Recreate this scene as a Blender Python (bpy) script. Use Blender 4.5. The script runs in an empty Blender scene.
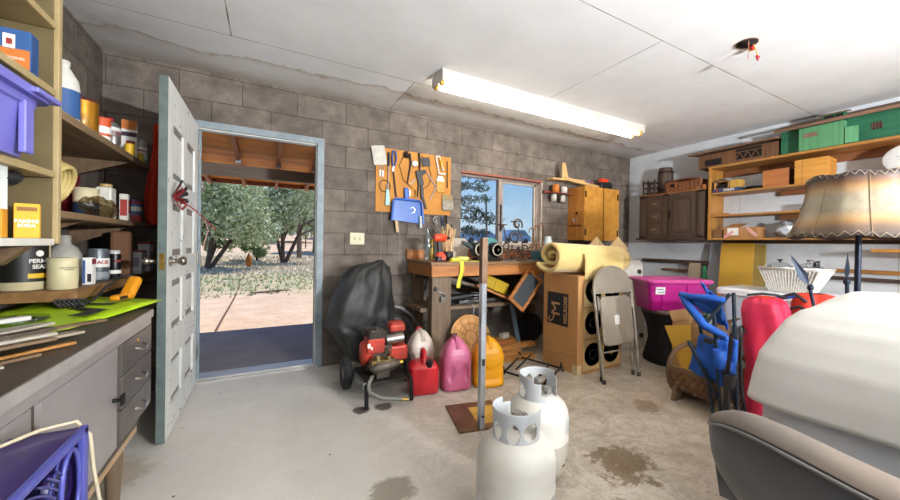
import bpy, math, random
from mathutils import Matrix, Vector, noise
PI=math.pi; random.seed(7)
S=bpy.context.scene; COL=S.collection
V=Vector
def R(d): return math.radians(d)
# ------------------------------------------------------------------ materials
MC={}
def hexc(c):
    if isinstance(c,str):
        c=[int(c[i:i+2],16)/255 for i in (0,2,4)]
        return tuple((x/12.92 if x<=.04045 else ((x+.055)/1.055)**2.4) for x in c)+(1,)
    return tuple(c)+(1,) if len(c)==3 else tuple(c)
class NT:
    def __init__(s,name):
        m=bpy.data.materials.new(name); m.use_nodes=True; s.m=m; s.t=m.node_tree; s.n=s.t.nodes; s.l=s.t.links
        s.b=s.n['Principled BSDF']
    def new(s,typ,**kw):
        n=s.n.new(typ)
        for k,v in kw.items(): setattr(n,k,v)
        return n
    def set(s,n,i,v):
        if isinstance(v,bpy.types.NodeSocket): s.l.new(v,n.inputs[i])
        else: n.inputs[i].default_value=v
    def math(s,op,a,b=0,c=None):
        n=s.new('ShaderNodeMath',operation=op); s.set(n,0,a); s.set(n,1,b)
        if c is not None: s.set(n,2,c)
        return n.outputs[0]
    def mix(s,f,a,b,mode='MIX'):
        n=s.new('ShaderNodeMix',data_type='RGBA',blend_type=mode); s.set(n,0,f); s.set(n,6,a); s.set(n,7,b); return n.outputs[2]
    def noise(s,vec,scale,detail=5,rough=.6,dist=0):
        n=s.new('ShaderNodeTexNoise'); s.set(n,'Vector',vec); s.set(n,'Scale',scale); s.set(n,'Detail',detail); s.set(n,'Roughness',rough); s.set(n,'Distortion',dist); return n.outputs[0]
    def ramp(s,f,stops):
        n=s.new('ShaderNodeValToRGB'); s.set(n,0,f); e=n.color_ramp.elements
        while len(e)<len(stops): e.new(.5)
        for x,(p,c) in zip(e,stops): x.position=p; x.color=hexc(c) if not isinstance(c,(int,float)) else (c,c,c,1)
        return n.outputs[0]
    def pos(s): return s.new('ShaderNodeNewGeometry').outputs['Position']
    def obj(s,scale=(1,1,1)):
        t=s.new('ShaderNodeTexCoord').outputs['Object']
        mp=s.new('ShaderNodeMapping'); s.l.new(t,mp.inputs[0]); mp.inputs['Scale'].default_value=scale; return mp.outputs[0]
    def sep(s,v): 
        n=s.new('ShaderNodeSeparateXYZ'); s.set(n,0,v); return n.outputs
    def comb(s,x,y,z=0):
        n=s.new('ShaderNodeCombineXYZ'); s.set(n,0,x); s.set(n,1,y); s.set(n,2,z); return n.outputs[0]
    def bump(s,h,st=.3,d=.01):
        n=s.new('ShaderNodeBump'); s.set(n,'Height',h); n.inputs['Strength'].default_value=st; n.inputs['Distance'].default_value=d
        s.l.new(n.outputs[0],s.b.inputs['Normal'])
def mat(name,c,rough=.6,metal=0,c2=None,scale=6,stretch=(1,1,1),bump=0,lo=.35,hi=.7,alpha=1,trans=0,emit=None,es=0,coat=0,sheen=0,detail=5,world=False,spec=.5):
    if name in MC: return MC[name]
    T=NT(name); b=T.b; b.inputs['Roughness'].default_value=rough; b.inputs['Metallic'].default_value=metal
    b.inputs['Alpha'].default_value=alpha; b.inputs['Transmission Weight'].default_value=trans
    b.inputs['Coat Weight'].default_value=coat; b.inputs['Sheen Weight'].default_value=sheen
    b.inputs['Specular IOR Level'].default_value=spec
    c=hexc(c)
    if c2 is None:
        if not trans and alpha==1:
            c2=tuple(x*.8 for x in c[:3])+(1,)
    else: c2=hexc(c2)
    if c2 is None: b.inputs['Base Color'].default_value=c
    else:
        v=T.obj(stretch); nz=T.noise(v,scale,detail)
        col=T.ramp(nz,[(lo,c[:3]),(hi,c2[:3])]); T.l.new(col,b.inputs['Base Color'])
        if bump: T.bump(nz,bump)
    if emit: b.inputs['Emission Color'].default_value=hexc(emit); b.inputs['Emission Strength'].default_value=es
    MC[name]=T.m; return T.m
def wood(name,c,c2,axis='x',rough=.55,scale=5,st=14,bump=.15):
    s={'x':(1,st,st),'y':(st,1,st),'z':(st,st,1)}[axis]
    return mat(name,c,rough,0,c2,scale/3,s,bump,.3,.72)
# ------------------------------------------------------------------ mesh builder
class B:
    def __init__(s,xf=None): s.v=[];s.f=[];s.mi=[];s.sm=[];s.xf=xf or Matrix.Identity(4)
    def add(s,vs,fs,mi=0,sm=False,xf=None):
        M=s.xf@xf if xf else s.xf; o=len(s.v)
        s.v+=[tuple(M@V(p)) for p in vs]; s.f+=[tuple(i+o for i in f) for f in fs]; s.mi+=[mi]*len(fs); s.sm+=[sm]*len(fs); return s
    def box(s,x0,x1,y0,y1,z0,z1,mi=0,xf=None):
        vs=[(x,y,z) for z in(z0,z1) for y in(y0,y1) for x in(x0,x1)]
        return s.add(vs,[(0,2,3,1),(4,5,7,6),(0,1,5,4),(2,6,7,3),(0,4,6,2),(1,3,7,5)],mi,False,xf)
    def taper(s,c0,d0,c1,d1,mi=0,xf=None):   # box from rect centre c0 half-size d0 to rect c1,d1
        vs=[(c[0]+sx*d[0],c[1]+sy*d[1],c[2]) for c,d in((c0,d0),(c1,d1)) for sx,sy in((-1,-1),(1,-1),(1,1),(-1,1))]
        return s.add(vs,[(3,2,1,0),(4,5,6,7)]+[(i,(i+1)%4,4+(i+1)%4,4+i) for i in range(4)],mi,False,xf)
    def bar(s,p,q,w,h,mi=0,up=(0,0,1)):      # rectangular bar from p to q
        p=V(p);q=V(q);d=(q-p).normalized();u=V(up)
        if abs(d.dot(u))>.98:u=V((0,1,0))
        a=d.cross(u).normalized();b=a.cross(d)
        vs=[e+a*(sx*w/2)+b*(sy*h/2) for e in(p,q) for sx,sy in((-1,-1),(1,-1),(1,1),(-1,1))]
        return s.add(vs,[(0,1,2,3),(7,6,5,4)]+[(i,4+i,4+(i+1)%4,(i+1)%4) for i in range(4)],mi)
    def tube(s,pts,r,n=8,mi=0,closed=False,cap=True,xf=None,flat=None):
        pts=[V(p) for p in pts];m=len(pts);rs=r if isinstance(r,(list,tuple)) else [r]*m
        vs=[];prev=None
        for i,p in enumerate(pts):
            if closed: d=(pts[(i+1)%m]-pts[i-1])
            else: d=pts[min(i+1,m-1)]-pts[max(i-1,0)]
            d=d.normalized() if d.length>1e-9 else V((0,0,1))
            if prev is None:
                a=d.orthogonal().normalized() if flat is None else V(flat).cross(d).normalized()
            else:
                a=prev-d*prev.dot(d)
                a=a.normalized() if a.length>1e-6 else d.orthogonal().normalized()
            prev=a;b=d.cross(a)
            for k in range(n):
                t=2*PI*k/n;vs.append(p+(a*math.cos(t)+b*math.sin(t))*rs[i])
        fs=[]
        for i in range(m if closed else m-1):
            j=(i+1)%m
            for k in range(n): fs.append((i*n+k,i*n+(k+1)%n,j*n+(k+1)%n,j*n+k))
        s.add(vs,fs,mi,True,xf)
        if cap and not closed: s.add(vs[:n],[tuple(range(n))[::-1]],mi,False,xf); s.add(vs[-n:],[tuple(range(n))],mi,False,xf)
        return s
    def cyl(s,p,q,r,r2=None,n=20,mi=0,cap=True): return s.tube([p,q],[r,r if r2 is None else r2],n,mi,cap=cap)
    def lathe(s,c,prof,n=28,mi=0,axis='z',sm=True,xf=None,ax=1,ay=1):
        c=V(c);vs=[]
        for r,z in prof:
            for k in range(n):
                t=2*PI*k/n;a,b=r*ax*math.cos(t),r*ay*math.sin(t)
                vs.append(c+V({'z':(a,b,z),'x':(z,a,b),'y':(a,z,-b)}[axis]))
        fs=[(i*n+k,i*n+(k+1)%n,(i+1)*n+(k+1)%n,(i+1)*n+k) for i in range(len(prof)-1) for k in range(n)]
        s.add(vs,fs,mi,sm,xf)
        m=len(prof)
        if prof[0][0]>1e-5: s.add(vs[:n],[tuple(range(n))[::-1]],mi,False,xf)
        if prof[-1][0]>1e-5: s.add(vs[-n:],[tuple(range(n))],mi,False,xf)
        return s
    def prism(s,pts,h,mi=0,xf=None,z0=0,sm=False):     # polygon in xy extruded in z
        n=len(pts);vs=[(x,y,z0) for x,y in pts]+[(x,y,z0+h) for x,y in pts]
        s.add(vs,[tuple(range(n))[::-1],tuple(range(n,2*n))],mi,False,xf)
        return s.add(vs,[(i,(i+1)%n,n+(i+1)%n,n+i) for i in range(n)],mi,sm,xf)
    def grid(s,fn,nu,nv,mi=0,closeu=False,sm=True,xf=None):
        vs=[fn(i/(nu if closeu else nu-1),j/(nv-1)) for j in range(nv) for i in range(nu)]
        fs=[(j*nu+i,j*nu+(i+1)%nu,(j+1)*nu+(i+1)%nu,(j+1)*nu+i) for j in range(nv-1) for i in range(nu if closeu else nu-1)]
        return s.add(vs,fs,mi,sm,xf)
    def blob(s,c,r,n=14,m=9,mi=0,jit=0,seed=0,sq=1):   # ellipsoid, optionally lumpy / squarish
        c=V(c)
        def fn(u,v):
            t=2*PI*u;p=PI*(v-.5);d=[math.cos(p)*math.cos(t),math.cos(p)*math.sin(t),math.sin(p)]
            d=[math.copysign(abs(x)**sq,x) for x in d]
            k=1+jit*noise.noise(V(d)*2.3+V((seed,seed*1.7,0)))
            return c+V((d[0]*r[0]*k,d[1]*r[1]*k,d[2]*r[2]*k))
        return s.grid(fn,n,m,mi,True)
WL={}   # world base of each empty / mesh
def recalc(me):
    import bmesh
    bm=bmesh.new();bm.from_mesh(me);bmesh.ops.recalc_face_normals(bm,faces=bm.faces);bm.to_mesh(me);bm.free()
def build(name,b,mats,parent=None,bevel=0,seg=2,solid=0,sub=0,label=None,cat=None,group=None,kind=None,rc=True,origin=None):
    if not isinstance(mats,(list,tuple)): mats=[mats]
    if origin is None:
        xs=[p[0] for p in b.v];ys=[p[1] for p in b.v];zs=[p[2] for p in b.v]
        origin=V(((min(xs)+max(xs))/2,(min(ys)+max(ys))/2,min(zs)))
    me=bpy.data.meshes.new(name)
    me.from_pydata([V(p)-origin for p in b.v],[],b.f)
    for m in mats: me.materials.append(m)
    me.polygons.foreach_set('material_index',b.mi);me.polygons.foreach_set('use_smooth',b.sm)
    if rc: recalc(me)
    me.update()
    o=bpy.data.objects.new(name,me);COL.objects.link(o)
    WL[o.name]=V(origin)
    if parent: o.parent=parent;o.location=origin-WL[parent.name]
    else: o.location=origin
    if solid:
        m=o.modifiers.new('s','SOLIDIFY');m.thickness=abs(solid);m.offset=-1 if solid>0 else 1
    if bevel:
        m=o.modifiers.new('b','BEVEL');m.width=bevel;m.segments=seg;m.limit_method='ANGLE';m.angle_limit=R(40)
    if sub:
        m=o.modifiers.new('u','SUBSURF');m.levels=sub;m.render_levels=sub
    tag(o,label,cat,group,kind);return o
def tag(o,label=None,cat=None,group=None,kind=None):
    if label:o['label']=label
    if cat:o['category']=cat
    if group:o['group']=group
    if kind:o['kind']=kind
def thing(name,label,cat,loc,group=None):
    o=bpy.data.objects.new(name,None);o.empty_display_size=.1;COL.objects.link(o);o.location=loc;WL[o.name]=V(loc);tag(o,label,cat,group);return o
def dup(o,loc,rz=0,label=None,parent=None):
    c=o.copy();COL.objects.link(c)
    if parent: c.parent=parent
    else:
        c.location=loc;c.rotation_euler=(0,0,rz)
        if label:c['label']=label
    for ch in list(o.children): dup(ch,None,0,None,c)
    return c
def text(body,size,m,mtx,parent,name='lettering',ext=.0006,align='CENTER',bold=0,sx=1):
    cu=bpy.data.curves.new('t','FONT');cu.body=body;cu.size=size;cu.extrude=ext;cu.align_x=align;cu.align_y='CENTER';cu.offset=bold
    t=bpy.data.objects.new('t',cu);COL.objects.link(t);dg=bpy.context.evaluated_depsgraph_get();dg.update()
    me=bpy.data.meshes.new_from_object(t.evaluated_get(dg));bpy.data.objects.remove(t)
    me.transform(mtx@Matrix.Diagonal((sx,1,1,1)));me.materials.clear();me.materials.append(m)
    o=bpy.data.objects.new(name,me);COL.objects.link(o);o.parent=parent;o.location=-WL[parent.name]+V((0,0,0));WL[o.name]=V((0,0,0));return o
def FR(origin,xdir,ydir):   # frame matrix: local x,y axes in the world
    x=V(xdir).normalized();y=V(ydir);y=(y-x*y.dot(x)).normalized();z=x.cross(y)
    return Matrix.Translation(V(origin))@Matrix((x,y,z)).transposed().to_4x4()
def T(x,y,z,rz=0,rx=0,ry=0): return Matrix.Translation((x,y,z))@Matrix.Rotation(R(rz),4,'Z')@Matrix.Rotation(R(ry),4,'Y')@Matrix.Rotation(R(rx),4,'X')
def arc(c,r,a0,a1,n,pl='xz',r2=None):
    out=[]
    for i in range(n+1):
        t=R(a0+(a1-a0)*i/n);a=r*math.cos(t);b=(r2 or r)*math.sin(t)
        out.append(V(c)+V({'xz':(a,0,b),'yz':(0,a,b),'xy':(a,b,0)}[pl]))
    return out
# ------------------------------------------------------------------ camera
yaw,pitch,roll,fpx=.5304,-.0059,.0161,362.68
fw=V((math.sin(yaw)*math.cos(pitch),math.cos(yaw)*math.cos(pitch),math.sin(pitch)))
r0=V((math.cos(yaw),-math.sin(yaw),0));u0=r0.cross(fw)
rr=r0*math.cos(roll)+u0*math.sin(roll);uu=u0*math.cos(roll)-r0*math.sin(roll)
cam=bpy.data.objects.new('camera',bpy.data.cameras.new('camera'));COL.objects.link(cam)
cam.matrix_world=Matrix.Translation((0,0,1.1333))@Matrix((rr,uu,-fw)).transposed().to_4x4()
cam.data.sensor_width=36;cam.data.lens=36*fpx/900;cam.data.shift_x=-30.45/900;cam.data.shift_y=-2.76/900;cam.data.clip_start=.02;cam.data.clip_end=2000
S.camera=cam
S.view_settings.view_transform='Standard';S.view_settings.look='None';S.view_settings.gamma=1;S.view_settings.exposure=0
# ------------------------------------------------------------------ room numbers
XL,XR,YB,YF,ZC=-1.021,4.683,3.582,-3.2,2.469
WLE=570
# ------------------------------------------------------------------ room materials
def block_mat(name,ax,c1,c2,cm,ox):
    T_=NT(name);p=T_.pos();s=T_.sep(p)
    h=T_.math('ADD',s[0 if ax=='x' else 1],ox);z=T_.math('ADD',s[2],-.0045)
    v=T_.comb(h,z,0)
    br=T_.new('ShaderNodeTexBrick');br.offset=.5;T_.set(br,'Vector',v)
    for k,x in(('Scale',1),('Mortar Size',.0045),('Mortar Smooth',.35),('Bias',-.1),('Brick Width',.4064),('Row Height',.2032)):br.inputs[k].default_value=x
    br.inputs['Color1'].default_value=hexc(c1);br.inputs['Color2'].default_value=hexc(c2);br.inputs['Mortar'].default_value=hexc(cm)
    big=T_.noise(p,1.7,4);mid=T_.noise(p,9,5,.65);fine=T_.noise(p,110,3,.8)
    c=T_.mix(.75,br.outputs[0],T_.ramp(mid,[(.3,.55),(.72,1.35)]),'MULTIPLY')
    c=T_.mix(.8,c,T_.ramp(big,[(.3,.72),(.7,1.25)]),'MULTIPLY')
    c=T_.mix(.8,c,T_.ramp(fine,[(.3,.55),(.7,1.4)]),'MULTIPLY')
    T_.l.new(c,T_.b.inputs['Base Color']);T_.b.inputs['Roughness'].default_value=.92;T_.b.inputs['Specular IOR Level'].default_value=.2
    hh=T_.math('ADD',T_.math('MULTIPLY',br.outputs[1],-1.0),T_.math('MULTIPLY',fine,.35));T_.bump(hh,.6,.006)
    return T_.m
mBlock=block_mat('concrete_block','x','6b625a','7c7269','574f48',.1929)
mBlockL=block_mat('concrete_block_left','y','665d54','736960','514942',.12)
def ceil_mat():
    T_=NT('painted_drywall');p=T_.pos();s=T_.sep(p)
    n1=T_.noise(p,2.2,5);n2=T_.noise(p,30,4)
    base=T_.mix(T_.ramp(n1,[(.35,0.),(.7,1.)]),hexc('e9ebec'),hexc('dfe0e0'))
    # wandering water stain along the block wall
    d=T_.math('ADD',s[1],T_.math('MULTIPLY',T_.noise(p,2.6,6,.7),.55))
    st=T_.ramp(T_.math('MULTIPLY_ADD',d,1.0,-3.0),[(.40,0.),(.445,.9),(.47,.35),(.62,.15),(.9,.55)])
    base=T_.mix(st,base,hexc('b3a594'))
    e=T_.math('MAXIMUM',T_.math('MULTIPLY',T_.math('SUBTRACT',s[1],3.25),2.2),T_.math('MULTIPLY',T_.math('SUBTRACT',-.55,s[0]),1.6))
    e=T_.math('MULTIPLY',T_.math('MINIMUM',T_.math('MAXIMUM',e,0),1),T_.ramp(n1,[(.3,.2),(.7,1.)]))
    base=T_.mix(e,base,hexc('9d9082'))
    # straight board joints
    def line(coord,at,w,lo=None,hi=None,co=None):
        a=T_.math('LESS_THAN',T_.math('ABSOLUTE',T_.math('SUBTRACT',coord,at)),w)
        if lo is not None:a=T_.math('MULTIPLY',a,T_.math('MULTIPLY',T_.math('GREATER_THAN',co,lo),T_.math('LESS_THAN',co,hi)))
        return a
    L=line(s[1],2.875,.003)
    for q in(line(s[1],1.44,.003),line(s[1],.0,.003),line(s[0],-.22,.004,1.44,2.875,s[1]),line(s[0],1.03,.0035,2.875,3.6,s[1]),line(s[0],2.18,.003,1.44,2.875,s[1]),line(s[0],3.4,.003,2.875,3.6,s[1]),line(s[0],1.0,.003,.0,1.44,s[1])):
        L=T_.math('MAXIMUM',L,q)
    L=T_.math('MULTIPLY',L,T_.ramp(T_.noise(p,5,3),[(.3,.35),(.6,1.)]))
    base=T_.mix(L,base,hexc('6b5a48'))
    T_.l.new(base,T_.b.inputs['Base Color']);T_.b.inputs['Roughness'].default_value=.85;T_.bump(n2,.12,.004);return T_.m
mCeil=ceil_mat()
def floor_mat():
    T_=NT('worn_concrete');p=T_.pos();s=T_.sep(p)
    a=T_.noise(p,1.1,6,.65,.4);b_=T_.noise(p,6,7,.7,.6);c_=T_.noise(p,55,4,.7);f_=T_.noise(p,17,5,.75)
    base=T_.mix(T_.ramp(a,[(.36,0.),(.64,1.)]),hexc('b5ab9c'),hexc('cfc7ba'))
    g_=T_.noise(p,2.7,7,.75,1.6);base=T_.mix(T_.ramp(b_,[(.4,0.),(.62,.75)]),base,hexc('a39786'));base=T_.mix(T_.ramp(g_,[(.46,0.),(.52,.4),(.56,.05)]),base,hexc('7d6c5a'));base=T_.mix(T_.ramp(f_,[(.5,0.),(.7,.28)]),base,hexc('dcd5c8'))
    base=T_.mix(.6,base,T_.ramp(c_,[(.3,.8),(.7,1.15)]),'MULTIPLY')
    # doorway daylight painted into the colour: floor paler on the left
    w=T_.math('MULTIPLY',T_.math('MINIMUM',T_.math('MAXIMUM',T_.math('MULTIPLY',T_.math('SUBTRACT',T_.math('ADD',.9,T_.math('MULTIPLY',b_,.5)),s[0]),1.3),0),1),.75)
    base=T_.mix(w,base,hexc('dcd8d0'))
    r2=T_.math('MULTIPLY',T_.math('MINIMUM',T_.math('MAXIMUM',T_.math('MULTIPLY',T_.math('SUBTRACT',s[0],1.3),.8),0),1),.3)
    base=T_.mix(r2,base,hexc('a0845f'))
    def spot(x,y,r,k,col,amt,base):
        d=T_.new('ShaderNodeVectorMath',operation='DISTANCE');T_.set(d,0,p);d.inputs[1].default_value=(x,y,0)
        q=T_.math('ADD',d.outputs['Value'],T_.math('MULTIPLY',T_.math('SUBTRACT',T_.math('MULTIPLY_ADD',b_,.6,T_.math('MULTIPLY',f_,.4)),.5),k*2.2))
        m=T_.ramp(T_.math('DIVIDE',q,r),[(.75,float(amt)),(1.,0.)])
        return T_.mix(m,base,hexc(col))
    base=spot(1.62,1.26,.17,.35,'5a421c',.75,base);base=spot(1.25,1.0,.12,.3,'6b5a3a',.6,base)
    base=spot(.5,1.62,.11,.12,'7d7363',.8,base);base=spot(.56,2.52,.06,.05,'3a2b22',.85,base);base=spot(.71,2.5,.07,.06,'3a2b22',.85,base)
    base=spot(2.35,1.62,.1,.3,'6e5234',.6,base);base=spot(-.72,2.35,.25,.2,'8d7450',.5,base);base=spot(.62,3.0,.2,.2,'6d6456',.4,base)
    vo=T_.new('ShaderNodeTexVoronoi');T_.set(vo,'Vector',p);vo.inputs['Scale'].default_value=4.5
    sp=T_.math('MULTIPLY',T_.math('LESS_THAN',vo.outputs[0],.028),T_.math('GREATER_THAN',b_,.47));base=T_.mix(sp,base,hexc('3c332b'))
    vo2=T_.new('ShaderNodeTexVoronoi');T_.set(vo2,'Vector',p);vo2.inputs['Scale'].default_value=3.1
    sp=T_.math('LESS_THAN',vo2.outputs[0],.02);base=T_.mix(sp,base,hexc('e8e4da'))
    T_.l.new(base,T_.b.inputs['Base Color']);T_.l.new(T_.ramp(b_,[(.3,.42),(.7,.62)]),T_.b.inputs['Roughness']);T_.bump(c_,.15,.004);T_.b.inputs['Specular IOR Level'].default_value=.35;return T_.m
mFloor=floor_mat()
def panelwall():
    T_=NT('white_painted_panel');p=T_.pos();s=T_.sep(p);n=T_.noise(p,3,5);n2=T_.noise(p,40,4)
    base=T_.mix(T_.ramp(n,[(.35,0.),(.7,1.)]),hexc('d6dadd'),hexc('c2c6ca'))
    L=T_.math('LESS_THAN',T_.math('ABSOLUTE',T_.math('SUBTRACT',s[1],.87)),.002)
    L=T_.math('MAXIMUM',L,T_.math('LESS_THAN',T_.math('ABSOLUTE',T_.math('SUBTRACT',s[1],2.1)),.002))
    vo=T_.new('ShaderNodeTexVoronoi');T_.set(vo,'Vector',p);vo.inputs['Scale'].default_value=5
    L=T_.math('MAXIMUM',L,T_.math('MULTIPLY',T_.math('LESS_THAN',vo.outputs[0],.04),.7))
    base=T_.mix(T_.math('MULTIPLY',L,.7),base,hexc('6d6a64'))
    T_.l.new(base,T_.b.inputs['Base Color']);T_.b.inputs['Roughness'].default_value=.7;T_.bump(n2,.1,.003);return T_.m
mPanelWall=panelwall()
mGlass=mat('window_glass',(.95,.97,1),.02,0,None,alpha=1,trans=1)
def thin_glass(name,col,fac):
    T_=NT(name);T_.n.remove(T_.b);out=[x for x in T_.n if x.type=='OUTPUT_MATERIAL'][0]
    t=T_.new('ShaderNodeBsdfTransparent');t.inputs[0].default_value=hexc(col);g=T_.new('ShaderNodeBsdfGlossy');g.inputs['Roughness'].default_value=.05
    g.inputs[0].default_value=(.9,.95,1,1);mx=T_.new('ShaderNodeMixShader');mx.inputs[0].default_value=fac
    T_.l.new(t.outputs[0],mx.inputs[1]);T_.l.new(g.outputs[0],mx.inputs[2]);T_.l.new(mx.outputs[0],out.inputs[0]);return T_.m
mPane=thin_glass('window_pane_glass','eaf2f4',.04);mClear=thin_glass('clear_glass','eef2f2',.13)
mFilm=thin_glass('clear_plastic_film','d8cdb4',.25)
# common
mWhite=mat('white_paint','d3d0c7',.5);mBlack=mat('black_plastic','1d1d1f',.45);mBlkIron=mat('black_iron','1b1a1a',.55,.6)
mSteel=mat('galvanised_steel','a3a6a8',.38,.9,'6f7375',30);mChrome=mat('chrome','d8d8d8',.18,1)
mDarkHole=mat('dark_cavity','120f0d',.9)
mPine=wood('pine_x','b98242','8d5c2a','x');mPineY=wood('pine_y','b98242','8d5c2a','y');mPineZ=wood('pine_z','b98242','8d5c2a','z')
mOld=wood('old_board_x','7d6950','5a4837','x');mOldY=wood('old_board_y','7b6347','503c2a','y');mOldZ=wood('old_board_z','7d6950','5a4837','z')
mRed=mat('red_plastic','b3222a',.42);mCard=mat('cardboard','ab7c4b',.8,0,'96683a',4);mPaper=mat('paper_white','e8e5de',.7)
mLid=mat('tin','9c9c98',.35,.8);mInk=mat('printed_black','232122',.6);mInkR=mat('printed_red','9f312a',.6);mInkW=mat('printed_white','e9e6df',.6);mInkB=mat('printed_blue','2b548a',.6);mYel=mat('printed_yellow','e0b52a',.6)
# ------------------------------------------------------------------ room shell
def st(name,b,m,parent=None,**k): return build(name,b,m,parent,kind='structure',**k)
st('floor',B().box(XL-.2,XR+.2,YF-.2,YB,-.12,0),mFloor)
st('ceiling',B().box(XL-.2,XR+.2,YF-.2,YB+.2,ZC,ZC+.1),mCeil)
DX0,DX1,DZ=-.5,.40,2.045;WX0,WX1,WZ0,WZ1=1.84,3.0,1.105,1.945
b=B()
Yo=YB+.2
for x0,x1,z0,z1 in((XL-.2,DX0,-.12,ZC),(DX0,DX1,DZ,ZC),(DX1,WX0,-.12,ZC),(WX0,WX1,-.12,WZ0),(WX0,WX1,WZ1,ZC),(WX1,XR+.2,-.12,ZC)): b.box(x0,x1,YB,Yo,z0,z1)
st('wall_back',b,mBlock)
st('wall_left',B().box(XL-.2,XL,YF,YB,-.12,ZC),mBlockL)
st('wall_right',B().box(XR,XR+.15,YF,YB,-.12,ZC),mPanelWall)
b=B()
for x0,x1,z0,z1 in((XL-.2,-.2,-.12,ZC),(4.3,XR+.2,-.12,ZC),(-.2,4.3,2.25,ZC)): b.box(x0,x1,YF-.15,YF,z0,z1)  # wide rear opening added to let unseen daylight into the room
st('wall_front',b,mPanelWall)
# threshold, frame
mFrame=mat('grey_blue_paint','8f9ba0',.5,0,'76838a',9);mDoorEdge=mat('door_edge_paint','626f6a',.55,0,'4b5753',10)
b=B().box(DX0,DX1,YB-.01,Yo+.03,-.005,.018);b.box(DX0,DX1,YB+.03,YB+.06,.018,.03);st('trim_1',b,mat('aluminium_sill','c9c6c0',.35,.5))
b=B();
b.box(DX0-.03,DX0+.02,YB-.006,YB+.13,.0,DZ+.02);b.box(DX1-.02,DX1+.035,YB-.006,YB+.13,.0,DZ+.02);b.box(DX0-.031,DX1+.036,YB-.0075,YB+.131,DZ-.02,DZ+.031)
b.box(DX0+.02,DX0+.035,YB+.05,YB+.07,.02,DZ-.02);b.box(DX1-.035,DX1-.02,YB+.05,YB+.07,.02,DZ-.02);b.box(DX0+.02,DX1-.02,YB+.05,YB+.07,DZ-.035,DZ-.02)
st('trim_2',b,mFrame)
b=B().box(DX0+.02,DX1-.02,YB+.02,YB+.034,DZ-.03,DZ-.02);b.box(DX1-.029,DX1-.02,YB+.02,YB+.034,.02,DZ-.02);st('trim_3',b,mat('weather_strip','d9d6cd',.6))
# peeling door
def door_mat():
    T_=NT('peeling_door_paint');p=T_.obj();n=T_.noise(p,14,6,.7);g=T_.noise(T_.obj((20,20,1)),3,4)
    vo=T_.new('ShaderNodeTexVoronoi');T_.set(vo,'Vector',p);vo.inputs['Scale'].default_value=16
    k=T_.math('MULTIPLY',T_.math('LESS_THAN',vo.outputs[0],.2),T_.math('GREATER_THAN',n,.55))
    k=T_.math('MAXIMUM',k,T_.ramp(n,[(.66,0.),(.69,1.)]))
    base=T_.mix(T_.ramp(g,[(.3,0.),(.7,1.)]),hexc('e3e2dc'),hexc('c3c6c2'))
    base=T_.mix(k,base,hexc('5b4a3c'));T_.l.new(base,T_.b.inputs['Base Color']);T_.b.inputs['Roughness'].default_value=.55;T_.bump(k,.4,.002);return T_.m
mDoor=door_mat()
dx0,dx1,dy0,dy1=-.517,-.477,2.585,3.565
b=B();zr=[(.015,.17),(.44,.61),(.90,1.04),(1.35,1.49),(1.80,2.03)]
ym=(dy0+dy1)/2
for y0,y1 in((dy0+.002,dy0+.13),(ym-.055,ym+.055),(dy1-.13,dy1)): b.box(dx0,dx1,y0,y1,.015,2.03)
for z0,z1 in zr:
    for y0,y1 in((dy0+.13,ym-.055),(ym+.055,dy1-.13)): b.box(dx0,dx1,y0,y1,z0,z1)
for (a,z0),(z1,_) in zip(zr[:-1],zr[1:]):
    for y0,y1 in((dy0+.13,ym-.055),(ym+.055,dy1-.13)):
        b.box(dx0+.013,dx1-.014,y0,y1,z0,z1,1)  # recess floors darker teal grey than the raised fields
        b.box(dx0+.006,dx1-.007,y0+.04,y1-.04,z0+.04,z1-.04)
door=st('door_1',b,[mDoor,mat('teal_grey_recess','6f7d7c',.6,0,'8b6f58',9)])
st('door_edge',B().box(dx0+.0005,dx1-.0005,dy0,dy0+.003,.015,2.03),mDoorEdge,door)
mBrass=mat('brass','b08d4a',.3,.9);mNick=mat('aged_nickel','8d8577',.3,.9)
st('latch_plate',B().box(dx0+.008,dx1-.008,dy0-.002,dy0+.002,.97,1.06).lathe((-.497,dy0-.002,1.015),[(.009,-.006),(.009,.002)],12,axis='y'),mBrass,door)
kb=[(.001,0),(.026,.001),(.028,.008),(.012,.014),(.011,.035),(.02,.045),(.027,.06),(.02,.075),(.001,.078)]
st('door_knob',B().lathe((dx1,dy0+.065,1.015),kb,20,axis='x'),mNick,door)
st('door_knob',B().lathe((dx0,dy0+.065,1.015),[(r,-z) for r,z in kb],20,axis='x'),mNick,door)
for z in(.25,1.0,1.8): st('hinge',B().cyl((dx1+.004,dy1+.008,z-.045),(dx1+.004,dy1+.008,z+.045),.007,n=10),mNick,door)
# window
mWF=mat('bronze_window_frame','a2948a',.45,.3,'8a7c72',12);mWW=mat('weathered_sill_paint','c0b4a6',.6,0,'a39585',8)
b=B();y0,y1=YB+.07,YB+.13
b.box(WX0,WX0+.03,y0,y1,WZ0,WZ1);b.box(WX1-.04,WX1,y0,y1,WZ0,WZ1);b.box(WX0,WX1,y0,y1,WZ1-.03,WZ1);b.box(WX0,WX1,y0,y1,WZ0,WZ0+.035)
win=st('window_1',b,mWF,bevel=.003)
st('window_mullion',B().box(2.375,2.425,y0-.015,y1-.01,WZ0+.03,WZ1-.03).box(2.43,2.455,y0+.01,y1,WZ0+.03,WZ1-.03),mWF,win,bevel=.002)
st('window_sash',B().box(2.455,WX1-.04,y0+.02,y0+.045,WZ1-.055,WZ1-.03).box(WX1-.065,WX1-.04,y0+.02,y0+.045,WZ0+.03,WZ1-.03).box(2.455,WX1-.04,y0+.02,y0+.045,WZ0+.035,WZ0+.06),mWW,win)
for i,(a,c) in enumerate(((WX0+.03,2.38),(2.45,WX1-.06))): st('window_pane',B().box(a,c,y0+.028+.01*i,y0+.031+.01*i,WZ0+.03,WZ1-.03),mPane,win)
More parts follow.
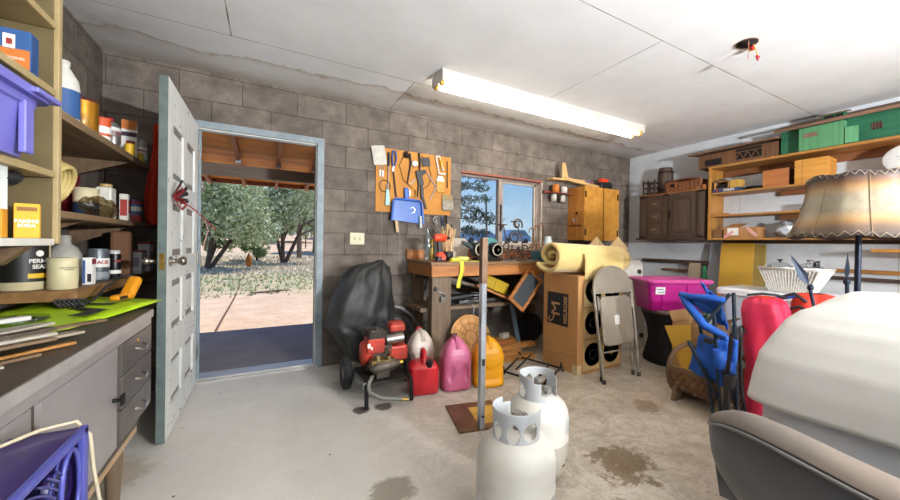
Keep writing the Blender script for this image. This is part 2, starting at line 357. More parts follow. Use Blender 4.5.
st('window_latch',B().box(2.395,2.41,y0-.03,y0-.012,1.30,1.62),mBlack,win)
b=B().box(WX0+.0,WX1,YB-.03,YB+.07,WZ0-.02,WZ0+.002);st('trim_4',b,mWW)
b=B().box(WX0-.0,WX1,YB-.004,YB+.068,WZ1-.008,WZ1+.012);st('trim_5',b,mat('red_brown_lintel','a4533a',.6,0,'7c4a3a',9))
b=B().box(WX1-.018,WX1+.0,YB,YB+.07,WZ0+.01,WZ1-.01);st('trim_6',b,mWW)
# ------------------------------------------------------------------ outside
def ground_mat():
    T_=NT('dry_dirt');p=T_.pos();s=T_.sep(p);a=T_.noise(p,.35,6,.65);b_=T_.noise(p,2.4,6,.7);c_=T_.noise(p,14,5,.75)
    base=T_.mix(T_.ramp(b_,[(.35,0.),(.65,1.)]),hexc('d6bda6'),hexc('c3a58b'))
    base=T_.mix(.7,base,T_.ramp(c_,[(.3,.7),(.68,1.15)]),'MULTIPLY')
    y=T_.math('ADD',s[1],T_.math('MULTIPLY',T_.math('SUBTRACT',b_,.5),6.))
    def band(lo,hi,soft): return T_.math('MULTIPLY',T_.math('MINIMUM',T_.math('MAXIMUM',T_.math('DIVIDE',T_.math('SUBTRACT',y,lo),soft),0),1),T_.math('MINIMUM',T_.math('MAXIMUM',T_.math('DIVIDE',T_.math('SUBTRACT',hi,y),soft),0),1))
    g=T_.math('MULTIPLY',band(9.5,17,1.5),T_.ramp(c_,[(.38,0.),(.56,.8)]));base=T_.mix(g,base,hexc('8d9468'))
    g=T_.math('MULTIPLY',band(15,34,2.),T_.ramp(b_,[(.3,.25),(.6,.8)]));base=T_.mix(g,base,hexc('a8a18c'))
    base=T_.mix(T_.math('MULTIPLY',T_.ramp(c_,[(.62,0.),(.66,.55)]),1),base,hexc('7c6146'))
    T_.l.new(base,T_.b.inputs['Base Color']);T_.b.inputs['Roughness'].default_value=.95;T_.bump(c_,.5,.04);return T_.m
def gz(x,y): return -.1+min(max(0,y-26),34)*.062+max(0,y-60)*.016+.9*min(max((x-9)/5,0),1)*min(max((y-14)/10,0),1)
b=B()
xs=[-200,-60,-30,-15,-5,0,5,15,30,50,90,200,400];ys=[3.8,5,8,12,18,26,34,45,60,80,120,200,300]
b.grid(lambda u,v:(xs[round(u*12)],ys[round(v*12)],gz(xs[round(u*12)],ys[round(v*12)])),13,13)
b.add([(-200,3.8,-.1),(400,3.8,-.1),(400,3.8,-1),(-200,3.8,-1)],[(0,1,2,3)])
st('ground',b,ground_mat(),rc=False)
# hills
def hill(x0,x1,y,h,seed,base):
    b=B()
    def fn(u,v):
        x=x0+(x1-x0)*u;z=base+(h*(.55+.45*noise.noise(V((u*5,seed,0)))+.12*noise.noise(V((u*22,seed,1)))))*v
        return (x,y+60*v,z)
    b.grid(fn,60,2);return b
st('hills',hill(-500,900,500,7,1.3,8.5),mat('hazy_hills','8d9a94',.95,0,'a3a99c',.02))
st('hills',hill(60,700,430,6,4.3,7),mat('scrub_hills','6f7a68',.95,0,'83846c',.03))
# slab, eaves, exterior skin
st('slab',B().box(-6,3.2,YB+.2,5.72,-.1,-.03),mat('porch_concrete','8e8986',.8,0,'7f7a76',3,detail=7))
mStucco=mat('outside_block','7a7066',.9,0,'6d6359',4)
st('roof',B().box(XL-.6,XR+.6,YF-.4,YB+.75,ZC+.12,ZC+.22),mat('shading_eave_wood','6d5a46',.8,0,'5a4838',3))  # unseen eave overhang added to keep sun off the window
# porch roof
mPly=wood('orange_plywood','e39a3e','9a5518','x',.6,3,5,.1);mRaf=wood('rafter_wood','9c5f38','6f3f22','y');mBeam=wood('beam_wood','6d5c4e','50423a','x')
pr=thing('porch_roof',None,None,(-.5,4.9,2.1));tag(pr,kind='structure')
def pz(y): return 2.26-(y-3.8)*.1
PX0,PX1=-6.0,1.33
b=B();b.add([(PX0,3.785,pz(3.785)),(PX1,3.785,pz(3.785)),(PX1,6.3,pz(6.3)),(PX0,6.3,pz(6.3)),(PX0,3.785,pz(3.785)+.02),(PX1,3.785,pz(3.785)+.02),(PX1,6.3,pz(6.3)+.02),(PX0,6.3,pz(6.3)+.02)],[(0,1,2,3),(7,6,5,4),(0,4,5,1),(1,5,6,2),(2,6,7,3),(3,7,4,0)])
build('plywood_deck',b,mPly,pr)
for i in range(17):
    x=.5+.4*2-i*.4
    build('rafter',B().bar((x,3.79,pz(3.79)-.045),(x,6.26,pz(6.26)-.045),.038,.09),mRaf,pr)
build('beam',B().box(PX0,PX1,4.98,5.06,1.87,pz(5.0)-.14+.0),mBeam,pr)
build('fascia',B().box(PX0,PX1,6.26,6.3,pz(6.3)-.055,pz(6.3)+.02),mRaf,pr)
for i in range(7): x=1.3-i*.4;build('rafter_tie',B().box(x-.028,x+.028,4.972,4.98,pz(5)-.12,pz(5)-.07),mSteel,pr)
for x in(-2.4,PX1-.05): build('porch_post',B().box(x-.05,x+.05,4.97,5.07,-.03,1.87),mBeam,pr)
lg=thing('porch_lamp','round caged porch lamp hanging under the beam outside the door',"lamp",(-.66,4.9,1.66))
build('lamp_globe',B().lathe((-.66,4.9,1.68),[(.001,0),(.04,.01),(.06,.04),(.055,.08),(.03,.11),(.028,.13)],16),mat('frosted_globe','d9d6cc',.3),lg)
build('cage',B().tube(arc((-.66,4.9,1.73),.07,0,360,16,'xy')[:-1],.004,5,closed=True).tube(arc((-.66,4.9,1.74),.08,200,340,10,'xz'),.004,5).cyl((-.66,4.9,1.8),(-.66,4.98,1.86),.01,n=6),mSteel,lg)
# vegetation
mBark=mat('juniper_bark','6a5a4e',.9,0,'45382f',9,(3,3,1),.4)
def leafmat(n,a,b_): 
    m=mat(n,a,.8,0,b_,1.6,lo=.4,hi=.62);m.node_tree.nodes['Principled BSDF'].inputs['Specular IOR Level'].default_value=.15;return m
mLeaf=[leafmat('juniper_leaf_sage','d2dab8','a6b78c'),leafmat('juniper_leaf_dark','abba88','869a68'),leafmat('juniper_leaf_olive','c8cfb0','a3b086')]
def foliage(b,blobs,n,size,rnd):
    for (cx,cy,cz,rx,ry,rz) in blobs:
        for i in range(n):
            th=rnd.uniform(0,2*PI);ph=math.acos(rnd.uniform(-1,1));k=rnd.uniform(.55,1.05)*(1+.3*noise.noise(V((th*1.3,ph*2,cx))))
            p=V((cx+rx*k*math.sin(ph)*math.cos(th),cy+ry*k*math.sin(ph)*math.sin(th),cz+rz*k*math.cos(ph)))
            s=size*rnd.uniform(.5,1.3);a=V((rnd.gauss(0,1),rnd.gauss(0,1),rnd.gauss(0,1))).normalized();c=a.orthogonal().normalized();d=a.cross(c)
            b.add([p,p+c*s+a*s*.4,p+a*s*1.6,p-c*s+a*s*.4,p+d*s],[(0,1,2,3),(0,2,4)])
def tree(x,y,h,w,label,m,seed,n=420,size=.11,low=.3,stems=3,name='juniper_tree'):
    rnd=random.Random(seed);z=gz(x,y);t=thing(name,label,'tree',(x,y,z),'trees beyond the yard')
    b=B();blobs=[]
    for i in range(stems):
        a=rnd.uniform(0,6.28);ex=x+math.cos(a)*w*.33*(i>0);ey=y+math.sin(a)*w*.33*(i>0);ez=z+h*rnd.uniform(.55,.75)
        mid=((x+ex)/2+rnd.uniform(-.2,.2),(y+ey)/2,z+h*.3)
        b.tube([(x+rnd.uniform(-.15,.15),y,z-.1),mid,(ex,ey,ez)],[.022*h,.016*h,.008*h],7)
        for k in range(4):
            q=V(mid).lerp(V((ex,ey,ez)),k/3);aa=rnd.uniform(0,6.28);e=q+V((math.cos(aa)*w*.3,math.sin(aa)*w*.3,h*.12));b.tube([q,e],[.014*h,.005*h],5)
    build('trunk',b,mBark,t)
    f=B()
    for i in range(11):
        a=rnd.uniform(0,6.28);rr_=w*.36*math.sqrt(rnd.random());zz=z+h*(low+(1-low)*rnd.uniform(.1,.85))
        q=w*rnd.uniform(.17,.28);blobs.append((x+math.cos(a)*rr_,y+math.sin(a)*rr_,zz,q,q,q*.85))
    foliage(f,blobs,n,size,rnd);build('foliage',f,m,t,rc=False)
for a in((-2.2,19.5,4.6,5.0,'large sage green juniper left of the doorway view, trunk in shade',mLeaf[0],1,1050,.08,.25,3),
    (.9,24,5.4,4.2,'tall juniper with a bare leaning trunk in the middle of the doorway view',mLeaf[2],2,430,.085,.3,3),
    (-.6,26.5,2.6,2.0,'low dark green bush between two junipers in the doorway view',mLeaf[1],3,800,.06,.02,2),
    (3.4,33,5.6,4.4,'juniper behind the utility pole in the doorway view',mLeaf[2],4,480,.1,.3,4),
    (8.6,35,6.2,5.0,'juniper at the right edge of the doorway view, beside the pole',mLeaf[1],5,480,.1,.22,4),
    (1.5,46,5.5,7,'distant juniper beyond the wire fence, centre of the doorway view',mLeaf[0],6,300,.22,.1,3),
    (-5.5,27,6.4,6.5,'far tall juniper behind the large sage green one',mLeaf[0],7,380,.2,.2,3),
    (9.5,55,6,9,'far round juniper on the slope behind the fence, right of the pole',mLeaf[2],8,300,.24,.1,3)): tree(*a)
# pine branch tree left in window
rnd=random.Random(31);t=thing('pine_tree','dark feathery tree filling the left pane of the window','tree',(4.0,9.6,-.1))
b=B().tube([(4.0,9.6,-.2),(4.05,9.6,2),(4.1,9.6,5.2)],[.16,.12,.03],8);f=B();bl=[]
for zz in(1.55,1.85,2.15,2.45,2.8,3.15,3.5):
    for k in range(4):
        a=[-.15,.9,2.6,4.2][k]+rnd.uniform(-.25,.25);L=1.55-.1*(zz-1.5)+rnd.uniform(-.3,.2);e=(4.1+math.cos(a)*L,9.6+math.sin(a)*L,zz+rnd.uniform(-.15,.1))
        b.tube([(4.05,9.6,zz+.1),e],[.03,.008],5)
        for j in range(6): q=.22+j*.16;bl.append((4.05+(e[0]-4.05)*q+rnd.uniform(-.15,.15),9.6+(e[1]-9.6)*q,zz+.1+(e[2]-zz-.1)*q+rnd.uniform(-.1,.1),.24,.24,.13))
build('trunk',b,mBark,t);foliage(f,bl,95,.036,rnd);build('foliage',f,leafmat('pine_leaf','5b6f58','41553f'),t,rc=False)
# pole, second pole, fence, marker, weeds, cars
mPole=mat('weathered_pole','8b7666',.85,0,'6b584b',4,(6,6,1),.2)
px,py=1.88,28.0
tag(build('utility_pole',B().cyl((px,py,gz(px,py)-.3),(px,py,8),.16,.13,14).box(px-1.1,px+1.1,py-.06,py+.06,7.3,7.42),mPole),'tall wooden utility pole seen through the doorway','pole')
tag(build('utility_pole',B().cyl((15.3,25,-.2),(15.1,25,5.2),.1,.07,12).box(14.8,15.5,24.95,25.05,4.75,4.85).box(14.95,15.0,24.95,25.05,4.85,5.0),mPole),'thin utility pole in the left pane of the window','pole')
fc=thing('wire_fence','sagging wire fence with thin dark posts beyond the trees','fence',(0,38,gz(0,38)))
rnd=random.Random(4);pts=[]
for i in range(22):
    x=-14+i*1.7;y=37+rnd.uniform(-.3,.3);z=gz(x,y);pts.append((x,y,z));build('fence_post',B().cyl((x,y,z-.2),(x+rnd.uniform(-.04,.04),y,z+1.25),.05,n=6),mPole,fc)
b=B()
for h in(.3,.6,.9,1.15): b.tube([(x,y,z+h) for x,y,z in pts],.012,4)
build('fence_wire',b,mBlkIron,fc)
tag(build('marker_stake',B().lathe((-.78,20.6,-.1),[(.05,0),(.12,.1),(.14,.3),(.09,.5),(.001,.72)],10),mat('rusty_orange','b8702c',.7,0,'8c4d20',6)),'rusty orange pointed stake standing in the dry weeds','stake')
b=B();rnd=random.Random(8)
hp=[(-.79+.2*(20-y)/13+.02*math.sin(y*.8),y,-.085) for y in range(20,5,-1)]
tag(build('garden_hose',B().tube(hp,.014,6),mat('dark_hose','5d4336',.7)),'dark hose running over the bare dirt to the orange stake','hose')
b=B()
for i in range(5200):
    y=9.5+(rnd.random()**.8)*20;x=rnd.uniform(-1.3-.12*y,.9+.25*y);h=rnd.uniform(.035,.11)*(1 if y<15 else 1.3);z=gz(x,y);mi=0 if (y<15.5 and rnd.random()<.6) else 1
    for k in range(3):
        a=rnd.uniform(0,6.28);w=.012+.0006*y;q=rnd.uniform(.03,.09);b.add([(x-w*math.sin(a),y+w*math.cos(a),z),(x+w*math.sin(a),y-w*math.cos(a),z),(x+q*math.cos(a),y+q*math.sin(a),z+h)],[(0,1,2)],mi)
o=build('dry_weeds',b,[mat('green_weed','a3b586',.9,0,'8fa872',2),mat('straw_weed','d9d2bf',.9,0,'c6bb9c',2)],rc=False);tag(o,'short dry weeds and green tufts across the sandy yard','weeds',kind='stuff')
tag(build('fallen_branch',B().tube([(-.35,9.9,-.06),(.1,10,-.05),(.5,10.2,-.06)],[.02,.03,.012],6).tube([(.1,10,-.05),(.3,9.85,.0)],[.015,.006],5),mPole),'small grey branch lying on the dirt in front of the weeds','branch')
mCarB=mat('blue_car_paint','5f8fc0',.3,.1,'5684b4',3,coat=.6);mTyre=mat('tyre_rubber','1a1a1b',.8);mCG=mat('tinted_glass','5b7488',.1,0,coat=.5)
def car(x,y,rz,label,van):
    z=gz(x,y);t=thing('car',label,'car',(x,y,z),'cars parked beyond the window');X=T(x,y,z,rz)
    prof=[(-2.2,.35),(-2.25,.8),(-1.5,.98),(-.75,1.6 if van else 1.42),(1.2,1.64 if van else 1.42),(1.95,1.02),(2.2,.9),(2.2,.35)]
    Xr=X@Matrix.Rotation(PI/2,4,'X');b=B(Xr).prism(prof,1.7,z0=-.85);build('body',b,mCarB,t,bevel=.06)
    b=B(Xr);b.prism([(-1.38,1.0),(-.72,1.5 if van else 1.34),(1.12,1.54 if van else 1.34),(1.75,1.02)],1.72,z0=-.86);build('windows',b,mCG,t)
    for wx in(-1.4,1.35):
        for wy in(-.8,.8): build('wheel',B(X).lathe((wx,wy,.34),[(.2,-.1),(.34,-.1),(.34,.1),(.2,.1)],18,axis='y'),mTyre,t)
car(18.8,33,12,'left of two blue cars parked beyond the window',0)
car(23.8,33.6,8,'right of two blue cars parked beyond the window',1)
# ------------------------------------------------------------------ light
w=bpy.data.worlds.new('sky');S.world=w;w.use_nodes=True;nt=w.node_tree
bg=nt.nodes['Background'];tc=nt.nodes.new('ShaderNodeTexCoord');sp=nt.nodes.new('ShaderNodeSeparateXYZ');nt.links.new(tc.outputs['Generated'],sp.inputs[0])
rp=nt.nodes.new('ShaderNodeValToRGB');nt.links.new(sp.outputs[2],rp.inputs[0]);e=rp.color_ramp.elements
e[0].position=.0;e[0].color=hexc('dfeaf6');e[1].position=.45;e[1].color=hexc('4f86d6')
x=e.new(.1);x.color=hexc('c3dbf5');x=e.new(.22);x.color=hexc('92bff0')
mp=nt.nodes.new('ShaderNodeMapping');nt.links.new(tc.outputs['Generated'],mp.inputs[0]);mp.inputs['Scale'].default_value=(1.2,1.2,7);mp.inputs['Rotation'].default_value=(0,.1,0)
nz=nt.nodes.new('ShaderNodeTexNoise');nt.links.new(mp.outputs[0],nz.inputs[0]);nz.inputs['Scale'].default_value=1.7;nz.inputs['Detail'].default_value=6
cr=nt.nodes.new('ShaderNodeValToRGB');nt.links.new(nz.outputs[0],cr.inputs[0]);cr.color_ramp.elements[0].position=.5;cr.color_ramp.elements[1].position=.75;cr.color_ramp.elements[0].color=(0,0,0,1);cr.color_ramp.elements[1].color=(.6,.6,.6,1)
mx=nt.nodes.new('ShaderNodeMix');mx.data_type='RGBA';nt.links.new(cr.outputs[0],mx.inputs[0]);nt.links.new(rp.outputs[0],mx.inputs[6]);mx.inputs[7].default_value=(.95,.97,1,1)
nt.links.new(mx.outputs[2],bg.inputs[0]);bg.inputs[1].default_value=1.15
def light(name,typ,loc,e,col=(1,1,1),**k):
    l=bpy.data.lights.new(name,typ);l.energy=e;l.color=col
    for a,c in k.items(): setattr(l,a,c)
    o=bpy.data.objects.new(name,l);COL.objects.link(o);o.location=loc;return o
sun=light('sun','SUN',(0,0,30),5.2,(1,.95,.86),angle=R(.6));sun.rotation_euler=V((.3,.3,1)).to_track_quat('Z','Y').to_euler()
# ------------------------------------------------------------------ fluorescent fixtures
mTube=mat('lit_fluorescent_tube','ffffff',.4,emit='fff6e8',es=26);mTube2=mat('dim_fluorescent_tube','fff3df',.4,emit='ffe9c8',es=1.4);mTube3=mat('added_fixture_tube','ffffff',.4,emit='fff3dd',es=14);mFix=mat('fixture_enamel','dcd8cf',.45,0,'c2bcaf',6);mYell=mat('aged_socket','c79a3c',.5)
def fixture(x0,x1,y0,y1,label,both):
    t=thing('fluorescent_light',label,'ceiling light',((x0+x1)/2,(y0+y1)/2,ZC-.10),'ceiling lights');yc=(y0+y1)/2
    def fx(): return None
    b=B(Matrix.Translation((0,0,0)));b.prism([(y0+.03,ZC),(y1-.03,ZC),(y1-.055,ZC-.055),(y0+.055,ZC-.055)],x1-x0,xf=Matrix(((0,0,1,x0),(1,0,0,0),(0,1,0,0),(0,0,0,1))))
    build('housing',b,mFix,t,bevel=.003)
    for x in(x0,x1): build('end_plate',B().box(x-.006,x+.006,y0+.02,y1-.02,ZC-.085,ZC),mFix,t,bevel=.002)
    for y,m in((y0+.075,mTube2),(y1-.075,mTube3 if both else mTube)):
        build('tube',B().cyl((x0+.03,y,ZC-.085),(x1-.03,y,ZC-.085),.019,n=14),m,t)
        for x in(x0+.012,x1-.012): build('socket',B().box(x-.014,x+.014,y-.017,y+.017,ZC-.11,ZC-.03),mYell,t,bevel=.003)
fixture(1.13,3.53,2.50,2.75,'long twin tube fluorescent light on the white ceiling, front tube dim',0)
fixture(1.0,3.4,-1.3,-1.05,'unseen second fluorescent light added on the ceiling behind the camera',1)  # fixture out of view, added to brighten the room
# added unseen to brighten the room: sunlit concrete apron and tripod work light
st('added_driveway',B().box(-8,12,-16,YF-.15,-.16,-.02),mat('bounce_concrete','cfcabf',.85,0,'bdb7aa',3))  # pale slab out of view, added to bounce sun onto the ceiling
wl=thing('added_work_light','unseen tripod work light added behind the camera to brighten the ceiling','work light',(2.0,-2.2,0))
for a in(90,210,330): build('leg',B().cyl((2.0,-2.2,.7),(2.0+.4*math.cos(R(a)),-2.2+.4*math.sin(R(a)),.01),.01,n=8),mBlkIron,wl)
build('pole',B().cyl((2.0,-2.2,.6),(2.0,-2.2,1.42),.012,n=8),mBlkIron,wl)
build('lamp_head',B().box(1.82,2.18,-2.3,-2.1,1.42,1.46),mYell,wl,bevel=.01)
a=light('added_work_light_beam','AREA',(2.0,-2.2,1.5),WLE,(.95,.97,1),shape='RECTANGLE',size=.3,size_y=.16);a.rotation_euler=V((-.22,.62,1)).to_track_quat('-Z','Y').to_euler();a.parent=None
# ceiling hole
h=thing('open_ceiling_box','dark open ceiling box with wires and red wire nuts','junction box',(2.65,1.17,ZC))
build('box_rim',B().lathe((2.66,1.17,ZC-.006),[(.055,.004),(.062,0),(.062,.006)],24),mat('burnt_rim','6b4a2a',.8),h)
build('box_hollow',B().lathe((2.66,1.17,ZC-.004),[(.001,.001),(.056,.001),(.056,.003)],24),mDarkHole,h)
build('wire_nut',B().cyl((2.72,1.16,ZC-.03),(2.70,1.16,ZC-.01),.009,.013,8),mRed,h);build('wire_nut',B().cyl((2.715,1.13,ZC-.115),(2.715,1.13,ZC-.09),.006,.012,8).bar((2.695,1.13,ZC-.09),(2.735,1.13,ZC-.09),.012,.006),mRed,h)
build('wire',B().tube([(2.7,1.15,ZC-.005),(2.72,1.14,ZC-.05),(2.715,1.13,ZC-.09)],.003,5),mat('yellow_wire','d0a63c',.5),h)
build('wire',B().tube([(2.64,1.15,ZC-.003),(2.635,1.15,ZC-.12)],.0025,5),mat('copper_wire','b97a5a',.4,.4),h)
build('wire_clamp',B().box(2.72,2.75,1.16,1.19,ZC-.025,ZC-.002),mat('yellow_clamp','d39b3a',.5),h,bevel=.003)
# ================================================================== LEFT SIDE
def lab(name,b,m,par,**k): return build(name,b,m,par,**k)
def tin(x,y,z,r,h,bodym,label,cat='can',name='tin_can',cap=None,capm=None,bands=(),group=None,neck=None,shape=None):
    """cylinder container: body, printed wrap, cap"""
    t=thing(name,label,cat,(x,y,z),group)
    prof=shape or [(r*.96,0),(r,.004),(r,h-.004),(r*.96,h)]
    build('body',B().lathe((x,y,z),prof,24),bodym,t)
    for z0,z1,m in bands: build('paper_wrap',B().lathe((x,y,z),[(r+.0008,z0),(r+.0008,z1)],24),m,t)
    if cap: build('cap',B().lathe((x,y,z+h),[(cap[0],-.001),(cap[0],cap[1]*.9),(cap[0]*.85,cap[1])],16),capm or mWhite,t)
    return t
def carton(x0,x1,y0,y1,z0,z1,m,label,cat='box',name='carton',marks=(),rz=0,group=None,bev=.002):
    """marks: list of (face,u0,u1,v0,v1,mat) with u,v fractions; face 'f' = -y side, 'r' = +x side"""
    cx,cy=(x0+x1)/2,(y0+y1)/2;t=thing(name,label,cat,(cx,cy,z0),group);X=T(cx,cy,z0,rz);hx,hy,h=(x1-x0)/2,(y1-y0)/2,z1-z0
    build('body',B(X).box(-hx,hx,-hy,hy,0,h),m,t,bevel=bev)
    for face,u0,u1,v0,v1,mm in marks:
        b=B(X)
        if face=='f': b.box(-hx+2*hx*u0,-hx+2*hx*u1,-hy-.001,-hy+.002,h*v0,h*v1)
        else: b.box(hx-.002,hx+.001,-hy+2*hy*u0,-hy+2*hy*u1,h*v0,h*v1)
        build('printed_panel',b,mm,t)
    return t,X,hx,hy,h
def tx(X,pos,xd,yd): # text frame inside transform X
    M=FR(pos,xd,yd);return X@M
# --- tan bookcase on the wall
mTan=mat('tan_enamel','6b5d3e',.5,0,'594d32',5);mTanL=mat('tan_enamel_edge','a8946a',.5,0,'917e55',5)
YN,YF2=.55,1.765;XF=-.6
bc=thing('metal_bookcase','tan metal bookcase with adjustable shelves over the left counter','bookcase',(-.81,1.15,1.115))
build('side_panel',B().box(XL+.004,XF-.012,YF2-.03,YF2-.012,1.115,2.44),mTan,bc)
build('side_panel',B().box(XL+.004,XF-.012,YN,YN+.018,1.115,2.44),mTan,bc)
build('front_lip',B().box(XF-.014,XF,YF2-.022,YF2,1.115,2.44),mTanL,bc,bevel=.002)
build('back_panel',B().box(XL+.002,XL+.01,YN,YF2,1.115,2.44),mTan,bc)
b=B()
for i in range(52): b.box(-.83,-.815,YF2-.034,YF2-.029,1.16+i*.024,1.172+i*.024)
build('slotted_strip',B().box(-.835,-.81,YF2-.033,YF2-.03,1.14,2.42),mTanL,bc);build('slots',b,mDarkHole,bc)
for z,m in((1.132,mat('white_enamel_shelf','d9d5cb',.5)),(1.352,mTanL),(1.618,mTanL),(1.835,mTanL),(2.1,mTanL)):
    build('shelf',B().box(XL+.01,XF-.002,YN+.018,YF2-.034,z-.022,z),m,bc,bevel=.003)
# cleats under bookcase
tag(build('wall_cleat',B().box(XL+.002,-.68,1.62,1.66,1.05,1.108).add([(-.68,1.62,1.05),(-.68,1.62,1.108),(-.62,1.62,1.108),(-.68,1.66,1.05),(-.68,1.66,1.108),(-.62,1.66,1.108)],[(0,1,2),(5,4,3),(0,2,5,3)]).box(XL+.002,XL+.04,.6,1.62,1.05,1.108),mOldY),'rust stained wooden cleat carrying the tan bookcase','cleat')
# things on bookcase shelves
t=thing('paper_tube','bundle of white rolled tubes on the high bookcase shelf','tube',(-.68,1.5,1.836))
for i,(dx,dz) in enumerate(((0,.02),(.041,.02),(.02,.056))): build('tube',B().cyl((-.73+dx,1.2,1.835+dz),(-.73+dx,1.66,1.835+dz),.0195,n=14),mPaper,t)
t,X,hx,hy,h=carton(-.69,-.607,1.59,1.64,1.6185,1.735,mInkB,'blue and orange cardboard box of parts on the upper bookcase shelf',marks=[('f',.02,.98,.04,.52,mat('printed_orange','c46f2a',.6)),('f',.36,.64,.48,.86,mInkW),('f',.43,.58,.6,.75,mInkR),('r',.1,.9,.05,.95,mat('printed_blue_dark','1c4478',.6))],rz=3,bev=.001)
text('ACCESSORIES',.010,mInkW,tx(X,(0,-hy-.002,h*.28),(1,0,0),(0,0,1)),t)
tag(build('price_tag',B().box(-.66,-.61,1.66,1.70,1.619,1.621),mPaper),'loose white tag on the upper bookcase shelf','tag')
# purple bin
mPur=mat('lavender_plastic','6f6db8',.45,0,'605da6',3)
pb=thing('storage_bin','lavender plastic storage bin with a lid on the bookcase','storage bin',(-.78,1.32,1.353))
def rr4(x0,x1,y0,y1,r,n=4):
    out=[]
    for cx,cy,a0 in((x1-r,y1-r,0),(x0+r,y1-r,90),(x0+r,y0+r,180),(x1-r,y0+r,270)):
        for i in range(n+1):
            a=R(a0+90*i/n);out.append((cx+r*math.cos(a),cy+r*math.sin(a)))
    return out
def tub(b,rings,closed=True,mi=0):  # rings: list of (x0,x1,y0,y1,r,z)
    vs=[];n=None
    for x0,x1,y0,y1,r,z in rings:
        p=rr4(x0,x1,y0,y1,r);n=len(p);vs+=[(x,y,z) for x,y in p]
    fs=[(i*n+k,i*n+(k+1)%n,(i+1)*n+(k+1)%n,(i+1)*n+k) for i in range(len(rings)-1) for k in range(n)]
    b.add(vs,fs,mi,False);
    if closed: b.add(vs[:n],[tuple(range(n))[::-1]],mi);b.add(vs[-n:],[tuple(range(n))],mi)
    return b
b=tub(B(),[(-.94,-.585,1.10,1.525,.04,1.353),(-.955,-.57,1.08,1.53,.045,1.49),(-.965,-.56,1.07,1.54,.045,1.492),(-.965,-.56,1.07,1.54,.045,1.515)])
b.box(-.57,-.555,1.15,1.19,1.36,1.5).box(-.57,-.555,1.44,1.48,1.36,1.5)
build('bin_body',b,mPur,pb,bevel=.003)
b=tub(B(),[(-.985,-.54,1.05,1.555,.05,1.512),(-.985,-.54,1.05,1.555,.05,1.53),(-.97,-.555,1.065,1.545,.05,1.548),(-.94,-.585,1.095,1.52,.04,1.55),(-.94,-.585,1.095,1.52,.04,1.542)])
b.box(-.56,-.525,1.42,1.545,1.518,1.532)
build('lid',b,mPur,pb,bevel=.003)
# black tray & papers hung under
t=thing('tray_stack','stack of white trays held in a black holder under the bookcase shelf','tray',(-.68,1.40,1.27))
for i in range(5): build('tray',B().tube([(-.9,1.30+i*.004,1.318-i*.009),(-.70,1.40,1.318-i*.009),(-.625,1.50,1.312-i*.009)],.0042,6),mWhite,t)
build('holder',B().tube([(-.9,1.34,1.30),(-.70,1.45,1.30),(-.63,1.56,1.298),(-.64,1.60,1.31)],.02,8),mBlack,t)
tag(build('paper_stack',B().box(-.72,-.625,1.50,1.535,1.212,1.329),mat('pale_carton','dde4e2',.7)),'pale white stack of papers clipped under the bookcase shelf','papers')
mBS=mat('baking_box','d69a2c',.65,0,'c4841f',6)
t,X,hx,hy,h=carton(-.705,-.665,1.60,1.64,1.1325,1.222,mBS,'orange yellow carton with its plain side turned, on the white shelf',marks=[('f',.1,.9,.1,.16,mat('brown_ink','8a5a1f',.6)),('f',.1,.9,.3,.33,mat('brown_ink','8a5a1f',.6)),('f',.1,.9,.5,.53,mat('brown_ink','8a5a1f',.6))],rz=6)
t,X,hx,hy,h=carton(-.66,-.61,1.64,1.68,1.1325,1.237,mat('soda_box','e3a92c',.65,0,'dda025',6),'bright yellow baking soda box on the white bookcase shelf',marks=[('f',.12,.9,.78,.9,mat('brown_ink','8a5a1f',.6))],rz=16)
text('BAKING\nSODA',.013,mInkW,tx(X,(0,-hy-.001,h*.42),(1,0,0),(0,0,1)),t,bold=.0006)
# --- wooden shelves A B C on the wall
def shelf(x1,y0,y1,z,label,th=.03):
    return tag(build('wooden_shelf',B().box(XL+.002,x1,y0,y1,z-th,z),mPineY if z<1 else mOldY,bevel=.003),label,'shelf','rough wooden shelves on the left wall')
def shelf_t(x1,y0,y1,z,label,th,m,brs):
    t=thing('wooden_shelf',label,'shelf',((XL+x1)/2,(y0+y1)/2,z-th),'rough wooden shelves on the left wall')
    build('board',B().box(XL+.002,x1,y0,y1,z-th,z),m,t,bevel=.003)
    for y in brs: build('support',B().add([(XL+.002,y,z-th),(x1-.04,y,z-th),(XL+.002,y,z-th-.12),(XL+.002,y+.02,z-th),(x1-.04,y+.02,z-th),(XL+.002,y+.02,z-th-.12)],[(0,1,2),(5,4,3),(0,2,5,3),(1,4,5,2),(0,3,4,1)]),mOldY,t)
    return t
mShelf=wood('grey_brown_shelf','8d7456','5d4933','y')
shelf_t(-.70,1.77,3.30,1.637,'top rough wooden shelf of cans and bottles beside the open door',.035,mShelf,(2.1,3.0))
shelf_t(-.70,1.77,3.30,1.243,'middle wooden shelf with a coil in a plastic bag beside the door',.028,mShelf,(2.4,3.1))
shelf_t(-.70,2.205,3.52,.912,'lowest thick wooden shelf of paint and tubs beside the door',.045,wood('warm_shelf','8f6a3e','6b4a27','y'),(2.9,))
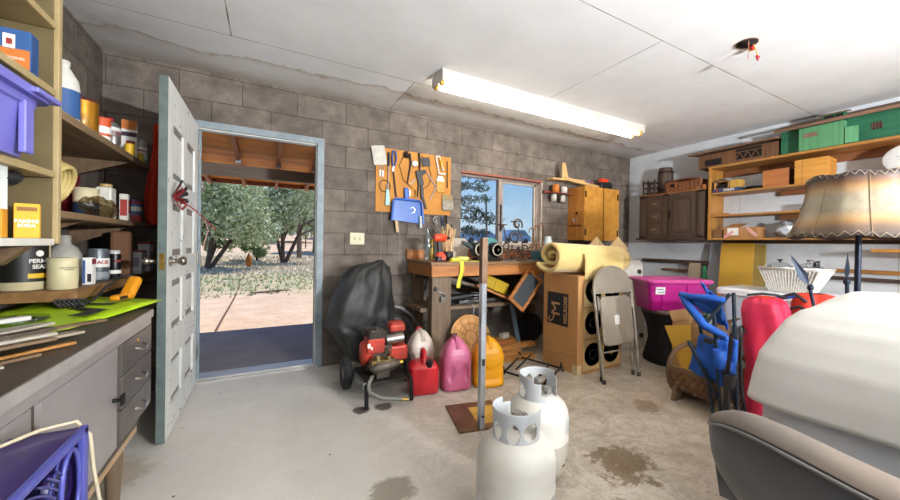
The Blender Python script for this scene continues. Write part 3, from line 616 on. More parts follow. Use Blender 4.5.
# A items
zA=1.6375
jug=[(.001,0),(.046,.002),(.05,.01),(.05,.15),(.045,.19),(.022,.235),(.018,.24),(.018,.25)]
t=tin(-.775,2.29,zA,.05,.25,mWhite,'white plastic jug with a blue label at the near end of the top shelf','jug','plastic_jug',(.02,.02),mWhite,[(.02,.14,mInkB)],shape=jug)
tag(build('spray_nozzle',B().lathe((-.735,2.37,zA),[(.001,0),(.018,.001),(.018,.05),(.008,.065),(.008,.075),(.001,.076)],14),mClear),'tiny clear bottle in front of the maroon can','bottle')
t=tin(-.79,2.53,zA,.055,.175,mat('maroon_can','6b1a1a',.35,.3),'maroon and gold can on the top shelf','can',bands=[(.0,.165,mat('gold_print','b07a1c',.35,.6))])
t=tin(-.755,2.64,zA,.035,.125,mat('orange_label','c9552b',.5),'small can with orange and white label beside the maroon can','can',bands=[(.045,.08,mInkW),(.0,.03,mInkW)])
t=tin(-.785,2.86,zA,.047,.165,mLid,'white tin with a red cap and red shield label on the top shelf','can',cap=(.016,.02),capm=mRed,bands=[(.01,.13,mInkW),(.04,.11,mInkR)],shape=[(.046,0),(.047,.003),(.047,.14),(.025,.165),(.016,.165)])
t=tin(-.735,2.73,zA,.028,.06,mLid,'little silver tin in front of the red capped tin','can')
t,X,hx,hy,h=carton(-.79,-.72,3.06,3.11,zA,zA+.22,mPaper,'tall box with an orange ragged top and dark band on the top shelf',marks=[('f',.0,1,.82,1.08,mat('printed_orange','d9682c',.6)),('f',.0,1,.62,.74,mat('dark_purple','3a2030',.6)),('f',.3,.9,.15,.5,mInkR)],rz=8)
t=tin(-.74,3.25,zA,.032,.15,mat('grey_can','a9a7a2',.4,.3),'grey spray can at the far end of the top shelf','can',cap=(.02,.02),capm=mat('grey_cap','8f8d88',.5),bands=[(.03,.11,mInkW),(.08,.095,mInkR)])
t=tin(-.725,2.965,zA,.024,.07,mYel,'small yellow tin behind the shelf edge, left of the orange topped box','can')
t=tin(-.73,3.175,zA,.022,.06,mYel,'small yellow tin between the orange topped box and the spray can','can')
# B items
zB=1.2435
mCoil=mat('cream_hose','cdb878',.5,0,'b8a163',8)
b=B()
for i in range(5):
    b.tube([V((-.84+.012*i,2.27+.012*i,zB+.125))+V((.03*math.sin(a),(.125-.007*i)*math.cos(a),(.112-.008*i)*math.sin(a))) for a in [R(12*k) for k in range(30)]],.011,7,closed=True)
tag(build('hose_coil',b,mCoil),'coil of cream hose standing on the middle shelf','hose')
def lump(c,r,seed,n=26,m=16,amp=.35,fq=2.6):
    c=V(c)
    def fn(u,v):
        t=2*PI*u;p=PI*(v-.5);d=V((math.cos(p)*math.cos(t),math.cos(p)*math.sin(t),math.sin(p)))
        k=1+amp*noise.noise(d*fq+V((seed,0,0)))+amp*.5*abs(noise.noise(d*fq*3+V((0,seed,0))))
        q=V((d.x*r[0]*k,d.y*r[1]*k,d.z*r[2]*k));q.z=max(q.z,-r[2]);return c+q
    return B().grid(fn,n,m,0,True)
tag(build('plastic_bag',lump((-.755,2.64,zB+.05),(.035,.20,.05),3,36,18,.4),mFilm),'clear plastic bag of parts slumped along the middle shelf edge','bag')
b=B().box(-.98,-.90,2.45,2.57,zB+.0,zB+.06);tag(build('junk_carton',b,mCard),'low brown carton behind the plastic bag','box')
tin(-.855,2.79,zB,.05,.15,mat('cream_tub','d8cda6',.5),'cream tub with a blue band on the middle shelf','tub','plastic_tub',(.053,.015),mat('cream_tub','d8cda6',.5),[(.01,.085,mInkB)])
tag(build('notebook',B(T(-.97,2.80,zB+.005,0,0,10)).box(-.012,.012,-.12,.12,0,.24),mat('maroon_cover','7b1428',.5)),'dark red book leaning at the back of the middle shelf','book')
t=thing('square_bottle','white square bottle with a tan cap on the middle shelf','bottle',(-.815,2.93,zB))
build('body',B().box(-.85,-.78,2.885,2.965,zB,zB+.19),mat('offwhite_plastic','dcd8cc',.5),t,bevel=.01);build('cap',B().lathe((-.815,2.925,zB+.19),[(.028,0),(.028,.018)],16),mat('tan_cap','b79a5e',.5),t)
carton(-.775,-.735,2.99,3.03,zB,zB+.165,mat('offwhite_plastic','dcd8cc',.5),'slim white box with a red label beside the square bottle',marks=[('f',.1,.9,.2,.8,mInkR),('r',.1,.9,.3,.8,mInkR)])
tin(-.745,3.13,zB,.04,.145,mat('navy_can','4a5a86',.4,.2),'small blue and red can at the right of the middle shelf','can',bands=[(.0,.045,mInkR),(.07,.1,mInkW),(.12,.135,mInkR)])
# C items
zC_=.9125
mCream=mat('cream_plastic','cdc39c',.5,0,'bfb48c',6)
t=tin(-.905,2.335,zC_,.078,.215,mCream,'large white bucket with a black and yellow label on the lowest shelf','bucket','plastic_bucket',shape=[(.072,0),(.075,.005),(.078,.215)])
def wrap(par,c,r,z0,z1,a0,a1,m,name='label',n=20):
    b=B();c=V(c)
    b.grid(lambda u,v:c+V((r*math.cos(R(a0+(a1-a0)*u)),r*math.sin(R(a0+(a1-a0)*u)),z0+(z1-z0)*v)),n,2);return build(name,b,m,par)
def ctext(s,size,m,c,r,a,z,par,bold=0):
    a=R(a);d=V((math.cos(a),math.sin(a),0));p=V(c)+d*r+V((0,0,z));return text(s,size,m,FR(p,(-math.sin(a),math.cos(a),0),(0,0,1)),par,bold=bold)
wrap(t,(-.905,2.335,zC_),.0785,.035,.19,-120,-5,mat('label_black','15130f',.5));wrap(t,(-.905,2.335,zC_),.0792,.05,.07,-60,-8,mYel,'yellow_strip')
ctext('PERMA\nSEAL',.024,mInkW,(-.905,2.335,zC_),.081,-35,.11,t,.0006)
b=B().lathe((0,0,0),[(.013,-.001),(.013,.001)],20,xf=T(-.905+.08*math.cos(R(-35)),2.335+.08*math.sin(R(-35)),zC_+.155,-35)@Matrix.Rotation(PI/2,4,'Y'));build('emblem',b,mInkW,t)
t=tin(-.775,2.30,zC_,.047,.125,mCream,'short cream tub with faint printing at the near end of the lowest shelf','tub','plastic_tub',(.049,.012),mCream)
ctext('MULTIPURPOSE\nCLEANER',.008,mat('faded_ink','5d6250',.6),(-.775,2.30,zC_),.048,-50,.09,t)
t=tin(-.87,2.60,zC_,.06,.215,mat('grey_jug','a3a096',.5),'grey round shouldered bottle behind the cream tub','bottle','plastic_bottle',(.022,.022),mat('grey_jug','a3a096',.5),shape=[(.056,0),(.06,.005),(.06,.14),(.045,.175),(.022,.195),(.02,.215)])
carton(-.765,-.73,2.46,2.50,zC_,zC_+.13,mPaper,'small white carton with blue and black print beside the cream tub',marks=[('r',.0,1,.75,.95,mat('dark_red_band','7b2030',.6)),('f',.05,.3,.05,.9,mInkB),('f',.5,.9,.1,.4,mInk)])
tin(-.765,2.65,zC_,.042,.165,mat('slate_can','5f6469',.35,.4),'paint can with grey lid and white band, lettered in red','can','paint_can',(.036,.006),mat('slate_lid','6f777b',.4,.4),[(.075,.12,mInkW),(.01,.05,mat('slate_mid','8a8f92',.5))])
t=S.objects['paint_can'];ctext('ACE',.022,mInkR,(-.765,2.65,zC_),.0435,-52,.1,t,.001)
t=tin(-.735,2.775,zC_,.026,.14,mat('black_can','1b1b1d',.35,.3),'slim black spray can lettered ACE in red','can','spray_can',(.022,.02),mat('white_cap','c9c9c6',.4),[(.03,.05,mInkW)])
ctext('ACE',.014,mInkR,(-.735,2.775,zC_),.0275,-52,.1,t,.0008)
carton(-.81,-.715,2.95,3.03,zC_,zC_+.27,mat('brown_sack','6e4a30',.85,0,'5a3a24',5,bump=.3),'tall crumpled brown sack standing on the lowest shelf','bag','paper_sack',rz=10,bev=.015)
for i,(x,y,h,l) in enumerate(((-.735,3.19,.15,'shorter of two white boxes with red tops on the lowest shelf'),(-.735,3.37,.205,'taller of two white boxes with red tops on the lowest shelf'))):
    carton(x-.03,x+.03,y-.05,y+.05,zC_,zC_+h,mat('powder_box','c9c8cc',.6),l,marks=[('f',0,1,.93,1.003,mInkR),('r',0,1,.93,1.003,mInkR),('r',.2,.8,.2,.7,mat('grey_print','8e8a92',.6)),('f',.2,.8,.3,.7,mat('grey_print','8e8a92',.6))])
# hanging orange cloth behind door
b=B()
def fn(u,v):
    z=1.98-.74*v;w=.025+.06*v-.02*max(0,v-.85)*6;x=-.705+w*(u-.5)*2+.01*math.sin(7*v);y=3.50+.035*math.sin(u*9+v*2)*(0.4+v);return(x,y,z)
b.grid(fn,16,24);tag(build('safety_vest',b,mat('orange_cloth','e0401a',.75,0,'c93412',6),solid=.004),'orange cloth vest hanging on the block wall behind the open door','vest')
# --- counter cabinet
mLam=mat('lilac_grey_laminate','8f8885',.32,0,'7b7472',2.2,detail=7,hi=.75);mTopD=mat('dark_counter','4b423b',.4,0,'383029',3);mEdge=mat('counter_edge','a09a95',.4,0,'8b847f',6)
cb=thing('counter_cabinet','low grey brown cabinet with a cluttered counter along the left wall','cabinet',(-.74,1.2,0))
build('carcass',B().box(XL+.004,-.475,.1,2.225,.375,.775).box(XL+.004,-.5,.1,2.2,.30,.375),wood('cabinet_side','4f4338','372e26','y'),cb)
build('countertop',B().box(XL+.004,-.463,.08,2.235,.775,.812),mTopD,cb,bevel=.002)
build('edge_band',B().box(-.465,-.458,.08,2.235,.776,.81),mEdge,cb,bevel=.001)
build('plinth',B().box(-.53,-.505,.1,2.20,.265,.375),wood('pale_plinth','c0a585','a2845f','y'),cb)
for y in(.3,1.2,2.12):
    build('foot',B().cyl((-.56,y,0),(-.56,y,.27),.022,.034,12),mOldZ,cb)
    build('foot',B().cyl((-.94,y,0),(-.94,y,.30),.022,.034,12),mOldZ,cb)
build('top_rail',B().box(-.474,-.464,.1,2.225,.745,.775),mLam,cb)
for y0,y1 in((.12,1.235),(1.275,1.79)):
    dr=build('cabinet_door',B().box(-.476,-.464,y0,y1,.378,.742),mLam,cb,bevel=.0015)
    if y1>1.5: build('handle',B().cyl((-.464,1.745,.565),(-.435,1.745,.565),.007,n=10).box(-.442,-.434,1.73,1.76,.545,.585),mBlkIron,dr,bevel=.002)
for i in range(3):
    z0=.378+i*.123
    dr=build('drawer',B().box(-.476,-.462,1.83,2.222,z0,z0+.118),mat('drawer_front','5d5650',.35,0,'4a443f',3),cb,bevel=.002)
    build('pull',B().tube([(-.462,1.98,z0+.066),(-.442,1.99,z0+.060),(-.438,2.03,z0+.056),(-.442,2.07,z0+.060),(-.462,2.08,z0+.066)],.0055,8),mChrome,dr)
build('drawer_lock',B().lathe((-.462,2.02,.715),[(.009,0),(.009,.003),(.001,.003)],12,axis='x'),mBrass,cb)
# on the counter
zt=.8125
mNeon=mat('fluorescent_card','b4d61a',.5,0,'a2c812',3);
sg=thing('warning_sign','fluorescent yellow green sign lying on the counter','sign',(-.72,2.05,zt))
b=B();P=[(-1.0,1.78),(-.63,1.66),(-.448,2.34),(-.93,2.62)]
b.grid(lambda u,v:tuple((V((*P[0],0)).lerp(V((*P[1],0)),u)).lerp(V((*P[3],0)).lerp(V((*P[2],0)),u),v)+V((0,0,zt+.012+.018*v*v+.006*math.sin(4*u))) ),8,8)
build('sheet',b,mNeon,sg,solid=.002)
def blob2(pts,z): 
    q=B().prism(pts,.0012,z0=z);return q
build('printing',B().prism([(-.86,2.0),(-.72,1.93),(-.70,2.0),(-.83,2.09)],.001,z0=zt+.021).prism([(-.66,2.0),(-.60,1.98),(-.58,2.12),(-.70,2.22),(-.72,2.18),(-.63,2.09)],.001,z0=zt+.024).prism([(-.80,2.3),(-.60,2.22),(-.59,2.26),(-.8,2.35)],.001,z0=zt+.030),mInk,sg)
# support strip under sign so it does not float
carton(-.95,-.66,1.86,2.14,zt,zt+.0085,mCard,'flat brown card under the fluorescent sign',name='card',bev=.0008)
tag(build('glass_dish',B().lathe((-.74,1.83,zt+.024),[(.001,.0),(.07,.001),(.085,.012),(.09,.028),(.086,.028),(.078,.012),(.001,.006)],28),mClear),'round ribbed glass dish sitting on the fluorescent sign','dish')
LX=tuple(((-.92+.03*k,.98+.03*k),(-.505-.013*k,1.46+.03*k),.044+.0095*(k%3),.02+.006*(k%3),[mOldY,mat('pale_slat','a89f90',.6),mat('dark_slat','4d4035',.6),mat('brown_slat','7d6248',.6)][k%4],['grey weathered','pale grey','dark brown','mid brown'][k%4]+' lath in the %s of the counter heap'%['left end','middle','thick'][k%3]) for k in range(7))
def slat(name,p,q,w,h,m,l,c): tag(build(name,B().bar(p,q,w,h),m,bevel=.001),l,c,'strips heaped on the counter')
slat('aluminium_strip',(-.99,1.30,zt+.066),(-.66,1.73,zt+.066),.03,.012,mWhite,'white metal strip topmost on the counter heap','strip')
slat('aluminium_strip',(-.96,1.22,zt+.050),(-.60,1.66,zt+.052),.05,.006,mat('grey_strip','b9b6af',.4,.3),'grey metal strip under the white one on the heap','strip')
tag(build('roll_tube',B().tube([(-.99,1.36,zt+.03),(-.72,1.60,zt+.03)],.017,12,0).tube([(-.735,1.587,zt+.03),(-.70,1.617,zt+.03)],.0195,12,1),[mat('slate_blue_tube','4a5f7c',.5),mat('masking_tape','cdb07a',.7)]),'slate blue tube with a band of masking tape on the counter','tube')
for i,(a,b_,z,w,m,l) in enumerate(LX+(((-.99,1.14),(-.50,1.79),.034,.03,mOldY,'long weathered lath pointing to the counter corner'),((-.97,1.06),(-.52,1.66),.022,.04,mat('beige_slat','9d8f7c',.6),'beige slat beside the weathered lath'),((-.97,1.20),(-.56,1.74),.012,.05,mat('dark_slat','4d4035',.6),'dark flat slat at the bottom of the heap'),((-.95,.98),(-.50,1.56),.008,.016,mPineY,'thin yellow lath on the bare counter'),((-.90,.93),(-.53,1.45),.006,.012,mOldY,'thin grey lath nearest the counter edge'))):
    slat('lath',(a[0],a[1],zt+z),(b_[0],b_[1],zt+z-.001),w,.008,m,l,'lath')
tag(build('paint_stick',B(T(-.60,1.33,zt,38)).box(-.05,.05,-.012,.012,0,.005),mat('bare_stick','a39a88',.6)),'short grey paint stick across the laths','stick')
tag(build('paper_wad',B(T(-.57,1.12,zt,-30)).box(-.06,.06,-.035,.035,0,.012),mPaper,bevel=.004),'folded white paper at the near edge of the counter','paper')
tag(build('metal_tray',B().box(-.93,-.74,1.80,2.02,zt,zt+.001),mSteel) if 0 else build('cable_coil',B().tube([V((-.80+.012*math.sin(k*.9),2.50,.0))+V((.05*math.cos(k*.42),.05*math.sin(k*.42),.905+.012+.002*(k%9))) for k in range(0,45)],.006,6),mBlack),'loop','cord') if 0 else None
# yellow hand tool on lowest shelf end / counter corner
ht=thing('work_lamp','yellow angled hand tool with a black cord above the counter corner','power tool',(-.62,2.42,.80))
zt2=zt+.031
b=B(T(-.66,2.32,zt2,0));zt2=zt+.04;Xf=T(-.575,2.335,zt2,75)@Matrix.Scale(.75,4)
build('handle',B(Xf).box(-.12,.02,-.026,.026,.0,.035),mat('tool_yellow','d98e12',.45,0,'c67f10',8),ht,bevel=.01)
build('housing',B(Xf@Matrix.Translation((.02,0,.012))@Matrix.Rotation(R(-50),4,'Y')).box(-.02,.13,-.032,.032,-.012,.045),mat('tool_yellow','d98e12',.45),ht,bevel=.012)
build('tool_lettering',B(Xf).box(-.11,-.04,-.0275,-.0255,.008,.026),mBlack,ht)
build('cord',B().tube([V((-.56,2.44,.93)),V((-.585,2.44,.955)),V((-.62,2.40,.95)),V((-.645,2.32,.91)),V((-.66,2.24,.865)),V((-.68,2.17,.852))],.006,8),mBlack,ht)
b=B()
for i in range(6):
    c=V((-.75+.014*i,2.19,zt+.048));b.tube([c+V((.01*math.sin(a*2),.014*math.cos(a),.016*math.sin(a))) for a in [R(24*k) for k in range(15)]],.004,6,closed=True)
tag(build('cord_coil',b,mat('dark_grey_cord','2f2c2a',.6)),'coiled dark electric cord lying beside the yellow tool','cord')
# --- purple box fan
mFan=mat('purple_enamel','2a1b58',.35,0,'201346',2,coat=.2);mFanL=mat('lilac_rim','474a94',.35);mFanD=mat('fan_inside','15122e',.6)
fn_=thing('box_fan','purple box fan standing in front of the left cabinet','fan',(-.385,.83,0))
fx0,fx1,fy0,fy1,fz0,fz1=-.452,-.34,.44,1.115,.06,.725
b=B().box(fx0,fx1,fy1-.012,fy1,fz0,fz1).box(fx0,fx1,fy0,fy0+.012,fz0,fz1).box(fx0,fx1,fy0,fy1,fz1-.012,fz1).box(fx0,fx1,fy0,fy1,fz0,fz0+.012)
build('casing',b,mFan,fn_,bevel=.004)
b=B();e=.02
b.box(fx1-.006,fx1+.006,fy1-e,fy1+.002,fz0,fz1+.002).box(fx1-.006,fx1+.006,fy0,fy0+e,fz0,fz1+.002).box(fx1-.006,fx1+.006,fy0,fy1,fz1-.014,fz1+.003).box(fx1-.006,fx1+.006,fy0,fy1,fz0,fz0+e)
build('front_rim',b,mFanL,fn_,bevel=.003)
cy,cz=(fy0+fy1)/2,(fz0+fz1)/2;b=B()
hc=V((0,fy1-.066,fz1-.10))
for i in range(1,34):
    r=.03+i*.0135;seg=[]
    for k in range(73):
        a=R(k*5);p=V((fx1,cy+r*math.cos(a),cz+r*math.sin(a)))
        inb=abs(p.y-cy)<(fy1-fy0)/2-e and abs(p.z-cz)<(fz1-fz0)/2-.018 and ((p.y-hc.y)/.042)**2+((p.z-hc.z)/.08)**2>1
        if inb: seg.append(p)
        if (not inb or k==72) and len(seg)>1: b.tube(seg,.0026,4,cap=False);seg=[]
        elif not inb: seg=[]
for k in range(16):
    a=R(k*22.5+8);d=V((0,math.cos(a),math.sin(a)));L=.04;pts=[V((fx1-.004,cy,cz))+d*.03]
    while abs((pts[-1]).y-cy)<(fy1-fy0)/2-e-.01 and abs(pts[-1].z-cz)<(fz1-fz0)/2-.03: pts.append(pts[-1]+d*.02)
    b.tube(pts,.003,4)
build('grille',b,mat('grille_lilac','3c3f86',.3,.2),fn_)
build('handle_recess',B().tube([hc+V((fx1,.04*math.cos(R(a)),.079*math.sin(R(a)))) for a in range(0,360,20)],.0045,8,closed=True),mFanL,fn_)
build('knob',B().lathe((fx1-.03,hc.y+.0,hc.z+.01),[(.034,0),(.03,.02),(.001,.024)],18,axis='x'),mFan,fn_)
build('back_board',B().box(fx0+.002,fx0+.008,fy0+.01,fy1-.01,fz0+.01,fz1-.01),mFanD,fn_)
for k in range(5):
    a=2*PI*k/5;b=B();c=V((-.40,cy,cz))
    b.grid(lambda u,v:c+V(((.035*(v-.5))*1.2,(.05+.2*u)*math.cos(a+(v-.5)*.8),(.05+.2*u)*math.sin(a+(v-.5)*.8))),5,5);build('blade',b,mFanD,fn_,solid=.002)
build('motor',B().lathe((-.43,cy,cz),[(.05,0),(.055,.03),(.04,.06),(.001,.065)],16,axis='x'),mFanD,fn_)
for y in(fy0+.06,fy1-.06): build('foot',B().box(-.47+.02,-.30,y-.02,y+.02,0,.06),mFan,fn_,bevel=.004)
build('power_cord',B().tube([(-.445,.78,.73),(-.444,.95,.731),(-.44,1.05,.734),(-.40,1.10,.737),(-.355,1.122,.735),(-.335,1.125,.70),(-.332,1.135,.62),(-.325,1.145,.54),(-.315,1.17,.49),(-.32,1.16,.4),(-.34,1.15,.25),(-.36,1.15,.1),(-.36,1.15,.01),(-.42,1.13,.008)],.0038,8),mat('tan_cord','b9ad92',.5),fn_)
# ribbon on the door
rb=thing('ribbon_bow','red and black ribbon bow tied to the door with trailing ends','ribbon',(-.45,2.64,1.30))
mRib=mat('dark_red_ribbon','8e2326',.6);mRib2=mat('pink_grey_ribbon','c08a86',.6)
def ribbon(pts,w,m,nm='ribbon'):
    b=B();
    for (p,q) in zip(pts[:-1],pts[1:]): b.bar(p,q,.0025,w,up=(1,0,0)) if 0 else b.bar(p,q,w,.0025,up=(1,0,.3))
    build(nm,b,m,rb)
for k,(dy,dz) in enumerate(((.05,.05),(-.03,.06),(.06,-.02),(-.02,-.04),(.03,.10),(.02,-.07))):
    ribbon([(-.465,2.66,1.38),(-.43,2.66+dy,1.38+dz),(-.41,2.66+dy*1.3,1.38+dz*.6),(-.46,2.66,1.375)],.022,mRib if k%2 else mBlack,'bow_loop')
ribbon([(-.45,2.66,1.38),(-.37,2.70,1.31),(-.31,2.74,1.24),(-.28,2.77,1.20)],.016,mRib,'streamer');ribbon([(-.33,2.73,1.26),(-.31,2.72,1.20),(-.325,2.71,1.13),(-.33,2.70,1.08)],.014,mRib2,'streamer');ribbon([(-.32,2.74,1.25),(-.27,2.8,1.235),(-.24,2.83,1.20)],.01,mBlack,'streamer')
# ================================================================== BACK WALL AND CENTRE
# switch plate
t=thing('wall_switch','beige double switch plate on the block wall between door and pegboard','switch',(.735,YB,1.12))
build('plate',B().box(.668,.802,YB-.007,YB-.001,1.12,1.232),mat('beige_plate','cfc59f',.45),t,bevel=.003)
for x in(.712,.758): build('toggle',B().box(x-.007,x+.007,YB-.014,YB-.006,1.165,1.187),mat('beige_toggle','a89a70',.45),t,bevel=.002)
# pegboard
mPeg=mat('orange_fibreboard','c08330',.7,0,'a86c24',2.5,hi=.75)
tag(build('fibreboard_panel',B().box(.90,1.705,YB-.014,YB-.001,1.448,2.075),mPeg),'orange brown fibreboard panel hung with tools on the block wall','board')
py=YB-.016
def hung(name,b,m,l,c,**k): return tag(build(name,b,m,**k),l,c)
M=FR((.925,py-.006,2.0),(1,0,.18),(0,0,1))
hung('paper_packet',B(M).box(-.065,.065,-.1,.085,0,.008).box(-.05,.02,-.05,.06,.008,.01),[mat('grey_white_packet','c9c6bb',.7,0,'aeaaa0',14)],'crumpled white paper packet pinned at the upper left corner of the panel','packet',bevel=.003)
t=thing('key_ring','steel rings with keys hanging below the paper packet','keys',(.955,py,1.84))
build('ring',B().tube(arc((.955,py-.008,1.87),.022,0,360,14)[:-1],.003,5,closed=True),mSteel,t)
for dx in(-.015,.01): build('key',B().box(.955+dx-.006,.955+dx+.006,py-.008,py-.005,1.79,1.85),mSteel,t)
t=thing('long_screwdriver','long thin screwdriver with a steel shaft at the left of the panel','screwdriver',(1.015,py,1.6))
build('handle',B().cyl((1.02,py-.014,2.03),(1.02,py-.014,1.90),.012,n=8),mBlack,t);build('shaft',B().cyl((1.02,py-.014,1.9),(1.015,py-.012,1.66),.005,n=6),mSteel,t)
t=thing('pliers','pair of pliers with blue handles hanging on the panel','pliers',(1.075,py,1.6))
for s_ in(-1,1): build('handle',B().tube([(1.075+s_*.012,py-.012,2.06),(1.075+s_*.022,py-.014,1.98),(1.07+s_*.008,py-.012,1.90)],[.009,.01,.007],8),mat('blue_grip','2a4f8c',.5),t)
build('jaws',B().bar((1.07,py-.012,1.91),(1.062,py-.012,1.85),.02,.01),mSteel,t)
hung('file',B().bar((1.065,py-.01,1.88),(1.10,py-.01,1.60),.014,.006),mBlkIron,'thin black file hanging under the blue handled pliers','file')
hung('wire_hoop',B().tube(arc((.985,py-.01,1.70),.055,0,360,20)[:-1],.0035,5,closed=True),mBlkIron,'small black wire hoop on the left half of the panel','hoop')
t=thing('caulk_tube','pale cyan tapered tube hanging from the wire hoop','tube',(1.02,py,1.52));build('tube_body',B().taper((1.015,py-.014,1.51),(.025,.008),(1.01,py-.014,1.67),(.014,.008)),mat('cyan_plastic','9cc9c6',.5),t,bevel=.004)
build('hook',B().tube([(1.01,py-.014,1.67),(.99,py-.01,1.72)],.003,5),mSteel,t)
for i,(x0,x1,z0,z1,l) in enumerate(((1.235,1.215,2.05,1.75,'left'),(1.335,1.325,2.07,1.62,'right'))):
    hung('cable_strap',B().tube([(x0,py-.012,z0),(x0+.01,py-.02,z0-.1),(x0+.005,py-.014,(z0+z1)/2),(x1,py-.014,z1)],[.012,.01,.008,.006],8),mBlack,l+' one of two black cable ties in the middle of the panel','strap')
b=B()
for a in(30,75,110,150): b.tube([(1.20+.04*math.cos(R(a)),py-.02,2.03+.04*math.sin(R(a))),(1.20,py-.015,2.02)],.006,6)
b.blob((1.20,py-.015,2.02),(.025,.012,.02),8,6);hung('metal_clamp',b,mBlkIron,'dark small clamp near the top centre of the panel','clamp')
hung('hose_fitting',B().lathe((1.29,py-.012,1.955),[(.03,-.01),(.03,.006),(.016,.008),(.014,-.008)],16,axis='y'),mSteel,'round steel fitting hanging at the centre of the panel','fitting')
b=B().tube([(1.36,py-.01,2.05),(1.43,py-.012,1.98),(1.47,py-.012,1.87),(1.45,py-.01,1.76),(1.36,py-.01,1.68)],.003,5);b.tube([(1.18,py-.01,2.04),(1.13,py-.01,1.92),(1.17,py-.01,1.78),(1.27,py-.01,1.70)],.003,5)
hung('wire_loop',b,mBlkIron,'loose loops of thin black wire across the panel','wire')
t=thing('glue_gun','black pistol shaped glue gun hanging in the centre of the panel','glue gun',(1.34,py,1.6))
M=FR((1.34,py-.012,1.83),(.25,0,-1),(1,0,.25))
build('barrel',B(M).box(-.06,.09,-.03,.03,-.012,.012).prism([(-.06,.03),(-.0,.03),(-.03,.085),(-.06,.08)],.02,z0=-.01),mBlack,t,bevel=.004);build('grip',B().bar((1.36,py-.012,1.80),(1.375,py-.014,1.60),.03,.02),mBlack,t,bevel=.004)
t=thing('folding_rule','steel zigzag tongs hanging right of the glue gun','tongs',(1.45,py,1.6))
for p,q in(((1.24,1.74),(1.30,1.80)),((1.42,1.88),(1.53,1.74)),((1.53,1.74),(1.46,1.60))): build('arm',B().bar((p[0],py-.01,p[1]),(q[0],py-.01,q[1]),.014,.006),mSteel,t)
hung('packet_of_blades',B(FR((1.41,py-.006,1.99),(1,0,.2),(0,0,1))).box(-.045,.045,-.045,.045,0,.008).box(-.03,.03,-.02,.02,.008,.009),[mBlack],'small black packet beside the white clamp','packet',bevel=.002)
t=thing('spring_clamp','white framed hand clamp at the upper right of the panel','clamp',(1.58,py,1.9))
build('jaw',B().bar((1.52,py-.012,2.06),(1.56,py-.012,1.88),.018,.014).bar((1.56,py-.012,2.07),(1.61,py-.012,1.92),.018,.014).bar((1.52,py-.012,2.06),(1.56,py-.012,2.07),.02,.014).bar((1.55,py-.012,1.885),(1.63,py-.012,1.885),.03,.016),mWhite,t,bevel=.003);build('spring',B().cyl((1.57,py-.018,2.04),(1.59,py-.018,1.95),.009,n=8),mYel,t)
t=thing('paint_brush','wide paint brush with tan bristles on the right of the panel','brush',(1.56,py,1.7))
build('handle',B().box(1.545,1.605,py-.02,py-.004,1.835,1.86).box(1.53,1.62,py-.02,py-.004,1.80,1.835),mat('white_grip','d9d6cb',.5),t,bevel=.003);build('bristles',B().box(1.532,1.618,py-.018,py-.006,1.69,1.80),mat('tan_bristle','c79d52',.9,0,'a67c38',20,(8,8,1)),t)
hung('thin_rod',B().cyl((1.655,py-.01,2.03),(1.66,py-.01,1.74),.005,n=6),mBlkIron,'thin black rod near the right edge of the panel','rod')
t=thing('parts_bag','clear bag of parts with a printed header hanging at the lower right of the panel','bag',(1.67,py,1.5))
build('header_card',B().box(1.60,1.725,py-.012,py-.008,1.60,1.665),mat('green_red_header','6f8a5a',.6,0,'a8563c',22),t);build('bag_body',B().box(1.60,1.73,py-.024,py-.006,1.50,1.605),mat('bag_of_fixings','a09784',.4,0,'6f6759',25),t,bevel=.01)
t=thing('metal_hook_pair','brass hook with steel clips above the blue dustpan','hook',(1.29,py,1.6));build('hook',B().tube([(1.30,py-.012,1.69),(1.31,py-.02,1.64),(1.29,py-.02,1.61),(1.275,py-.014,1.63)],.007,6),mBrass,t);build('clip',B().box(1.235,1.25,py-.012,py-.002,1.62,1.68),mSteel,t)
hung('rubber_grip_bar',B().bar((1.38,py-.014,1.62),(1.42,py-.014,1.50),.022,.016),mBlack,'short black handle beside the blue dustpan','handle')
# dustpan
dp=thing('dustpan','blue plastic dustpan hanging at the bottom of the panel','dustpan',(1.21,py,1.37));mBlu=mat('blue_plastic','1a58ae',.35)
b=B();M=FR((1.215,py-.03,1.47),(1,0,0),(0,0,1))
b=B(M).prism([(-.165,-.10),(.165,-.13),(.145,.08),(.12,.105),(-.125,.11),(-.15,.09)],.006,z0=-.006)
for p,q in(((-.165,-.10),(-.15,.09)),((-.15,.09),(-.125,.11)),((-.125,.11),(.12,.105)),((.12,.105),(.145,.08)),((.145,.08),(.165,-.13))):
    p=M@V((*p,.012));q=M@V((*q,.012));b.xf=Matrix.Identity(4);b.bar(p,q,.008,.045,up=(0,1,0)) if 0 else b.bar(p,q,.045,.008,up=(0,0,1)) if 0 else b.tube([p,q],.013,6)
build('pan',b,mBlu,dp,bevel=.002);build('handle',B().bar((1.205,py-.025,1.58),(1.20,py-.022,1.70),.045,.02,up=(0,1,0)),mBlu,dp,bevel=.007)
build('scuff',B(M).prism([(x*.9+.03,z) for x,z in((-.02,.02),(.03,.045),(.06,.02),(.05,-.02),(.0,-.03),(.035,-.01),(.045,.015),(.03,.03))],.0015,z0=.001),mat('scuff_white','d9dfe2',.6),dp)
t=thing('scrub_brush','wooden brush handle hanging below the dustpan','brush',(1.13,py,1.2));build('handle',B().bar((1.10,py-.02,1.38),(1.115,py-.02,1.25),.03,.015),mat('pale_wood','c9ae82',.6),t,bevel=.004)
t=thing('glue_stick','clear capped stick hanging in front of the dustpan','stick',(1.35,py,1.3));build('stick',B().cyl((1.345,py-.05,1.42),(1.35,py-.05,1.30),.014,n=10),mat('cloudy_plastic','b9c2c4',.3),t)
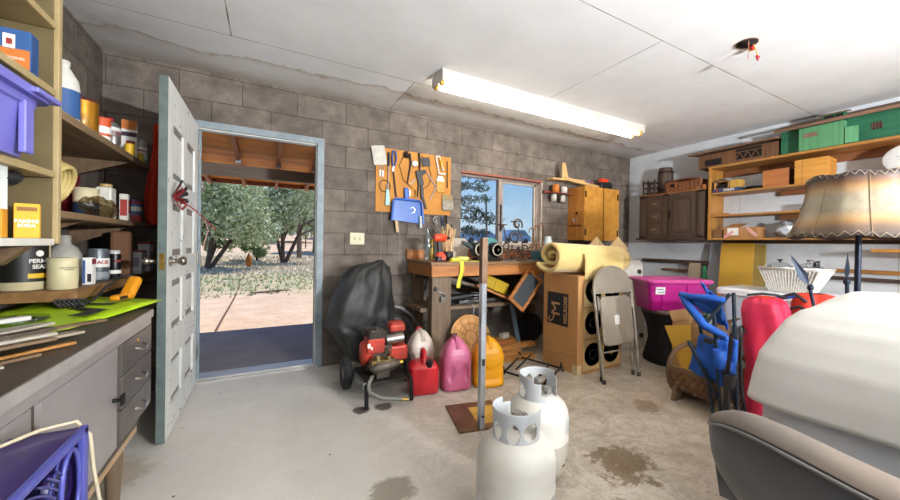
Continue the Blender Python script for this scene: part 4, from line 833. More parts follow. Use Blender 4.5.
for x,z,l in((.955,.95,'thin string hanging from the paper packet down to the dark tarp'),(1.135,.95,'thin string hanging below the dustpan beside the workbench')):
    hung('string',B().tube([(x,py-.004,1.84 if x<1 else 1.37),(x+.003,py-.004,z+.3),(x,py-.004,z)],.0022,4),mat('grey_string','9a948a',.8),l,'string')
hung('c_clamp',B().tube(arc((1.53,py-.03,1.39),.035,60,300,10),.007,6).cyl((1.53,py-.03,1.33),(1.53,py-.03,1.40),.005,n=6),mSteel,'small steel C shaped clamp hanging below the panel','clamp')
for i,(x,z) in enumerate(((1.60,1.43),(1.645,1.45))): hung('paint_brush',B().cyl((x,py-.012,z),(x+.01,py-.014,z-.12),.009,.006,8),mBlack if i else mat('blue_grip','2a4f8c',.5),('dark brush handle','blue brush handle')[i==0]+' hanging under the parts bag','brush')
# --- workbench
mBen=wood('orange_bench_wood','b9773a','8b5224','x');mBenTop=wood('bench_top','8d6842','5f432a','x',.5)
wb=thing('workbench','orange brown wooden workbench with a lower shelf under the window','workbench',(2.05,3.26,0))
BX0,BX1,BY0=1.24,2.93,2.95
build('bench_top',B().box(BX0-.01,BX1,BY0-.01,YB-.003,.945,.977),mBenTop,wb,bevel=.003)
build('apron',B().box(BX0,BX1,BY0,BY0+.035,.845,.944),mBen,wb,bevel=.003);build('apron',B().box(BX0,BX0+.035,BY0+.037,YB-.004,.845,.944),mBen,wb,bevel=.003)
for x0,x1 in((1.262,1.452),(2.72,2.88)): build('leg',B().box(x0,x1,2.99,3.075,0,.845),mOldZ,wb,bevel=.004)
for x0,x1 in((1.28,1.38),(2.74,2.84)): build('leg',B().box(x0,x1,3.48,3.57,0,.845),mOldZ,wb,bevel=.004)
build('lower_shelf',B().box(1.19,2.86,3.08,3.52,.515,.552),mOld,wb,bevel=.003);build('backsplash',B().box(1.22,1.42,3.55,YB-.003,.978,1.075),mBen,wb)
build('backsplash',B().box(1.86,2.95,3.545,3.565,.978,1.075),wood('red_brown_board','a4663a','7f4a28','x'),wb)
t=thing('hasp','steel hasp and padlock hooked on the workbench leg','hasp',(1.36,2.99,.65))
b=B().tube([(1.30,2.984,.73),(1.33,2.98,.70),(1.36,2.975,.70),(1.38,2.98,.68)],.008,6).cyl((1.285,2.985,.72),(1.30,2.97,.75),.014,n=8)
build('hook',b,mSteel,t);build('padlock',B().box(1.335,1.385,2.955,2.988,.62,.665).tube(arc((1.36,2.97,.665),.02,0,180,8),.005,6),mat('dull_lock','77736a',.4,.6),t,bevel=.004)
tag(build('pipe_nipple',B().cyl((1.10,3.3,.72),(1.26,3.2,.70),.006,n=6),mSteel),'thin steel rod poking past the workbench leg','rod') if 0 else None
# things on the bench
zb=.978
gb=[(.001,0),(.037,.002),(.04,.01),(.04,.20),(.036,.215),(.018,.235),(.017,.31),(.019,.315),(.015,.315),(.014,.235),(.03,.212),(.035,.2),(.035,.012),(.001,.008)]
tag(build('glass_bottle',B().lathe((1.275,3.14,zb),gb,24),mClear),'tall clear glass bottle at the left corner of the workbench','bottle')
t=thing('spirit_level','yellow block level standing behind the drill','level',(1.35,3.28,zb));build('body',B().box(1.345,1.375,3.25,3.30,zb,zb+.20),mYel,t,bevel=.004);build('vial',B().box(1.353,1.367,3.245,3.251,zb+.12,zb+.15),mBlack,t)
dr=thing('cordless_drill','orange and black cordless drill standing on its battery','drill',(1.37,3.06,zb));mOr=mat('orange_plastic','e2461c',.4)
build('battery',B().box(1.325,1.415,3.02,3.10,zb,zb+.045),mBlack,dr,bevel=.008);build('base_housing',B().taper((1.37,3.06,zb+.045),(.045,.04),(1.365,3.06,zb+.085),(.022,.025)),mOr,dr,bevel=.006)
build('grip',B().bar((1.365,3.06,zb+.08),(1.35,3.06,zb+.19),.04,.04),mBlack,dr,bevel=.008);build('motor_housing',B().tube([(1.30,3.05,zb+.215),(1.32,3.05,zb+.215),(1.41,3.06,zb+.215),(1.42,3.06,zb+.215)],[.026,.036,.036,.03],14),mOr,dr)
build('chuck',B().cyl((1.42,3.06,zb+.215),(1.46,3.065,zb+.215),.022,.014,12),mBlack,dr);build('badge',B().lathe((1.385,3.019,zb+.035),[(.022,-.002),(.022,.002)],16,axis='y'),mOr,dr)
sk=thing('stick_bundle','fan of pale wooden stakes standing in a dark tin','sticks',(1.50,3.22,zb));rnd=random.Random(5)
build('tin',B().lathe((1.52,3.22,zb),[(.001,0),(.05,.001),(.05,.09),(.046,.09),(.045,.005),(.001,.004)],18),mBlack,sk)
for i in range(14):
    a=rnd.uniform(-1,1);c=rnd.uniform(-.03,.03);build('stick',B().bar((1.52+c,3.22+rnd.uniform(-.02,.02),zb+.006),(1.52+c+a*.075,3.22+rnd.uniform(-.03,.04),zb+rnd.uniform(.26,.36)),.016,.007),mat('stake_wood','c49b6e',.7,0,'a67c50',8) if i%3 else mat('stake_wood_pale','d8bd94',.7,0,'bf9e70',8),sk)
for dx,h in((-.02,.40),(.03,.36),(.0,.44)): build('rod',B().cyl((1.52+dx,3.23,zb+.01),(1.51+dx*2,3.24,zb+h),.006,n=6),mBlkIron,sk)
t=thing('wood_block','weathered pale block on the window sill behind the stakes','block',(1.74,3.45,zb));build('block',B().box(1.60,1.85,3.42,3.50,zb,1.14).box(1.63,1.82,3.41,3.50,1.14,1.20),mat('pale_block','bcb0a0',.7,0,'a09382',5),t,bevel=.004)
mYR=mat('yellow_tape','d9d23c',.5,0,'cbc12e',7)
b=B().box(1.45,1.60,3.0,3.05,zb,zb+.03);t=thing('barrier_tape','yellow plastic tape in a loose heap with one end hanging over the bench edge','tape',(1.6,3.0,zb))
b=lump((1.58,3.04,zb+.022),(.07,.05,.022),4,20,10,.5,3);build('tape_heap',b,mat('pale_yellow_film','e0e07a',.45),t);build('flat_tape',B().box(1.42,1.78,2.97,3.0,zb+.001,zb+.006),mYR,t);build('roll',B().box(1.44,1.52,2.965,3.01,zb+.006,zb+.034),mYR,t,bevel=.006)
b=B();b.grid(lambda u,v:(1.505+.04*u-.02*v+.01*math.sin(v*5),2.934-.004*math.sin(v*6),.98-.24*v),4,12);build('hanging_end',b,mYR,t,solid=.001)
# bench tool with two round housings and a teal guarded wheel
bs=thing('bench_grinder','black two wheeled bench grinder with round housings and a teal back wheel','grinder',(1.9,3.14,zb))
build('base',B().box(1.78,2.04,3.07,3.20,zb,zb+.03),mBlkIron,bs,bevel=.006)
build('motor',B().cyl((1.80,3.16,zb+.10),(2.03,3.16,zb+.10),.055,n=20).box(1.85,1.99,3.11,3.2,zb+.02,zb+.08),mat('grinder_black','202224',.4,.3),bs)
for x in(1.80,2.0):
    build('wheel_housing',B().lathe((x,3.10,zb+.11),[(.03,-.035),(.07,-.03),(.075,.0),(.075,.05),(.05,.06)],24,axis='y'),mat('grinder_black','202224',.4,.3),bs)
    build('face_ring',B().lathe((x,3.062,zb+.11),[(.05,0),(.056,-.004),(.062,0)],24,axis='y'),mat('tan_ring','a99f88',.5,.3),bs);build('nut',B().lathe((x,3.06,zb+.11),[(.016,-.012),(.016,.004)],6,axis='y'),mNick,bs)
build('back_wheel',B().lathe((2.02,3.26,zb+.115),[(.001,-.014),(.105,-.014),(.105,.014),(.001,.014)],32,axis='y'),mat('cream_stone','c9c3ae',.7),bs);build('wheel_guard',B().lathe((2.02,3.26,zb+.115),[(.106,-.02),(.122,-.02),(.122,.02),(.106,.02)],32,axis='y'),mat('teal_guard','4c8f8b',.45),bs)
build('tool_arm',B().tube([(1.76,3.12,zb+.06),(1.73,3.12,zb+.13),(1.66,3.12,zb+.17),(1.62,3.12,zb+.185)],[.03,.026,.02,.013],10),mat('dark_green_arm','2b3836',.45),bs)
# scroll iron stand
def scroll(c,r,a0,turns,n=26,sgn=1,y=3.15):
    return [V((c[0]+r*(1-.75*k/n)*math.cos(R(a0)+sgn*2*PI*turns*k/n),y,c[1]+r*(1-.75*k/n)*math.sin(R(a0)+sgn*2*PI*turns*k/n))) for k in range(n+1)]
mRust=mat('rusty_wire','6b5443',.6,.5,'3d332d',12)
cs=thing('candle_stand','rusty scrolled iron candle stand with two small plates','candle stand',(2.28,3.15,zb))
rows=(((2.30,1.40),.06,-30,1.2,1),((2.27,1.27),.06,150,1.1,1),((2.17,1.16),.06,20,1.3,-1),((2.40,1.14),.065,160,1.3,1),((2.30,1.09),.05,90,1.4,-1),((2.20,1.04),.045,200,1.3,1),((2.36,1.03),.04,0,1.3,1),((2.10,1.08),.04,60,1.4,1),((2.47,1.07),.045,120,1.2,-1))
b=B()
for c,r,a,tn,sg_ in rows: b.tube(scroll((c[0],c[1]-.04),r*1.15,a,tn,sgn=sg_),.009,6)
b.tube([(2.245,3.15,1.39),(2.31,3.15,1.32),(2.36,3.15,1.22),(2.38,3.15,1.10),(2.36,3.15,zb+.006)],.0065,6).tube([(2.12,3.15,1.35),(2.15,3.15,1.22),(2.20,3.15,1.12),(2.18,3.15,zb+.006)],.0065,6).tube([(2.05,3.15,1.12),(2.2,3.15,1.09),(2.4,3.15,1.10),(2.52,3.15,1.12)],.006,6).tube([(2.08,3.15,zb+.006),(2.3,3.15,zb+.006),(2.5,3.15,zb+.006)],.0065,6)
build('scrollwork',b,mRust,cs)
for x,z in((2.275,1.385),(2.105,1.345)): build('candle_plate',B().lathe((x,3.15,z),[(.001,0),(.05,.0),(.055,.008),(.001,.004)],20).cyl((x,3.15,z-.05),(x,3.15,z),.008,n=8),mRust,cs)
build('foot_bar',B().bar((2.18,3.05,zb+.006),(2.18,3.25,zb+.006),.012,.012).bar((2.44,3.05,zb+.006),(2.44,3.25,zb+.006),.012,.012),mRust,cs)
cw=thing('wire_rack','tarnished copper wire rack with loops at the right of the workbench','rack',(2.62,3.2,zb));mCop=mat('tarnished_copper','9a6a3f',.4,.7,'6d4a30',10)
b=B()
for i,x in enumerate((2.56,2.63,2.70)):
    b.tube([(x,3.2,zb+.006),(x,3.2,1.30+.03*i)]+arc((x-.03,3.2,1.30+.03*i),.03,0,220,8),.007,6);b.tube(scroll((x-.02,1.12),.04,0,1.2,y=3.2),.0055,6)
b.tube([(2.5,3.2,1.08),(2.74,3.2,1.08)],.006,6).tube([(2.5,3.2,zb+.006),(2.74,3.2,zb+.006)],.006,6).tube([(2.56,3.12,zb+.006),(2.56,3.28,zb+.006)],.006,6)
build('rack_wires',b,mCop,cw)
for i,(x,y,rz,L,m,l) in enumerate(((2.16,2.99,6,.16,mSteel,'steel wrench lying at the bench edge'),(2.38,3.0,-8,.12,mSteel,'short steel chisel on the bench edge beside the wrench'),(2.62,2.985,3,.12,mBlack,'black handled tool at the bench edge near the blanket'))):
    X=T(x,y,zb,rz);tag(build('hand_tool',B(X).box(-L,L,-.012,.012,.0,.012).box(L,L+.03,-.022,.022,0,.012),m,bevel=.004),l,'tool')
for x,l in((2.49,'left of two small white cubes on the workbench'),(2.54,'right of two small white cubes on the workbench')): tag(build('white_cube',B(T(x,3.03,zb,20)).box(-.018,.018,-.018,.018,0,.035),mWhite,bevel=.004),l,'cube')
for x,z,l in((2.60,1.13,'lower'),(2.665,1.13,'upper')): pass
t=thing('bench_vise','dark teal bench vise clamped at the bench edge beside the blanket','vise',(2.5,3.0,zb));build('vise_body',B().box(2.46,2.56,2.96,3.12,zb,zb+.10),mat('dark_teal','2f5f62',.45),t,bevel=.012);build('front_jaw',B().box(2.45,2.57,2.885,2.93,.90,zb+.13),mat('dark_teal','2f5f62',.45),t,bevel=.008);build('jaw_plate',B().box(2.46,2.56,2.93,2.945,zb+.06,zb+.14),mSteel,t);build('screw_handle',B().cyl((2.51,2.83,zb+.01),(2.51,2.89,zb+.01),.012,n=8).cyl((2.45,2.835,zb+.01),(2.57,2.835,zb+.01),.006,n=8),mSteel,t)
tag(build('pale_jar',B().lathe((2.86,3.30,zb),[(.05,0),(.052,.2),(.04,.25),(.04,.27),(.001,.272)],20),mat('pale_cloudy','c3cbc4',.3)),'cloudy pale jar on the bench behind the blanket','jar')
# under bench
zl=.553;rnd=random.Random(12)
jl=[('pipe_wrench','dark pipe wrench in the clutter on the lower bench shelf',(1.52,3.2),(1.75,3.3),.03),('hand_saw','dark hand saw lying on the lower bench shelf',(1.55,3.35),(1.95,3.42),.06),('steel_rod','steel rods lying across the lower shelf clutter',(1.62,3.16),(2.10,3.18),.014),('pry_bar','black pry bar on the lower bench shelf',(1.5,3.45),(1.9,3.3),.02)]
for i,(n,l,p,q,w) in enumerate(jl): tag(build(n,B().bar((*p,zl+.018+.03*(i%2)),(*q,zl+.02+.03*(i%2)),w,.03),[mBlkIron,mSteel][i==2],bevel=.004),l,n.replace('_',' '))
t=thing('angle_grinder','dark power drill lying in the clutter on the lower shelf','drill',(1.62,3.13,zl));build('body',B().cyl((1.50,3.14,zl+.06),(1.70,3.13,zl+.08),.04,.032,14),mBlack,t);build('grip',B().bar((1.54,3.14,zl+.03),(1.50,3.13,zl+.001),.04,.03),mBlack,t,bevel=.005);build('chuck',B().cyl((1.70,3.13,zl+.08),(1.75,3.13,zl+.085),.018,.01,10),mSteel,t)
tag(build('wire_coil',B().tube([V((1.80+.07*math.cos(k*.5),3.15+.04*math.sin(k*.5),zl+.01+.0022*k)) for k in range(46)],.005,5),mSteel),'coil of silver wire on the lower bench shelf','wire')
tag(build('chain',B().tube([(1.72,3.09,zl+.012),(1.74,3.07,zl-.02),(1.73,3.07,.45),(1.735,3.07,.33)],.006,6),mSteel),'thin chain dangling over the lower shelf edge','chain')
tag(build('slanting_plank',B().bar((1.46,3.25,.83),(2.25,3.12,.575),.05,.03),mOld),'rough plank slanting down under the bench top','plank')
tag(build('slanting_plank',B().bar((1.75,3.06,.745),(2.14,3.03,.58),.02,.06,up=(0,1,0)),mBen),'orange plank slanting in front of the yellow case','plank')
M=FR((2.02,3.13,.735),(.72,0,-.30),(.3,0,.72));t=thing('tool_case','yellow case tilted under the workbench top','case',(2.0,3.13,.6));build('case_body',B(M).box(-.17,.15,-.065,.055,-.03,.03),mat('case_yellow','c9a520',.45),t,bevel=.01);build('case_strap',B(M).box(-.03,-.02,-.067,.057,-.033,.032),mat('case_yellow_dark','a5861c',.5),t);build('steel_edge',B(M).box(-.0,.13,-.078,-.067,-.035,.03),mChrome,t)
M=FR((2.255,2.925,.69),(.75,0,-.62),(.50,0,.80));t=thing('framed_screen','small orange wood frame around a dark screen, tilted against the bench','frame',(2.26,2.93,.49))
for x0,x1,y0_,y1_ in((-.115,.115,-.20,-.165),(-.115,.115,.165,.20),(-.115,-.085,-.165,.165),(.085,.115,-.165,.165)): build('frame_rail',B(M).box(x0,x1,y0_,y1_,-.012,.012),mBen,t,bevel=.002)
build('screen',B(M).box(-.087,.087,-.167,.167,-.004,.002),mat('dark_screen','3f4548',.5,0,'33383b',6),t)
# disc lid, boards, tyre, pipe
M=FR((1.61,2.90,.285),(1,.05,0),(.08,.35,1));t=thing('woven_tray','round woven tan tray leaning in front of the lower shelf','tray',(1.6,2.85,.06))
b=B(M).lathe((0,0,0),[(.001,.0),(.205,.0),(.21,.012),(.2,.016),(.001,.012)],40);build('disc',b,mat('woven_tan','c9955a',.7,0,'a87a44',18,hi=.65),t)
b=B(M)
for r in(.06,.13,.185): b.tube([(r*math.cos(R(a)),r*math.sin(R(a)),.016) for a in range(0,360,12)],.003,4,closed=True)
for a in range(0,360,30): b.tube([(.06*math.cos(R(a)),.06*math.sin(R(a)),.016),(.19*math.cos(R(a)),.19*math.sin(R(a)),.016)],.003,4)
build('weave_ribs',b,mat('woven_dark','9a6d3a',.7),t)
rnd=random.Random(9);k=0
for z,ys in((.0,(2.93,3.06,3.2)),(.045,(2.96,3.09,3.25)),(.09,(3.0,3.14)),(.135,(3.05,3.18))):
    for y in ys:
        x0=1.80+rnd.uniform(0,.12);x1=2.34+rnd.uniform(-.1,.18)-z*.8;a=rnd.uniform(-.03,.03)
        tag(build('scrap_board',B().bar((x0,y,z+.022),(x1,y+a,z+.022),.085,.04),[mPine,mOld,mBen][(k*7)%3],bevel=.003),['front board of the bottom layer','middle board of the bottom layer','rear board of the bottom layer','front board of the second layer','middle board of the second layer','rear board of the second layer','front board of the third layer','rear board of the third layer','front board on top','rear board on top'][k]+' in the scrap wood pile under the bench','board','scrap boards under the workbench');k+=1
tag(build('wood_chunk',B(T(2.12,3.1,.178,15)).box(-.05,.05,-.03,.03,0,.05),mat('white_block_paint','c9c4b3',.7),bevel=.006),'small pale block on top of the scrap wood pile','block')
tr=thing('small_tyre','small black tyre leaning on the wall under the bench','tyre',(2.68,3.36,0));M=FR((2.70,3.42,.17),(1,0,0),(0,.2,1))
build('tyre',B(M).lathe((0,0,0),[(.09,-.05),(.13,-.06),(.16,-.045),(.168,0),(.16,.045),(.13,.06),(.09,.05)],30),mTyre,tr);build('rim',B(M).lathe((0,0,0),[(.03,-.03),(.09,-.04),(.09,.04),(.03,.03)],24),mat('dark_rim','4a4a4c',.5,.5),tr)
tag(build('grey_pipe',B().cyl((2.27,3.02,.03),(2.44,3.45,.50),.028,n=14),mat('blue_grey_pipe','5f6e78',.4)),'blue grey pipe leaning under the workbench','pipe')
# --- tarp covered thing, hoses, engine cart
mTarp=mat('black_plastic_sheet','2f2f2d',.55,0,'20201f',9,bump=.6)
lv=[(.985,.868,.872,.02),(.96,.76,.90,.06),(.925,.63,.925,.12),(.84,.56,.945,.16),(.72,.50,.96,.18),(.56,.44,.975,.19),(.46,.40,.98,.19),(.38,.48,.985,.18),(.26,.56,.98,.19),(.15,.62,.97,.18)]
def tf(u,v):
    k=v*(len(lv)-1);i=min(int(k),len(lv)-2);f=k-i;A,Bq=lv[i],lv[i+1];z,xa,xb,d=[A[j]+(Bq[j]-A[j])*f for j in range(4)]
    a=2*PI*u;c=math.cos(a);s_=math.sin(a);cx=(xa+xb)/2;hw=(xb-xa)/2
    fold=.010*math.sin(9*a+4*v)*min(1,v*2)+.03*noise.noise(V((c*2.5,s_*2.5,v*5)))+.014*noise.noise(V((c*6,s_*6,v*14)))
    return (cx+hw*math.copysign(abs(c)**.8,c)+fold*c,3.22+(d+fold)*math.copysign(abs(s_)**.8,s_),z+.012*noise.noise(V((u*9,v*7,3))))
tp=thing('plastic_cover','black plastic sheet draped over a tall machine by the wall','cover',(.75,3.22,0))
b=B().grid(tf,72,34,0,True);build('sheet',b,mTarp,tp,solid=.003);build('support_frame',B().bar((.72,3.2,0),(.80,3.2,.86),.03,.03).bar((.9,3.2,0),(.87,3.2,.86),.03,.03),mBlkIron,tp)
tag(build('rubber_hose',B().tube([(.96,3.38,.50),(1.04,3.40,.535),(1.12,3.41,.515),(1.22,3.42,.44),(1.31,3.43,.32),(1.355,3.43,.18),(1.35,3.44,.02)],.014,8),mat('grey_hose','8d9092',.5)),'grey hose arching from behind the black cover','hose')
tag(build('rubber_hose',B().tube([(1.0,3.33,.46),(1.10,3.34,.45),(1.18,3.35,.38),(1.23,3.35,.26),(1.235,3.35,.02)],.014,8),mBlack),'black hose arching below the grey one','hose')
ec=thing('engine_cart','small red engine and pump on a two wheeled steel cart','engine',(.72,2.68,0));mEngR=mat('engine_red','c23a22',.45,0,'8e2a1a',7);mGr=mat('greasy_metal','5b5148',.5,.6,'39322b',10);mDk=mat('dark_steel_plate','3f3a36',.5,.5,'2b2724',9)
build('deck',B().add([(.56,2.53,.155),(.90,2.53,.155),(.92,2.98,.135),(.60,2.98,.135),(.56,2.53,.165),(.90,2.53,.165),(.92,2.98,.145),(.60,2.98,.145)],[(0,1,2,3),(7,6,5,4),(0,4,5,1),(1,5,6,2),(2,6,7,3),(3,7,4,0)]),mDk,ec)
for x in(.565,.60) : pass
build('side_rail',B().bar((.575,2.50,.165),(.575,2.98,.13),.02,.04),mSteel,ec)
for x,t_ in((.585,1),(.90,1)): build('front_leg',B().tube([(x,2.56,.17),(x,2.50,.165),(x,2.485,.14),(x,2.48,.015)],.014,10),mBlkIron,ec)
for x in(.535,1): 
    w_=build('wheel',B().lathe((x,2.95,.125),[(.05,-.022),(.11,-.03),(.125,-.02),(.125,.02),(.11,.03),(.05,.022)],24,axis='x'),mTyre,ec);build('hub',B().lathe((x,2.95,.125),[(.01,-.026),(.07,-.018),(.07,.018),(.01,.026)],16,axis='x'),mat('tan_hub','7d6c55',.6),w_)
build('axle',B().cyl((.54,2.95,.125),(.98,2.95,.125),.01,n=8),mBlkIron,ec)
build('engine_block',B().box(.64,.82,2.72,2.88,.18,.36),mGr,ec,bevel=.01)
build('flywheel_shroud',B().lathe((.60,2.82,.34),[(.05,0),(.105,.005),(.115,.03),(.115,.08),(.10,.09)],24,axis='x'),mEngR,ec)
build('blower_housing',B().box(.63,.79,2.68,2.84,.36,.50),mEngR,ec,bevel=.012)
b=B()
for i in range(6): b.box(.64,.80,2.665,2.86,.50+.011*i,.506+.011*i)
build('cooling_fins',b,mGr,ec);build('cylinder_head',B().box(.66,.78,2.69,2.82,.48,.57).cyl((.72,2.70,.57),(.72,2.70,.60),.012,n=8),mGr,ec,bevel=.004)
build('maker_plate',B().box(.628,.655,2.672,2.678,.42,.46).box(.66,.675,2.672,2.678,.40,.43),mPaper,ec)
build('muffler_cover',B().box(.85,1.0,2.72,2.86,.53,.60),mEngR,ec,bevel=.018);build('muffler_lid',B().box(.862,.99,2.73,2.85,.60,.615),mEngR,ec,bevel=.008)
build('air_cleaner',B().cyl((.82,2.75,.46),(.98,2.74,.47),.047,n=20),mat('ribbed_foil','a9a59c',.35,.7,'7b776e',20,(30,1,1)),ec)
build('fuel_tank',B().box(.84,1.02,2.70,2.86,.26,.40),mEngR,ec,bevel=.02);build('tank_seam',B().box(.835,1.025,2.695,2.865,.365,.378),mEngR,ec)
build('pump_body',B().tube([(.64,2.60,.24),(.66,2.60,.25),(.84,2.60,.27),(.90,2.60,.275)],[.045,.062,.055,.03],14).box(.68,.80,2.55,2.66,.17,.31),mGr,ec,bevel=.006);build('pump_head',B().cyl((.70,2.58,.31),(.70,2.60,.36),.028,n=10).cyl((.80,2.58,.30),(.80,2.60,.35),.024,n=10).box(.64,.86,2.565,2.66,.29,.325),mat('corroded_brass','7a6338',.5,.5,'4e4027',9),ec,bevel=.004)
build('outlet_tip',B().cyl((.90,2.60,.275),(.935,2.60,.28),.014,n=8),mYel,ec)
build('suction_hose',B().tube([(.64,2.56,.20),(.60,2.50,.17),(.60,2.45,.13),(.66,2.42,.10),(.74,2.40,.085),(.80,2.385,.075)],.014,8),mat('grey_green_hose','6f6f66',.5),ec);build('hose_end',B().cyl((.80,2.385,.075),(.84,2.375,.07),.012,n=8),mBrass,ec)
build('carburettor',B().box(.79,.86,2.70,2.78,.34,.42).cyl((.80,2.69,.38),(.80,2.66,.38),.016,n=10).tube([(.70,2.70,.60),(.76,2.68,.58),(.81,2.69,.45)],.006,6),mGr,ec,bevel=.004)
build('spark_lead',B().tube([(.80,2.68,.52),(.84,2.72,.56),(.80,2.78,.60),(.72,2.75,.60)],.006,6),mBlack,ec)
for _o in list(ec.children):
    if _o.name.split('.')[0] in('engine_block','flywheel_shroud','blower_housing','cooling_fins','cylinder_head','maker_plate','muffler_cover','muffler_lid','air_cleaner','fuel_tank','tank_seam','pump_body','pump_head','outlet_tip','carburettor','spark_lead'):
        pv=V((.655,2.68,.165))-WL[ec.name];_o.location=pv+(_o.location-pv)*.8;_o.scale=(.8,.8,.8)
# --- fuel cans
def jugcan(x,y,w,d,h,rz,m,label,blue=None,name='fuel_can',capm=None,style=0):
    t=thing(name,label,'fuel can',(x,y,0),'fuel cans on the floor');X=T(x,y,0,rz)
    if style==0:
        b=tub(B(X),[(-w/2+.01,w/2-.01,-d/2+.01,d/2-.01,.03,0),(-w/2,w/2,-d/2,d/2,.035,.012),(-w/2,w/2,-d/2,d/2,.035,h*.62),(-w/2+.012,w/2-.012,-d/2+.012,d/2-.012,.035,h*.68),(-w*.30,w*.30,-d/2+.05,d/2-.05,.03,h*.76)]);build('body',b,m,t,bevel=.006)
        build('carry_handle',B(X).tube([(0,-d*.30,h*.70),(0,-d*.22,h*.97),(0,d*.1,h*.98),(0,d*.28,h*.73)],.02,10),m,t)
        build('cap',B(X).cyl((w*.16,-d*.36,h*.66),(w*.18,-d*.47,h*.80),.026,.026,14).cyl((w*.18,-d*.46,h*.79),(w*.185,-d*.49,h*.83),.016,.014,10),mBlack,t)
    else:
        pf=[(.80,0),(.92,.01),(1,.035),(1,.30),(.985,.36),(1,.42),(1,.60),(.93,.70),(.80,.80),(.58,.90),(.34,.97),(.1,1.0)]
        def fn(u,v):
            k=v*(len(pf)-1);i=min(int(k),len(pf)-2);f=k-i;f=f*f*(3-2*f) if 2<i<9 else f;q=pf[i][0]+(pf[i+1][0]-pf[i][0])*f;z=h*(pf[i][1]+(pf[i+1][1]-pf[i][1])*f);a=2*PI*u
            c,sn=math.cos(a),math.sin(a);x=w/2*q*math.copysign(abs(c)**.55,c);y=d/2*q*math.copysign(abs(sn)**.55,sn)
            if sn<0 and style==1:
                for cx in(-.24,.24):
                    g=1-((x/w-cx)/.13)**2-((z/h-.36+.25*(abs(x/w)-.24))/.15)**2
                    if g>0: y+=.03*min(1,g*1.6)
            if sn<0 and style==2:
                g=z/h-(.54-.16*(1-abs(x/w)*2));y+=.016*max(0,min(1,.5-g*14))*(z/h>.12)
            return (x,y,z)
        build('body',B(X).grid(fn,96,64,0,True),m,t)
        build('carry_handle',B(X).tube([(0,-d*.32,h*.78),(0,-d*.16,h*.97),(0,d*.14,h*.985),(0,d*.34,h*.78)],[.026,.022,.022,.026],10),m,t)
        build('cap',B(X).cyl((0,d*.2,h*.93),(0,d*.26,h*1.03),.026,n=14),capm or mBlack,t)
mJR=mat('red_can','bd1f27',.4,0,'a3181f',3);mJM=mat('faded_mauve_can','c06488',.42,0,'a84a68',3.5);mJY=mat('yellow_can','f2a90f',.4,0,'e69c0a',3);mJW=mat('clouded_white_can','c8bcae',.4,0,'a99788',4)
jugcan(1.045,2.63,.22,.19,.32,-12,mJR,'square red fuel can with a black cap beside the engine cart')
jugcan(1.125,2.90,.22,.18,.41,0,mJW,'clouded white fuel can with a red cap behind the red one',capm=mRed,style=2)
jugcan(1.30,2.585,.235,.21,.40,-10,mJM,'tall faded mauve fuel can between the red and yellow cans',style=1)
jugcan(1.565,2.52,.25,.21,.385,-14,mJY,'bright yellow fuel can behind the steel post',style=2)
# --- steel post on plate
sp_=thing('steel_post','square steel post standing on a rusty base plate','post',(1.13,1.90,0))
M=FR((1.0,1.92,0),(.32,-.07,0),(.1,.38,0))
build('base_plate',B(M).box(0,.335,0,.38,0,.012),mat('rusty_plate','5a3f30',.45,.5,'8a6a4c',4),sp_,bevel=.002);build('plate_patch',B(M).box(.14,.32,.06,.30,.012,.0128),mat('yellow_patch','c79a3e',.6,0,'a67d2f',5),sp_)
build('post_tube',B().box(1.122,1.156,1.885,1.921,.012,1.178),mat('brushed_zinc','c9ced3',.22,.55,'8b9096',4,(5,5,.6)),sp_,bevel=.002);build('rusty_top_band',B().box(1.1205,1.1575,1.8835,1.9225,.90,1.176),mat('rust_band','77604c',.5,.6,'5b3b2a',8),sp_)
build('post_slot',B().box(1.13,1.148,1.8815,1.884,.40,.44),mDarkHole,sp_);build('post_bolt',B().cyl((1.139,1.884,.09),(1.139,1.874,.09),.006,n=8),mBlkIron,sp_)
